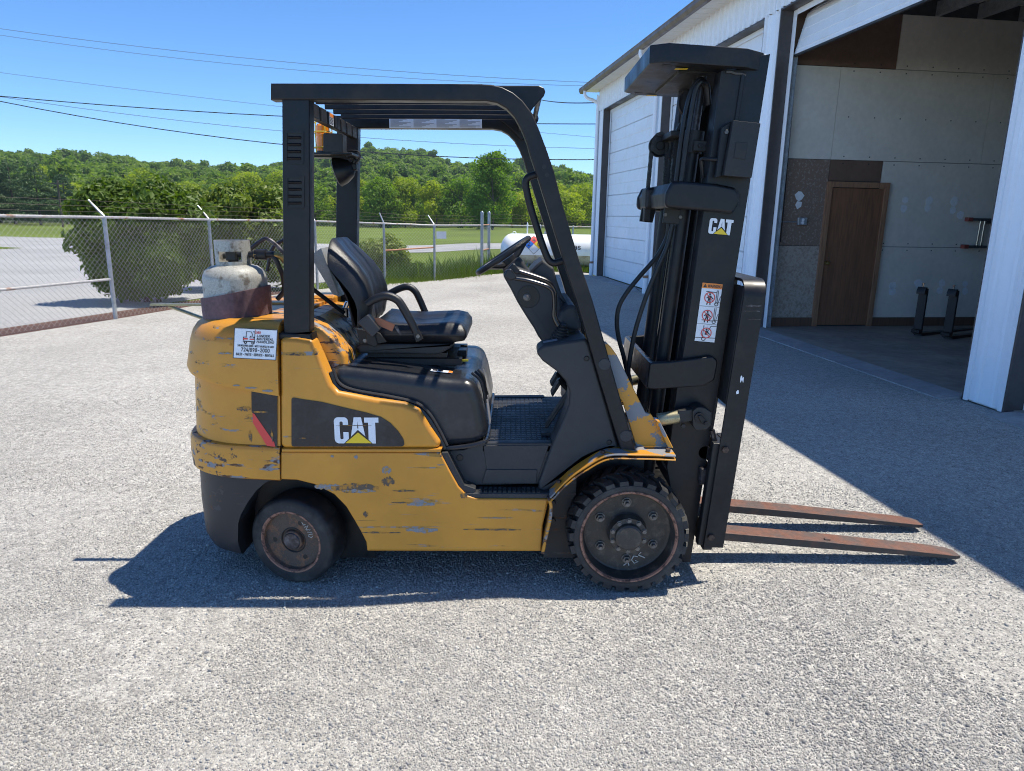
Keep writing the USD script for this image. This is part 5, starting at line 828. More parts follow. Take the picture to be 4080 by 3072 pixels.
both('fender_gusset', bev(rp(TR['gusset'][:-1] + [(0.40, 0.95)], 0.006), -0.418, -0.395, 0.004, 2), 'yellow_peeled', label=None)
P(FK, 'gusset_rib', bev([(0.632, 0.770), (0.648, 0.765), (0.712, 0.645), (0.690, 0.645)], -0.45, -0.42, 0.003, 1), 'yellow_peeled')
# --- steering column, dash, wheel, levers, pedals
P(FK, 'steering_column', bev(rp(TR['column'], 0.006), -0.15, 0.16, 0.018, 4), 'grey_plastic', 45)
P(FK, 'instrument_pod', bev(rp(TR['binnacle'], 0.005), -0.10, 0.22, 0.0115, 3), 'grey_plastic', 45)
P(FK, 'dash_dome', bev(rp([(0.205, 1.06)] + TR['dome'] , 0.006), -0.22, 0.30, 0.02, 4), 'grey_plastic', 45)
P(FK, 'column_recess', xf(lathe([(0, 0.0015), (0.050, 0.0015), (0.052, 0)], 24, 'y'), None, (0.085, -0.150, 1.265)), 'black_grease'); kg = P(FK, 'ignition', cat(xf(lathe([(0, 0.03), (0.006, 0.03), (0.006, 0.022), (0.011, 0.02), (0.011, 0.006), (0.017, 0.004), (0.017, 0)], 16, 'y'), None, (0.078, -0.151, 1.262))), 'bolt_steel')
A_, B_, C_ = [np.array([p[0], 0, p[1]]) for p in TR['swheel']]; C_ = (A_ + B_) / 2; ux = (B_ - A_) / np.linalg.norm(B_ - A_); uy = np.array([0, 1.0, 0]); RW = np.linalg.norm(B_ - A_) / 2 - 0.012; nz = np.cross(ux, uy)
sw = P(FK, 'steering_wheel', tube([C_ + RW * (math.cos(a) * ux + math.sin(a) * uy) for a in np.linspace(0, 2 * math.pi, 49)], 0.0135, 10, caps=False), 'vinyl')
dn_ = -nz if nz[2] > 0 else nz
for a in (0.3, math.pi / 2 + 0.9, -math.pi / 2 - 0.6): P(sw, 'spoke', tube([C_ + RW * (math.cos(a) * ux + math.sin(a) * uy), C_ + 0.5 * RW * (math.cos(a) * ux + math.sin(a) * uy) + dn_ * 0.03, C_ + dn_ * 0.045], [0.010, 0.014, 0.02], 8), 'vinyl')
P(sw, 'hub', tube([C_ + dn_ * 0.02, C_ + dn_ * 0.10], [0.045, 0.034], 20), 'vinyl')
P(FK, 'column_shroud', bev(rp([(-0.026, 1.352), (-0.034, 1.378), (0.035, 1.436), (0.05, 1.430), (0.092, 1.37), (0.07, 1.33)], 0.008), -0.07, 0.07, 0.015, 3), 'grey_plastic', 45)
for nm, y, kp in (('lever1', -0.33, 'knob1'), ('lever2', -0.27, 'knob2')):
    lv_ = P(FK, 'control_lever', tube(smooth_path(xz(TR[nm], y), 5), 0.0085, 10), 'dark_chrome', label='bent bright control lever with black knob'); P(lv_, 'knob', bev(rp(TR[kp], 0.008), y - 0.016, y + 0.016, 0.0075, 4), 'vinyl', 60)
    bz = [(0.0, 0.075), (0.014, 0.072)]; r0 = 0.016
    for i in range(6): bz += [(0.018 + 0.005 * i, 0.066 - 0.012 * i), (0.013 + 0.005 * i, 0.060 - 0.012 * i)]
    P(FK, 'lever_boot', xf(lathe(bz + [(0.046, -0.01)], 20), np.array([[0.97, 0, 0.2], [0, 1, 0], [-0.2, 0, 0.97]]), (0.222, y, 1.095)), 'rubber', 30)
for q, y in ((TR['pedal1'], -0.02), (TR['pedal2'], -0.14)):
    pd = P(FK, 'pedal', bev(rp(q, 0.003), y - 0.045, y + 0.045, 0.004, 1), 'rubber'); P(pd, 'arm', tube([(q[1][0], y, q[1][1]), (0.30, y, 0.80), (0.31, y, 0.70)], 0.012, 8), 'black_grease')
P(FK, 'pedal', cat(bev(rp([(0.160, 0.690), (0.175, 0.688), (0.275, 0.845), (0.262, 0.855)], 0.003), -0.30, -0.24, 0.004, 1), bx(0.145, 0.20, -0.31, -0.23, 0.656, 0.668)), 'rubber')
# --- wheels
def tyre_lug(n, R, y0, y1):
    out = []
    for i in range(n):
        for side in (0, 1):
            a0 = 2 * math.pi * (i + 0.5 * side) / n; w = math.pi / n * 1.18
            ys = [y0, y0 + 0.028, y0 + 0.075, y0 + 0.108] if side == 0 else [y1, y1 - 0.028, y1 - 0.075, y1 - 0.108]
            sk_ = [0, 0.02, 0.13, 0.20]; ri = [R - 0.034, R - 0.030, R - 0.028, R - 0.026]; ro = [R - 0.008, R, R, R - 0.001]; sec = []
            for y, s_, a_, b_ in zip(ys, sk_, ri, ro):
                ring = []
                ww = w * (1 if s_ < 0.1 else 0.78)
                for rr, aa in ((a_, -ww / 2 * 1.15), (a_, ww / 2 * 1.15), (b_, ww / 2), (b_, -ww / 2)): ring.append((rr * math.cos(a0 + s_ + aa), y, rr * math.sin(a0 + s_ + aa)))
                sec.append(np.array(ring))
            v, f = loft(sec); m_ = trimesh.Trimesh(v, f, process=False)
            if m_.volume < 0: f = f[:, ::-1]
            out.append((v, f))
    return out
def front_wheel(s):
    y0 = -0.535; A = np.diag([1, -s, 1.0]) * 1.0 if s > 0 else None
    A = np.diag([1.0, -1, 1]) if s > 0 else np.eye(3); T = (0.522, 0, 0.2655); mm = lambda m: xf(m, A, T)
    R = 0.2667
    body = lathe([(0.214, 0.535), (0.222, 0.538), (0.238, 0.537), (0.240, 0.534), (0.243, 0.512), (0.2435, 0.43), (0.243, 0.36), (0.238, 0.336), (0.214, 0.335)], 72, 'y')
    ty = P(FK, 'front_wheel', mm(lathe([(0.2135, 0.5355), (0.2035, 0.5355), (0.197, 0.527), (0.193, 0.490), (0.190, 0.470), (0.176, 0.462), (0.0, 0.460)], 64, 'y', dish=True)), 'hub_dark', 35, label='front wheel with lugged tyre and dark rusty disc' if s < 0 else None)
    t_ = P(ty, 'tyre', mm(body), 'rubber', 40)
    lugs = tyre_lug(26, R, -0.535, -0.335); P(ty, 'tread_lug', mm(cat(*lugs)), 'rubber', smooth=False, kind='stuff') if s > 0 else None
    if s < 0:
        for l_ in lugs: P(ty, 'tread_lug', mm(l_), 'rubber', smooth=False)
    P(ty, 'rim_ring', mm(lathe([(0.2005, 0.532), (0.2055, 0.5385), (0.212, 0.5385), (0.2145, 0.534)], 72, 'y')), 'rust_ring', 40)
    P(ty, 'hub', mm(lathe([(0, 0.545), (0.050, 0.545), (0.058, 0.540), (0.060, 0.520), (0.081, 0.518), (0.083, 0.512), (0.083, 0.466), (0.090, 0.460)], 40, 'y')), 'hub_dark', 30)
    if s < 0:
        for k in range(6):
            a = math.radians(90 + 60 * k + 2); c = (0.135 * math.cos(a), -0.461, 0.135 * math.sin(a)); P(ty, 'wheel_nut', mm(cat(hexnut(c, 0.0185, 0.018), xf(lathe([(0, 0.034), (0.008, 0.034), (0.009, 0.03), (0.009, 0.016)], 10, 'y'), None, c), xf(lathe([(0, 0.005), (0.022, 0.005), (0.022, 0)], 16, 'y'), None, c))), 'bolt_steel', 30)
        for k in range(10):
            a = math.radians(90 + 36 * k); c = (0.0715 * math.cos(a), -0.518, 0.0715 * math.sin(a)); P(ty, 'hub_bolt', mm(cat(hexnut(c, 0.0105, 0.009), xf(lathe([(0, 0.0025), (0.0125, 0.0025), (0.0125, 0)], 12, 'y'), None, c))), 'bolt_steel', 30)
        P(ty, 'paint_marks', mm(cat(*[tube([(0.035 + (x - 0.035) * 1.35, -0.4640, -0.135 + (z + 0.135) * 1.35) for x, z in q], 0.0026, 5) for q in ([(0.060, -0.112), (0.052, -0.122), (0.074, -0.132)], [(0.050, -0.128), (0.036, -0.126), (0.030, -0.140), (0.040, -0.152), (0.052, -0.146), (0.042, -0.142)], [(0.022, -0.160), (0.014, -0.132), (0.004, -0.134), (0.006, -0.146), (0.018, -0.148), (0.004, -0.160)])])), 'chalk', smooth=False)
        for i, ch in enumerate('21X8X15'):
            a = math.radians(-30 - 5.5 * i); v, f = text_xz(ch, 0.011, 0, 0, 0, True, center=True, t=0.0015); ca, sa = math.cos(a - math.pi / 2 + math.pi), math.sin(a - math.pi / 2 + math.pi)
            rr = 0.226; v2 = np.stack([rr * math.cos(a) + v[:, 0] * ca - v[:, 2] * sa, v[:, 1] - 0.5375, rr * math.sin(a) + v[:, 0] * sa + v[:, 2] * ca], 1); P(t_, 'embossed_letter', mm((v2, f)), 'rubber', smooth=False)
for s in (-1, 1): front_wheel(s)
def rear_wheel(s):
    st_ = math.radians(13); y0 = -0.468 if s < 0 else 0.468; c, q = math.cos(st_), math.sin(st_)
    A = np.array([[c, -q if s < 0 else -q, 0], [q, c, 0], [0, 0, 1.0]]); A = np.array([[c, -q, 0], [q, c, 0], [0, 0, 1.0]]).T
    if s > 0: A = A @ np.diag([1.0, -1, 1])
    T = (-0.955, -0.395 * (1 if s < 0 else -1), 0.2045); mm = lambda m: xf(m, A, T)     # local: face at y = -0.076
    R = 0.2045; ty = P(FK, 'rear_wheel', mm(lathe([(0.144, 0.076), (0.139, 0.073), (0.134, 0.060), (0.130, 0.052), (0.060, 0.050), (0.056, 0.046), (0.050, 0.046), (0.046, 0.060), (0.040, 0.064), (0, 0.064)], 56, 'y', dish=True)), 'rusty_rim', 35, label='worn smooth rear wheel with rusty disc' if s < 0 else None)
    P(ty, 'tyre', mm(lathe([(0.144, 0.0755), (0.150, 0.077), (0.186, 0.074), (0.197, 0.066), (0.2035, 0.056), (R, 0.03), (R, -0.03), (0.2035, -0.056), (0.197, -0.066), (0.15, -0.076), (0.0, -0.07)], 72, 'y')), 'rubber', 40)
    P(ty, 'rim_ring', mm(lathe([(0.134, 0.070), (0.139, 0.0775), (0.146, 0.0775), (0.148, 0.074)], 56, 'y')), 'rust_ring', 40)
    P(ty, 'hub_cap', mm(lathe([(0, 0.069), (0.036, 0.068), (0.040, 0.064)], 28, 'y')), 'steel_worn')
    if s < 0:
        P(ty, 'hub_seat', mm(lathe([(0.056, 0.0515), (0.058, 0.0525), (0.061, 0.0515)], 36, 'y')), 'black_grease')
        for k in range(3):
            a = math.radians(65 + 120 * k); P(ty, 'disc_hole', mm(xf(lathe([(0, 0.0512), (0.0115, 0.0512), (0.013, 0.0505)], 16, 'y'), None, (0.094 * math.cos(a), 0, 0.094 * math.sin(a)))), 'black_grease')
        P(ty, 'chalk_marks', mm(cat(*[tube([(x, -0.0515, z) for x, z in l_], 0.0017, 5) for l_ in ([(0.048, 0.090), (0.056, 0.078), (0.066, 0.082)], [(0.060, 0.068), (0.078, 0.078), (0.066, 0.058)], [(0.068, 0.056), (0.090, 0.060), (0.072, 0.046), (0.096, 0.048)], [(0.098, 0.040), (0.080, 0.036), (0.076, 0.026), (0.092, 0.022), (0.096, 0.030)])])), 'chalk', smooth=False)
for s in (-1, 1): rear_wheel(s)
# --- mast
TILT = 0.0822
def mx(x0, z, z0=0.0): return x0 + TILT * (z - z0)
rail = TR['rail']; redge = [(1.036, 2.250), (0.852, 0.043)]
RP = [(0.842, 2.186), (0.930, 2.192), (0.955, 2.232), (1.034, 2.250), (0.852, 0.043), (0.815, 0.043), (0.716, 0.514), (0.741, 0.876), (0.765, 1.093), (0.787, 1.380), (0.809, 1.643)]
for s in (-1, 1):
    mm = (lambda m: m) if s < 0 else mirror
    q = P(FK, 'mast_rail', mm(bev(ccw(RP), -0.330, -0.312, 0.004, 2)), 'black_steel', 35)
    le = np.array([(0.842, 2.186), (0.809, 1.643), (0.787, 1.380), (0.765, 1.093), (0.741, 0.876), (0.716, 0.514)]); re_ = np.array([(1.034, 2.250), (0.852, 0.043)])
    P(q, 'flange', mm(bev(np.vstack([le, (le + [0.018, 0])[::-1]]), -0.3135, -0.235, 0.003, 1)), 'black_steel'); P(q, 'flange', mm(bev(np.vstack([re_, (re_ - [0.018, 0])[::-1]]), -0.3135, -0.235, 0.003, 1)), 'black_steel')
    ir = [(mx(0.775, z), z) for z in (0.12, 2.19)] + [(mx(0.845, z), z) for z in (2.19, 0.12)]
    P(FK, 'inner_rail', mm(bev(ir, -0.232, -0.200, 0.003, 1)), 'black_steel_dull')
    if s < 0:
        P(q, 'rail_strip', bev([(mx(0.745, z), z) for z in (1.90, 2.18)] + [(mx(0.760, z), z) for z in (2.18, 1.90)], -0.338, -0.3305, 0.002, 1), 'black_steel')
        P(q, 'weld_bead', tube([(0.862 + 0.02 * i, -0.333, 2.183 - 0.003 * i + 0.003 * (i % 2)) for i in range(5)], 0.007, 6), 'steel_dark')
cylx = lambda z: 0.742 + TILT * (z - 1.42)
for y, nm in ((-0.175, 'lift_cylinder'), (0.175, 'lift_cylinder')):
    q = P(FK, nm, tube([(cylx(0.12), y, 0.12), (cylx(1.905), y, 1.905)], 0.0315, 24), 'black_steel', label=None); P(q, 'gland', tube([(cylx(1.885), y, 1.885), (cylx(1.975), y, 1.975)], 0.043, 24), 'black_steel_dull'); P(q, 'rod', tube([(cylx(1.97), y, 1.97), (cylx(2.20), y, 2.20)], 0.020, 16), 'steel_worn')
cl_ = P(FK, 'cylinder_clamp', bev(rp([(0.775, 1.935), (0.864, 1.928), (0.858, 1.886), (0.772, 1.890)], 0.003), -0.235, -0.205, 0.003, 1), 'black_steel_dull'); P(cl_, 'bolt', cat(hexnut((0.800, -0.236, 1.912), 0.010, 0.006), hexnut((0.830, -0.236, 1.910), 0.010, 0.006)), 'black_steel', smooth=False)
P(FK, 'tube_line', tube([(mx(0.80, z, 1.42), -0.215, z) for z in (0.95, 1.2, 1.45, 1.62)], 0.011, 8), 'hose_rubber')
P(FK, 'line_clip', cat(bx(0.80, 0.83, -0.235, -0.205, 1.395, 1.42, 0.003), bx(0.762, 0.79, -0.235, -0.205, 1.0, 1.02, 0.003)), 'black_grease')
def chain(pts, y, pitch=0.019):
    p = smooth_path([(a, 0, b) for a, b in pts], 12); d = np.r_[0, np.cumsum(np.linalg.norm(np.diff(p, axis=0), axis=1))]; s_ = np.arange(0, d[-1], pitch); q = np.stack([np.interp(s_, d, p[:, 0]), np.interp(s_, d, p[:, 2])], 1); out = []
    lk = None
    for i in range(len(q) - 1):
        c = (q[i] + q[i + 1]) / 2; e = (q[i + 1] - q[i]); a = math.atan2(e[1], e[0]); L = np.linalg.norm(e) / 2
        ring = [(L + 0.0075 * math.cos(t_), 0.0085 * math.sin(t_)) for t_ in np.linspace(-1.2, 1.2, 4)] + [(-L - 0.0075 * math.cos(t_), -0.0085 * math.sin(t_)) for t_ in np.linspace(-1.2, 1.2, 4)]
        ca, sa = math.cos(a), math.sin(a); rg = [(c[0] + u * ca - w * sa, c[1] + u * sa + w * ca) for u, w in ring]
        o_ = 0.011 if i % 2 else 0.007
        for yy_ in (-o_, o_): out.append(bev(rg, y + yy_ - 0.0018, y + yy_ + 0.0018, 0, 1))
        out.append(cyl((q[i][0], y - 0.014, q[i][1]), (q[i][0], y + 0.014, q[i][1]), 0.0042, 6))
    return cat(*out)
P(FK, 'lift_chain', chain([(mx(0.752, z, 1.42), z) for z in (1.72, 1.42, 1.1, 0.75, 0.4)], -0.02), 'chain_steel', smooth=False)
P(FK, 'lift_chain', chain([(0.728, 1.68), (0.726, 1.80), (0.726, 1.90), (0.722, 1.96), (0.700, 1.995), (0.672, 1.98), (0.658, 1.94), (0.655, 1.88), (0.651, 1.80), (0.647, 1.73)], 0.09), 'chain_steel', smooth=False)
P(FK, 'lift_chain', chain([(0.735, 1.68), (0.735, 1.80), (0.738, 1.90), (0.745, 1.98), (0.758, 2.02), (0.78, 2.02)], -0.03), 'chain_steel', smooth=False)
for x, y, z, r in ((0.694, 0.09, 1.940, 0.050), (0.790, -0.09, 2.10, 0.060), (0.775, -0.03, 1.97, 0.040)): P(FK, 'sheave', xf(lathe([(0, 0.014), (r * 0.35, 0.014), (r * 0.4, 0.010), (r * 0.8, 0.008), (r * 0.95, 0.013), (r, 0.013), (r * 0.88, 0), (r, -0.013), (r * 0.95, -0.013), (0, -0.013)], 32, 'y'), None, (x, y, z)), 'black_grease')
P(FK, 'sheave_bracket', cat(bx(0.78, 0.80, -0.13, -0.118, 1.98, 2.20, 0.003), bx(0.80, 0.82, -0.06, -0.05, 1.98, 2.20, 0.003), bx(0.70, 0.83, -0.12, 0.12, 1.96, 1.985, 0.004)), 'black_steel_dull')
P(FK, 'chain_anchor', cat(bx(0.628, 0.700, 0.02, 0.14, 1.655, 1.752, 0.012), bx(0.632, 0.660, 0.06, 0.11, 1.60, 1.66, 0.004)), 'black_steel_dull'); P(FK, 'anchor_nut', cat(cyl((0.645, 0.09, 1.68), (0.647, 0.09, 1.705), 0.018, 6), cyl((0.646, 0.09, 1.70), (0.648, 0.09, 1.73), 0.009, 8)), 'bolt_steel', smooth=False)
P(FK, 'anchor_plate', bev([(0.630, 1.660), (0.700, 1.665), (0.684, 1.592), (0.622, 1.598)], 0.12, 0.14, 0.002, 1), 'black_steel')
# hoses
hp = [(TR['hose1'], -0.23, 0.0105), (TR['hose2'], -0.255, 0.0105)]
for q, y, r in hp: P(FK, 'hydraulic_hose', tube(smooth_path([(0.835, y + 0.05, 2.08), (0.818, y + 0.03, 2.150)] + xz(q, y), 6), r, 10), 'hose_rubber')
def hose(q, y0, y1, r): 
    n = len(q); P(FK, 'hydraulic_hose', tube(smooth_path([(a, y0 + (y1 - y0) * i / (n - 1), b) for i, (a, b) in enumerate(q)], 6), r, 10), 'hose_rubber')
hose(TR['hoseA'] + [(0.565, 0.86), (0.575, 0.75)], -0.12, -0.12, 0.0105); hose(TR['hoseB'] + [(0.556, 0.88), (0.575, 0.75)], -0.19, -0.19, 0.0105)
P(FK, 'thin_hose', tube(smooth_path([(0.752, -0.15, 1.585), (0.752, -0.15, 1.45), (0.735, -0.12, 1.30), (0.715, -0.06, 1.12), (0.69, -0.03, 0.9)], 6), 0.0065, 8), 'hose_rubber')
# control box, cross members
cb = P(FK, 'control_box', bev(rp([(0.884, 1.991), (0.993, 1.980), (0.974, 1.772), (0.861, 1.781)], 0.003), -0.405, -0.338, 0.003, 2), 'black_steel_dull'); P(cb, 'cover_panel', bev(TR['boxpan'], -0.4075, -0.404, 0.001, 1), 'black_grease'); P(cb, 'side_bracket', bev([(0.850, 1.968), (0.884, 1.991), (0.861, 1.781), (0.838, 1.775)], -0.372, -0.350, 0.002, 1), 'black_steel'); P(cb, 'bolt', hexnut((0.868, -0.374, 1.95), 0.009, 0.006), 'bolt_steel', smooth=False)
P(cb, 'cable', tube(smooth_path([(0.862, -0.36, 1.845), (0.82, -0.33, 1.85), (0.795, -0.30, 1.852), (0.80, -0.29, 1.82), (0.808, -0.28, 1.78)], 5), 0.008, 8), 'hose_rubber')
# upper cross member: rounded channel round the back of the mast
cov = rp([(0.650, 1.655), (0.640, 1.672), (0.642, 1.715), (0.662, 1.758), (0.70, 1.762), (0.845, 1.752), (0.920, 1.738), (0.947, 1.715), (0.947, 1.674), (0.922, 1.632), (0.845, 1.640)], 0.012)
P(FK, 'upper_cross_member', cat(bev(cov, -0.362, -0.322, 0.014, 4)), 'black_steel', 45); P(FK, 'upper_cross_member', mirror(bev(cov, -0.362, -0.322, 0.014, 4)), 'black_steel', 45)
P(FK, 'upper_cross_plate', bev(rp([(0.655, 1.66), (0.648, 1.715), (0.668, 1.756), (0.695, 1.757), (0.69, 1.655)], 0.006), -0.34, 0.34, 0.008, 2), 'black_steel_dull', 45)
pu = P(FK, 'hose_plate', bev(rp(TR['plateU'], 0.003), -0.20, -0.185, 0.002, 1), 'black_steel_dull'); P(pu, 'bolt', cat(hexnut((0.676, -0.202, 1.628), 0.008, 0.006), hexnut((0.742, -0.202, 1.618), 0.008, 0.006)), 'bolt_steel', smooth=False)
bn = rp([(0.602, 0.886), (0.610, 1.004), (0.688, 1.008), (0.879, 1.034), (0.901, 1.016), (0.903, 0.992), (0.894, 0.926), (0.846, 0.900), (0.640, 0.884)], 0.012)
both('lower_cross_member', bev(bn, -0.362, -0.330, 0.008, 3), 'black_steel', 45)
P(FK, 'lower_cross_plate', bev(rp([(0.602, 0.886), (0.610, 1.004), (0.632, 1.004), (0.624, 0.886)], 0.004), -0.345, 0.345, 0.004, 2), 'steel_worn', 45, label='bare rubbed cross plate at the back of the mast')
P(FK, 'mast_foot_plate', bx(0.66, 0.80, -0.31, 0.31, 0.16, 0.36), 'black_grease')
# top guard plate on the mast (horizontal, U-shaped, thick)
def plan(poly, z0, z1, r=0.006):   # outline in (x, y)
    v, f = bev([(x, y) for x, y in poly], z0, z1, r, 2); v = np.stack([v[:, 0], v[:, 2], v[:, 1]], 1); return v, f[:, ::-1]
UP = [(0.555, -0.33), (0.620, -0.385), (0.93, -0.372), (1.012, -0.318), (1.012, -0.245), (0.72, -0.245), (0.700, -0.20), (0.700, 0.20), (0.72, 0.245), (1.012, 0.245), (1.012, 0.318), (0.93, 0.372), (0.620, 0.385), (0.555, 0.33)]
v, f = plan(UP, 2.207, 2.278); v = v + np.stack([0 * v[:, 0], 0 * v[:, 0], -0.055 * (v[:, 0] - 0.62)], 1)
tg = P(FK, 'mast_top_guard', (v, f), 'black_steel', 40, label='thick black U-shaped guard plate on top of the mast')
P(tg, 'cross_plate', xf(bx(0.69, 1.0, -0.250, 0.250, 2.192, 2.205, 0.003)), 'black_steel_dull')
for y in (-0.30, 0.30):
    P(tg, 'hole', xf(lathe([(0, -0.0015), (0.020, -0.0015), (0.020, 0)], 24), None, (0.625, y * 1.08, 2.2068)), 'black_grease'); P(tg, 'yellow_label', bx(0.665, 0.715, y - 0.012 if y < 0 else y + 0.02, y + 0.015 if y < 0 else y + 0.05, 2.1975, 2.1985), 'decal_yellow', smooth=False)
# tilt cylinders
for s in (-1, 1):
    mm = (lambda m: m) if s < 0 else mirror
    a, b = np.array([0.600, -0.385, 0.752]), np.array([0.665, -0.385, 0.756]); d = np.array([0.985, 0, 0.13]); 
    q = P(FK, 'tilt_cylinder', mm(tube([(0.652, -0.382, 0.752), (0.742, -0.382, 0.770)], 0.029, 20)), 'zinc', 35); P(q, 'rod', mm(tube([(0.54, -0.382, 0.735), (0.66, -0.382, 0.754)], 0.0155, 16)), 'chrome'); P(q, 'clevis', mm(bev(rp([(0.733, 0.800), (0.803, 0.809), (0.83, 0.79), (0.82, 0.757), (0.742, 0.744)], 0.006), -0.405, -0.355, 0.006, 2)), 'black_steel_dull')
    P(q, 'anchor_bracket', mm(bev(rp(TR['tilt_br'], 0.012), -0.418, -0.332, 0.006, 2)), 'black_steel_dull'); P(q, 'pin', mm(cat(cyl((0.822, -0.43, 0.778), (0.822, -0.41, 0.778), 0.021, 18), bev([(0.812, 0.786), (0.826, 0.790), (0.856, 0.762), (0.846, 0.745), (0.83, 0.752)], -0.436, -0.428, 0.002, 1), cyl((0.848, -0.446, 0.755), (0.848, -0.43, 0.755), 0.009, 6))), 'black_steel'); P(q, 'bolt', mm(hexnut((0.757, -0.408, 0.735), 0.011, 0.012)), 'black_grease', smooth=False)
# carriage, backrest, forks
def frame_U():
    zt, zb, w = 1.372, 0.165, 0.088; xl = lambda z: 0.881 + TILT * (z - 0.165)
    path = [(-0.424, zb)] + [(-0.424, z) for z in np.linspace(0.3, zt - 0.080, 6)] + [(-0.424 + 0.075 * (1 - math.cos(a)), zt - 0.080 + 0.075 * math.sin(a)) for a in np.linspace(0.2, math.pi / 2, 8)]
    path = path + [(-y, z) for y, z in path[::-1]]; p = np.array(path); d = np.gradient(p, axis=0); d /= np.linalg.norm(d, axis=1, keepdims=True); n = np.stack([d[:, 1], -d[:, 0]], 1) * 0.012
    secs = []
    for (y, z), (ny, nz2) in zip(p, n):
        x = xl(z); secs.append(np.array([(x, y, z), (x + w, y, z), (x + w, y + ny, z + nz2), (x, y + ny, z + nz2)]))
    return loft([s_[::-1] for s_ in secs])
lb = P(FK, 'load_backrest', frame_U(), 'black_steel', 40, label='tall black load backrest frame bent over at the top')
P(lb, 'bolt', xf(hexnut((0.943, -0.424, 0.633), 0.016, 0.013)), 'rusty_bolt', smooth=False); P(lb, 'bolt', hexnut((0.909, -0.424, 0.219), 0.016, 0.013), 'rusty_bolt', smooth=False)
for s in (-1, 1):
    fq = bev([(0.936, 0.83), (0.950, 0.83), (0.991, 1.335), (0.977, 1.335)], 0.27 * s, 0.405 * s, 0.002, 1); P(lb, 'flange', fq, 'black_steel_dull')
for y in (-0.14, 0.14): P(lb, 'upright', bev([(0.935, 0.62), (0.965, 0.62), (1.030, 1.362), (1.000, 1.362)], y - 0.012, y + 0.012, 0.002, 1), 'black_steel')
both('carriage_side', bev([(0.897, 0.655), (0.934, 0.652), (0.893, 0.166), (0.858, 0.168)], -0.405, -0.36, 0.003, 1), 'black_steel_dull')
P(FK, 'carriage_bar', bev([(0.912, 0.53), (0.952, 0.53), (0.961, 0.64), (0.921, 0.64)], -0.42, 0.42, 0.004, 1), 'black_steel_dull'); P(FK, 'carriage_bar', bev([(0.880, 0.15), (0.920, 0.15), (0.928, 0.25), (0.888, 0.25)], -0.42, 0.42, 0.004, 1), 'black_steel_dull')
P(FK, 'carriage_stay', cat(bx(0.86, 0.92, -0.36, -0.2, 0.44, 0.52, 0.006), bx(0.86, 0.92, 0.2, 0.36, 0.44, 0.52, 0.006), tube([(0.90, -0.36, 0.70), (0.93, -0.36, 0.60)], 0.012, 8)), 'steel_worn')
P(FK, 'shift_cylinder', cyl((0.885, -0.33, 0.585), (0.885, 0.33, 0.585), 0.03, 16), 'black_scuffed')
def fork(yc, tipx):
    w = 0.05; sz = [(0.985, 0.112, 0.155), (1.05, 0.108, 0.150), (1.5, 0.070, 0.109), (1.9, 0.038, 0.066), (2.08, 0.024, 0.046), (tipx - 0.03, 0.014, 0.033), (tipx, 0.012, 0.026)]; secs = []
    for i, (x, zb, zt) in enumerate(sz):
        ww = w * (1.0 if i < 5 else 0.92 if i == 5 else 0.62); c = 0.003 if i < 5 else 0.001
        secs.append(np.array([(x, yc - ww, zb + c), (x, yc - ww + c, zb), (x, yc + ww - c, zb), (x, yc + ww, zb + c), (x, yc + ww, zt - c), (x, yc + ww - c, zt), (x, yc - ww + c, zt), (x, yc - ww, zt - c)]))
    v, f = loft([s_ for s_ in secs]); m_ = trimesh.Trimesh(v, f, process=False)
    if m_.volume < 0: f = f[:, ::-1]; m_ = trimesh.Trimesh(v, f, process=False)
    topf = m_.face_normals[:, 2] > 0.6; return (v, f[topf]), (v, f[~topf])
for yc, tx in ((-0.188, 2.185), (0.168, 2.205)):
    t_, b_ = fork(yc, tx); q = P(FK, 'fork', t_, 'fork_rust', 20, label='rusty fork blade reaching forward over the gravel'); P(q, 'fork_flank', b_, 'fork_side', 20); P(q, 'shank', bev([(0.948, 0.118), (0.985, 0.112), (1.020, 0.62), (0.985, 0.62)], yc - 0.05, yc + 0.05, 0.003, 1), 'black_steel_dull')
P(FK, 'fork_lug', bx(1.52, 1.55, -0.222, -0.205, 0.104, 0.114, 0.003), 'fork_rust')
for k, (x0, x1, z0, z1) in enumerate([(0.985, 1.05, 1.255, 1.265), (0.975, 1.045, 1.235, 1.241), (1.0, 1.05, 1.20, 1.206), (0.985, 1.0, 0.93, 0.965), (0.972, 0.984, 0.88, 0.90)]):
    g_ = np.random.default_rng(200 + k); t_ = np.linspace(0, 1, 9); P(lb, 'paint_scrape', flatpoly(Polygon(np.r_[np.c_[x0 + (x1 - x0) * t_, z1 - (z1 - z0) * g_.uniform(0, .5, 9)], np.c_[x0 + (x1 - x0) * t_, z0 + (z1 - z0) * g_.uniform(0, .4, 9)][::-1]]).buffer(0), -0.4243, 0.0003), 'steel_worn' if k < 3 else 'decal_white', smooth=False)
# warning sticker and logo on the mast
wq = TR['warn']; o = np.array(wq[0]); wx = np.array(wq[1]) - o; wz = np.array(wq[3]) - o; WL, WH = np.linalg.norm(wx), np.linalg.norm(wz); wx, wz = wx / WL, wz / WH; WA = (wx, wz); YW = -0.3300
def onm(name, par, g, mat, dy, lab=None):
    q = flatpoly(g, 0.0, 0.0009) if not isinstance(g, tuple) else g; v, f = cat(q); return P(par, name, (np.stack([o[0] + v[:, 0] * wx[0] + v[:, 2] * wz[0], v[:, 1] + YW - dy, o[1] + v[:, 0] * wx[1] + v[:, 2] * wz[1]], 1), f), mat, smooth=False, label=lab)
ws = onm('warning_sticker', FK, sbox(0, 0, WL, WH), 'decal_white', 0.0004, 'orange and white warning sticker with three prohibition pictures')
hh = WH * 0.088; ch = (WH - hh) / 3
onm('orange_header', ws, sbox(0, WH - hh, WL, WH), 'decal_orange', 0.0012)
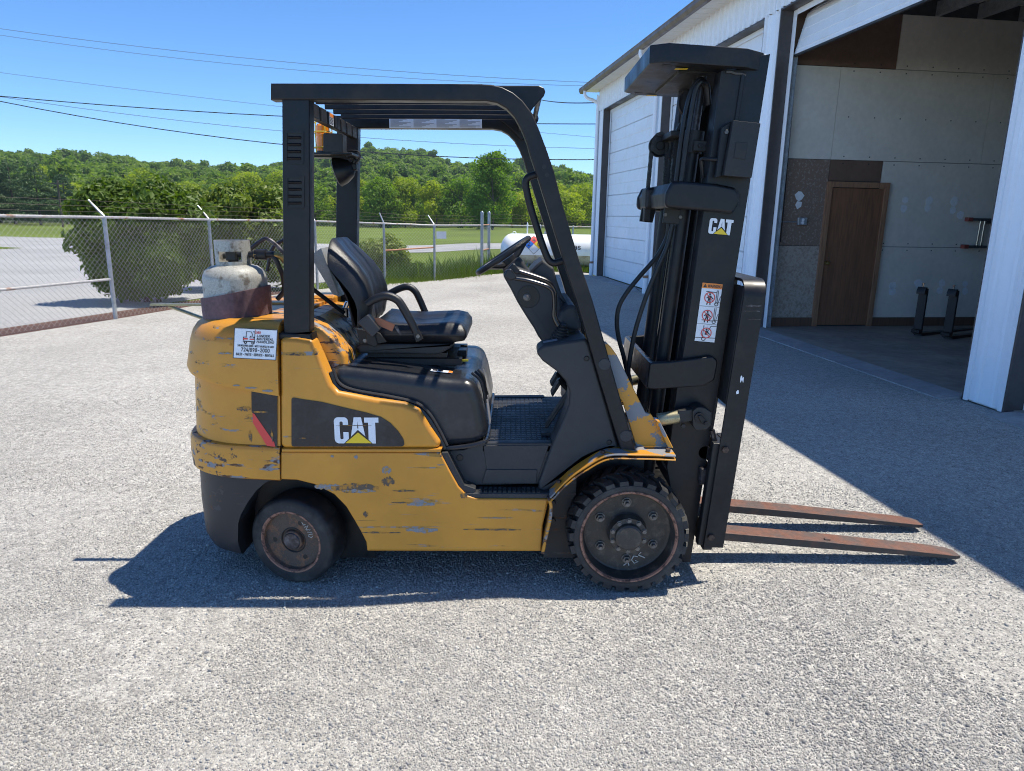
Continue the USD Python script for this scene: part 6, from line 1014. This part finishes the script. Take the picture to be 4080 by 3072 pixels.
onm('lettering', ws, text_xz('WARNING', hh * 0.52, WL * 0.28, WH - hh * 0.78, 0, True, width=WL * 0.68), 'ink', 0.0022)
onm('warning_triangle', ws, Polygon([(WL * .06, WH - hh * .82), (WL * .24, WH - hh * .82), (WL * .15, WH - hh * .14)]).difference(sbox(WL * .142, WH - hh * .66, WL * .158, WH - hh * .36)), 'ink', 0.0022)
for i in range(3):
    zc_ = ch * (2.5 - i) ; cx_ = WL * (0.45, 0.45, 0.52)[i]; r = WL * 0.27
    L_ = lambda pts, w: LineString(pts).buffer(w)
    u = WL / 100
    person = [Point(cx_, zc_ + r * 0.62).buffer(5 * u), sbox(cx_ - 7 * u, zc_ - r * 0.35, cx_ + 7 * u, zc_ + r * 0.38), L_([(cx_ + 2 * u, zc_ - r * .3), (cx_ + 6 * u, zc_ - r * 1.25)], 3 * u), L_([(cx_ - 3 * u, zc_ - r * .3), (cx_ - 10 * u, zc_ - r * 1.25)], 3 * u), L_([(cx_ + 6 * u, zc_ + r * .2), (cx_ + 17 * u, zc_ - r * .2)], 2.5 * u), L_([(cx_ - 6 * u, zc_ + r * .2), (cx_ - 13 * u, zc_ - r * .1)], 2.5 * u)]
    mast_ = [L_([(78 * u, zc_ - ch * .32), (78 * u, zc_ + ch * .42)], 1.6 * u), L_([(85 * u, zc_ - ch * .32), (85 * u, zc_ + ch * .42)], 1.6 * u), Point(82 * u, zc_ - ch * .34).buffer(10 * u).difference(Point(82 * u, zc_ - ch * .34).buffer(6.5 * u)), L_([(98 * u, zc_ + ch * .1), (90 * u, zc_ - ch * .25), (98 * u, zc_ - ch * .25)], 1.4 * u)]
    if i == 0: mast_.append(L_([(78 * u, zc_ + ch * .30), (25 * u, zc_ + ch * .33)], 1.8 * u))
    if i == 1: mast_.append(L_([(78 * u, zc_ - ch * .30), (22 * u, zc_ - ch * .28)], 1.8 * u))
    if i == 2: mast_ = [L_([(0, zc_ - ch * .30), (100 * u, zc_ - ch * .26)], 1.6 * u), Point(42 * u, zc_ - ch * .34).buffer(11 * u).difference(Point(42 * u, zc_ - ch * .34).buffer(7.5 * u)), L_([(36 * u, zc_ - ch * .2), (36 * u, zc_ + ch * .42)], 1.6 * u), L_([(50 * u, zc_ - ch * .1), (72 * u, zc_ + ch * .40), (98 * u, zc_ + ch * .42)], 1.6 * u)]; person = person[:2] + person[4:5]
    clipb = sbox(0.5 * u, ch * (2 - i) + 0.5 * u, 99.5 * u, ch * (3 - i) - 0.5 * u)
    onm('pictogram', ws, shapely.union_all(person + mast_).intersection(clipb), 'ink', 0.0012)
    ring = Point(cx_, zc_ + (0 if i else 0)).buffer(r).difference(Point(cx_, zc_).buffer(r * 0.84)); sl = L_([(cx_ - r * .68, zc_ + r * .68), (cx_ + r * .68, zc_ - r * .68)], 1.8 * u)
    onm('prohibition_ring', ws, ring.union(sl), 'decal_red', 0.0022)
    if i: onm('cell_line', ws, sbox(0, ch * (3 - i) - 0.8 * u, WL, ch * (3 - i) + 0.8 * u), 'ink', 0.0012)
cq = TR['cat2']; o2 = np.array(cq[0]); c1 = np.array(cq[1]) - o2; c2 = np.array(cq[3]) - o2; cw_, ch_ = np.linalg.norm(c1), np.linalg.norm(c2)
lg_ = P(FK, 'mast_logo', flatpoly(Polygon([(0.905, 1.556), (0.93, 1.556), (0.925, 1.566), (0.91, 1.566)]), -0.3302, 0.0004), 'decal_black', smooth=False)
cat_logo(lg_, o2[0], o2[1], cw_ * 1.0, ch_ * 0.96, -0.3312, A=(tuple(c1 / cw_), (TILT * 1.0, 1.0)))

# ------------------------------------------------------------------ the gas bottle standing on the counterweight
GC = (-1.205, -0.245); GBt = FO + np.array(FB).T @ np.array([GC[0], GC[1], 1.165])
gb = thing('gas_bottle', 'worn grey gas bottle with open collar standing on the counterweight', 'gas bottle', GBt, FB)
P(gb, 'body', lathe([(0, 0.0), (0.095, 0.0), (0.130, 0.03), (0.1345, 0.06), (0.1345, 0.185), (0.131, 0.205), (0.119, 0.226), (0.098, 0.240), (0.07, 0.247), (0, 0.249)], 48), 'tank_paint', 40)
# collar: a rolled ring with openings
def collar():
    R, t, h0, h1 = 0.069, 0.0045, 0.238, 0.352; out = []; n = 72
    def solid(a, z):
        a = a % (2 * math.pi)
        win = (0.262 < z < 0.305) and ((math.radians(238) < a < math.radians(318)) or (math.radians(165) < a < math.radians(205)) or (math.radians(20) < a < math.radians(120)))
        return not win
    zz_ = [h0, 0.262, 0.283, 0.305, 0.33, h1]
    for i in range(n):
        a0, a1 = 2 * math.pi * i / n, 2 * math.pi * (i + 1) / n
        for z0, z1 in zip(zz_[:-1], zz_[1:]):
            if not solid((a0 + a1) / 2, (z0 + z1) / 2): continue
            out.append(hexa([((R + d) * math.cos(a), (R + d) * math.sin(a), z) for z in (z0, z1) for d, a in ((0, a0), (t, a0), (t, a1), (0, a1))]))
    return cat(*out)
P(gb, 'collar', collar(), 'tank_paint', smooth=False)
P(gb, 'valve', cat(cyl((0, 0, 0.235), (0, 0, 0.30), 0.022, 14), cyl((-0.04, -0.005, 0.283), (0.08, 0.0, 0.292), 0.012, 10), bx(-0.02, 0.025, -0.035, -0.015, 0.265, 0.305, 0.004)), 'black_steel_dull')
cpg = [(0.075, 0.014), (0.088, 0.014), (0.089, 0.018), (0.102, 0.018), (0.103, 0.024), (0.112, 0.024), (0.113, 0.022), (0.150, 0.024), (0.152, 0.015), (0.185, 0.014)]
P(gb, 'coupler', xf(lathe([(0, 0.075)] + [(r, x) for x, r in cpg] + [(0, 0.185)], 20, 'x'), None, (0, -0.01, 0.291)), 'black_steel'); P(gb, 'brass_ring', xf(lathe([(0.018, 0.100), (0.0245, 0.101), (0.0245, 0.111), (0.018, 0.112)], 6, 'x'), None, (0, -0.01, 0.291)), 'brass', smooth=False)
P(gb, 'gas_hose', tube(smooth_path([(0.165, -0.01, 0.291), (0.188, -0.01, 0.270), (0.20, 0.0, 0.23), (0.205, 0.02, 0.19), (0.195, 0.05, 0.13), (0.16, 0.06, 0.09)], 6), 0.011, 10), 'hose_rubber'); P(gb, 'elbow', tube(smooth_path([(0.175, -0.01, 0.291), (0.205, 0.0, 0.282), (0.225, 0.02, 0.25)], 5), 0.012, 10), 'brass')
# maroon band: tilted boot round the bottle
bd = []
for k in range(49):
    a = 2 * math.pi * k / 48; c_, s_ = math.cos(a), math.sin(a); zt = 0.130 + 0.030 * c_ * 0.9; zb = 0.012 + 0.022 * c_
    bd.append(np.array([(0.136 * c_, 0.136 * s_, zb), (0.145 * c_, 0.145 * s_, zb), (0.147 * c_, 0.147 * s_, zt), (0.138 * c_, 0.138 * s_, zt)]))
P(gb, 'rubber_boot', loft([b_[::-1] for b_ in bd], caps=False), 'maroon', 40)
bx_ = thing('bottle_bracket', 'thin steel strap bracket sticking out behind the gas bottle', 'bracket', GBt, FB)
P(bx_, 'strap', cat(bx(-0.44, -0.12, 0.10, 0.13, 0.052, 0.062, 0.002), tube([(-0.36, 0.115, 0.05), (-0.20, 0.115, -0.01), (-0.16, 0.115, -0.035)], 0.008, 6)), 'zinc'); P(bx_, 'hoop', cat(tube(smooth_path([(0.01, 0.16, 0.30), (0.07, 0.17, 0.345), (0.10, 0.17, 0.35), (0.14, 0.17, 0.32), (0.20, 0.17, 0.25)], 5), 0.009, 8), tube(smooth_path([(0.06, 0.24, 0.20), (0.09, 0.24, 0.30), (0.14, 0.24, 0.34), (0.20, 0.24, 0.36), (0.24, 0.24, 0.34)], 5), 0.008, 8)), 'steel_worn')

# ------------------------------------------------------------------ plants
def leaf_cloud(centers, size, n, seed, up=0.3, squash=0.9, shell=0.55, fold=True, asp=0.55):
    """n leaves spread through ellipsoidal clumps: centers = [(c, radii)]"""
    g = np.random.default_rng(seed); w = np.array([r[0] * r[1] + r[0] * r[2] for _, r in centers]); k = g.choice(len(centers), n, p=w / w.sum())
    C = np.array([c for c, _ in centers])[k]; R = np.array([r for _, r in centers])[k]
    d = g.normal(size=(n, 3)); d /= np.linalg.norm(d, axis=1, keepdims=True); rad = shell + (1 - shell) * g.uniform(0, 1, (n, 1)) ** 0.6
    rad = rad * (1 + 0.10 * g.normal(size=(n, 1)))
    pos = C + d * R * rad
    nrm = d + g.normal(size=(n, 3)) * 0.7 + np.array([0, 0, up]); nrm /= np.linalg.norm(nrm, axis=1, keepdims=True)
    a = g.normal(size=(n, 3)); u = np.cross(nrm, a); u /= np.linalg.norm(u, axis=1, keepdims=True); v = np.cross(nrm, u)
    s = size * np.exp(g.normal(0, 0.3, (n, 1)))
    A, B_, C_, D = pos - u * s, pos + v * s * asp, pos + u * s, pos - v * s * asp
    V = np.stack([A, B_ + (nrm * s * 0.2 if fold else 0), C_, D + (nrm * s * 0.2 if fold else 0)], 1).reshape(-1, 3); i = np.arange(n)[:, None] * 4
    return V, np.vstack([i + [0, 1, 2], i + [0, 2, 3]])
def crown_clumps(h, w, n, seed, base=0.25, top=1.0, taper=0.5):
    g = np.random.default_rng(seed); out = []
    for _ in range(n):
        t_ = base + (top - base) * g.uniform(0, 1) ** 0.8; env = math.sin(math.pi * min(1, max(0.08, (t_ - base) / (top - base) * 0.80 + 0.17))) ** taper
        a = g.uniform(0, 6.283); q = w * 0.5 * env * math.sqrt(g.uniform(0.1, 1)) * 0.85; r = w * g.uniform(0.12, 0.24)
        out.append(((q * math.cos(a), q * math.sin(a), h * t_ - r * 0.5), (r, r, r * g.uniform(0.65, 0.9))))
    return out
def trunk(h, r, w, seed, nb=7):
    g = np.random.default_rng(seed); ms = [tube([(0, 0, -0.3), (0.02 * h, 0, h * 0.3), (-0.01 * h, 0.01 * h, h * 0.65), (0, 0, h * 0.92)], [r, r * 0.8, r * 0.45, r * 0.1], 7)]
    for _ in range(nb):
        z = h * g.uniform(0.25, 0.75); a = g.uniform(0, 6.28); L = w * 0.42; ms.append(tube([(0, 0, z), (math.cos(a) * L * 0.5, math.sin(a) * L * 0.5, z + L * 0.45), (math.cos(a) * L, math.sin(a) * L, z + L * 0.8)], [r * 0.4, r * 0.25, r * 0.08], 5))
    return cat(*ms)
# the wood on the hills: one mass
protos = []
for s_ in range(6):
    g = np.random.default_rng(100 + s_); h = g.uniform(7.0, 9.5); w = g.uniform(5.8, 7.6)
    protos.append(cat(leaf_cloud(crown_clumps(h, w, 26, 200 + s_, base=0.18), 0.36, 2300, 300 + s_, up=0.5), tube([(0, 0, -1), (0, 0, h * 0.6)], [0.25, 0.12], 5)))
HP = []
gh = np.random.default_rng(5)
while len(HP) < 3600:
    a = gh.uniform(-1.0, 0.42); r = math.sqrt(gh.uniform(146 ** 2, 425 ** 2)); x, y = r * math.sin(a), r * math.cos(a)
    HP.append((x, y, float(terrain(x, y)) - 0.3))
HP = np.array(HP); hs = gh.uniform(0.75, 1.2, len(HP)) * np.interp(np.hypot(HP[:, 0], HP[:, 1]), [130, 300], [0.9, 1.05])
scatter('hillside_forest', protos, 'leaf_hill', HP, 'z', np.stack([hs * gh.uniform(0.9, 1.15, len(HP)), hs, hs * gh.uniform(0.85, 1.15, len(HP))], 1), 'dense green broadleaf wood covering the hills behind', 'forest')
# trees one can tell apart in front of the wood
def px_tree(px, D, zoff=0.0):     # direction given as tan of the bearing
    return (px * D, D, float(terrain(px * D, D)) + zoff)
def make_tree(name, label, group, mat, h, w, n, seed, at, size=0.17, base=0.2, clumps=34, taper=0.5):
    t_ = thing(name, label, 'tree', at, None, group); P(t_, 'trunk', trunk(h, h * 0.016, w, seed), 'bark'); P(t_, 'crown', leaf_cloud(crown_clumps(h, w, clumps, seed, base, 1.0, taper), size, n, seed + 1, up=0.5), mat, smooth=False); return t_
tp = []
spec = [('leaf_bright', 6.8, 6.4), ('leaf_bright', 5.8, 6.6), ('leaf_mid', 8.0, 6.6), ('leaf_mid', 6.8, 7.0), ('leaf_bright', 7.6, 5.8)]
LANDMARK = [(-0.60, 'beside the far-left pines'), (-0.52, 'above the widest fence bush'), (-0.44, 'above the gas bottle'), (-0.36, 'just left of the rear guard post'), (-0.28, 'behind the two rear guard posts'), (-0.20, 'just right of the far guard post'), (-0.13, 'above the seat back'), (-0.06, 'left of the lone tall tree'), (0.0, 'right of the lone tall tree'), (0.07, 'above the white gas tank'), (9, 'near far building corner')]
SEEN = {}
def tree_label(tone, b, row, sc):
    s = f"{'small' if sc < 0.95 else 'big' if sc > 1.08 else 'middling'} {tone} tree in {('front', 'second', 'rear')[row]} row {next(t for v, t in LANDMARK if b < v)}"
    k = SEEN[s] = SEEN.get(s, 0) + 1
    return s if k == 1 else s + (', right one' if k == 2 else ', rightmost')
grp = ['bright trees at the foot of the hills', 'deep green trees at the foot of the hills']
g = np.random.default_rng(11); bear = -0.52; row = 0; kept = {}
places = []
for row, (D0, b0, b1, st) in enumerate(((117, -0.60, 0.10, 0.043), (128, -0.66, 0.13, 0.045), (139, -0.68, 0.15, 0.045))):
    b = b0
    while b < b1:
        places.append((b + g.uniform(-0.008, 0.008), D0 + g.uniform(-5, 5), row)); b += st * g.uniform(0.8, 1.25)
for b, D, row in places:
    k = int(g.choice(5, p=[0.28, 0.24, 0.12, 0.14, 0.22])); m, h, w = spec[k]; gi = 0 if m == 'leaf_bright' else 1; at = px_tree(b, D, -0.2); sc = g.uniform(0.85, 1.2); lb_ = tree_label(('bright yellow-green', 'deep green')[gi], b, row, sc)
    if k not in kept:
        kept[k] = make_tree('broadleaf_tree', lb_, grp[gi], m, h, w, 5200, 40 + k, (0, 0, 0)); 
        kept[k].GetAttribute('xformOp:transform').Set(Gf.Matrix4d(*[float(v) for v in (sc, 0, 0, 0, 0, sc, 0, 0, 0, 0, sc, 0, *at, 1)])); kept[k] = kept[k].GetPath()
    else: copy_of(kept[k], 'broadleaf_tree', at, rotz(g.uniform(0, 6.28), sc), lb_, grp[gi])
make_tree('broadleaf_tree', 'tall lone green tree standing out in front of the wood right of the middle', None, 'leaf_mid', 10.2, 6.6, 8500, 71, px_tree(-0.031, 96, -0.2), 0.17, 0.16, 44, 0.55)
make_tree('broadleaf_tree', 'dark rounded tree in the wood just right of the far guard post', None, 'leaf_mid', 7.6, 6.2, 7000, 75, px_tree(-0.185, 112, -0.2), 0.17, 0.15, 40, 0.5)
for k, (b, D) in enumerate(((-0.56, 112), (-0.52, 116), (-0.485, 118))):
    if k == 0: gt = make_tree('grey_green_tree', 'dull grey-green thin-leaved tree right of the pines, leftmost of its three', 'dull thin-leaved trees', 'leaf_dull', 7.0, 7.6, 3600, 90, px_tree(b, D, -0.3), 0.15)
    else: copy_of(gt.GetPath(), 'grey_green_tree', px_tree(b, D, -0.3), rotz(k * 2.0, 1.0), ('', 'dull grey-green thin-leaved tree in the middle of its three', 'dull grey-green thin-leaved tree, rightmost of its three')[k], 'dull thin-leaved trees')
# pines on the left
def pine_mesh(h, w, seed):
    g = np.random.default_rng(seed); cl = []
    for i in range(14):
        t_ = 0.12 + 0.86 * i / 14; rr = w * 0.5 * (1 - t_) ** 0.8 + 0.25
        for j in range(7):
            a = g.uniform(0, 6.283); q = rr * g.uniform(0.45, 0.95); cl.append(((q * math.cos(a), q * math.sin(a), h * t_ + g.uniform(-0.25, 0.25)), (rr * 0.42, rr * 0.42, 0.26)))
    return leaf_cloud(cl, 0.20, 8500, seed + 1, up=0.8, shell=0.2, asp=0.3)
pn = None
for k, (b, D, s_) in enumerate(((-0.735, 92, 1.0), (-0.69, 95, 1.08), (-0.655, 90, 0.98), (-0.775, 95, 1.1), (-0.825, 92, 1.05), (-0.618, 99, 0.9), (-0.71, 102, 1.15))):
    at = px_tree(b, D, -0.2); s_ *= 0.84; L_ = ['tall dark pine second from the left edge of the photo', 'dark pine in the middle of the pine stand', 'dark pine, right of the middle of the pine stand', 'dark pine cut by the left edge of the photo', 'dark pine at the outer left end of the stand', 'smaller dark pine at the right end of the stand', 'tallest dark pine, standing behind the others of the stand'][k]; G_ = 'pines at the far left'
    if pn is None:
        pn = thing('pine_tree', L_, 'tree', at, None, G_); P(pn, 'trunk', tube([(0, 0, -0.3), (0, 0, 9.0)], [0.24, 0.03], 7), 'bark'); P(pn, 'crown', pine_mesh(9.5, 8.0, 55), 'leaf_pine', smooth=False)
    else: copy_of(pn.GetPath(), 'pine_tree', at, rotz(k * 1.3, s_), L_, G_)
up_ = thing('utility_pole', 'thin wooden utility pole in front of the pines', 'pole', px_tree(-0.625, 80)); P(up_, 'pole', tube([(0, 0, 0), (0, 0, 5.0)], 0.10, 8), 'bark'); P(up_, 'crossarm', bx(-0.7, 0.7, -0.06, 0.06, 4.6, 4.72), 'bark', smooth=False)
# bushes by the fence
def bush(name, label, at, clumps, n, size, seed, mat='leaf_bush', stems=8):
    t_ = thing(name, label, 'bush', at); g = np.random.default_rng(seed); ms = []
    for _ in range(stems):
        c, r = clumps[g.integers(len(clumps))]; ms.append(tube([(g.uniform(-.15, .15), g.uniform(-.15, .15), -0.1), (c[0] * 0.4, c[1] * 0.4, c[2] * 0.5), (c[0], c[1], c[2])], [0.03, 0.02, 0.008], 5))
    P(t_, 'stem', cat(*ms), 'bark'); P(t_, 'foliage', leaf_cloud(clumps, size, n, seed + 1, up=0.35, shell=0.5, asp=0.5), mat, smooth=False)
    return t_
def blob(W, D, H, n, seed, r=(0.28, 0.5), z0=0.3):
    g = np.random.default_rng(seed); out = []
    while len(out) < n:
        p = g.uniform(-1, 1, 3)
        if (np.abs(p) ** 3).sum() > 1: continue
        q = g.uniform(*r); out.append(((p[0] * (W / 2 - q * 0.8), p[1] * (D / 2 - q * 0.8), z0 + (p[2] + 1) / 2 * (H - z0 - q)), (q, q, q * 0.8)))
    return out
bush('fence_bush', 'big dense green bush right behind the left fence, widest of the bushes', (-7.42, 14.5, float(terrain(-7.42, 14.5))), blob(2.85, 2.1, 2.65, 64, 3, z0=0.1), 36000, 0.060, 31)
bush('fence_bush', 'second dense bush behind the fence, right of the biggest one and behind the gas bottle', (-6.7, 17.4, float(terrain(-6.7, 17.4))), blob(3.2, 2.0, 2.75, 56, 8, z0=0.1), 28000, 0.064, 33)
bush('fence_bush', 'low loose bush behind the fence beyond the seat back', (-3.95, 20.9, float(terrain(-3.95, 20.9))), blob(1.9, 1.4, 1.45, 22, 9, r=(0.2, 0.36), z0=0.1), 7000, 0.05, 35)
bush('fence_bush', 'small low weedy bush at the fence foot left of the gate', (-3.0, 20.9, float(terrain(-3.0, 20.9))), blob(1.0, 0.8, 0.6, 12, 19, r=(0.13, 0.22), z0=0.06), 2600, 0.05, 36)
def blades(pts, h, w, seed, lean=0.35):
    g = np.random.default_rng(seed); n = len(pts); a = g.uniform(0, 6.283, n); L = h * np.exp(g.normal(0, 0.3, n)); d = np.stack([np.cos(a), np.sin(a), 0 * a], 1); s_ = np.stack([-np.sin(a), np.cos(a), 0 * a], 1) * w
    p = np.c_[pts, terrain(pts[:, 0], pts[:, 1])]; k = g.uniform(0, lean, n)[:, None]
    V = np.stack([p - s_, p + s_, p + d * k * L[:, None] * 0.35 + np.array([0, 0, 1]) * L[:, None] * 0.6, p + d * k * L[:, None] + np.array([0, 0, 1]) * L[:, None]], 1).reshape(-1, 3); i = np.arange(n)[:, None] * 4
    return V, np.vstack([i + [0, 1, 2], i + [2, 1, 3]])
def along(a, b, n, wid, seed):
    g = np.random.default_rng(seed); t_ = g.uniform(0, 1, n)[:, None]; return np.array(a) + (np.array(b) - np.array(a)) * t_ + g.normal(0, wid, (n, 2))
pts = np.vstack([along((-3.5, 19.9), (-2.2, 20.7), 500, 0.18, 1), along((-2.2, 20.8), (-0.9, 22.2), 1500, 0.35, 2), along((-0.9, 22.4), (0.4, 23.6), 900, 0.4, 3)])
P(None, 'tall_grass', blades(pts, 0.36, 0.006, 4), 'grass_blade', smooth=False, label='tall seeding grass along the far fence by the gate', cat='grass', kind='stuff')
pts = np.vstack([along((-0.6, 21.9), (2.4, 22.2), 5000, 0.18, 5), along((-4.7, 17.6), (-1.0, 21.8), 3500, 0.22, 6), along((-0.5, 23), (3, 24.5), 4000, 0.6, 8)])
P(None, 'grass_tufts', blades(pts, 0.13, 0.006, 7), 'grass_blade', smooth=False, label='short grass growing along the fence and under the white tank', cat='grass', kind='stuff')

# ------------------------------------------------------------------ the air: far hills fade a little
MAT['haze'] = usdkit.material(stage, '/World/Looks/haze', {'v': ('principled_volume', {'color': (0.80, 0.88, 1.0), 'density': 0.0002, 'anisotropy': 0.2})}, [], volume='v.volume')
P(None, 'haze', bx(-980, 980, -300, 1250, -40, 75), 'haze', smooth=False, label='thin summer air between the yard and the hills', cat='haze', kind='stuff')
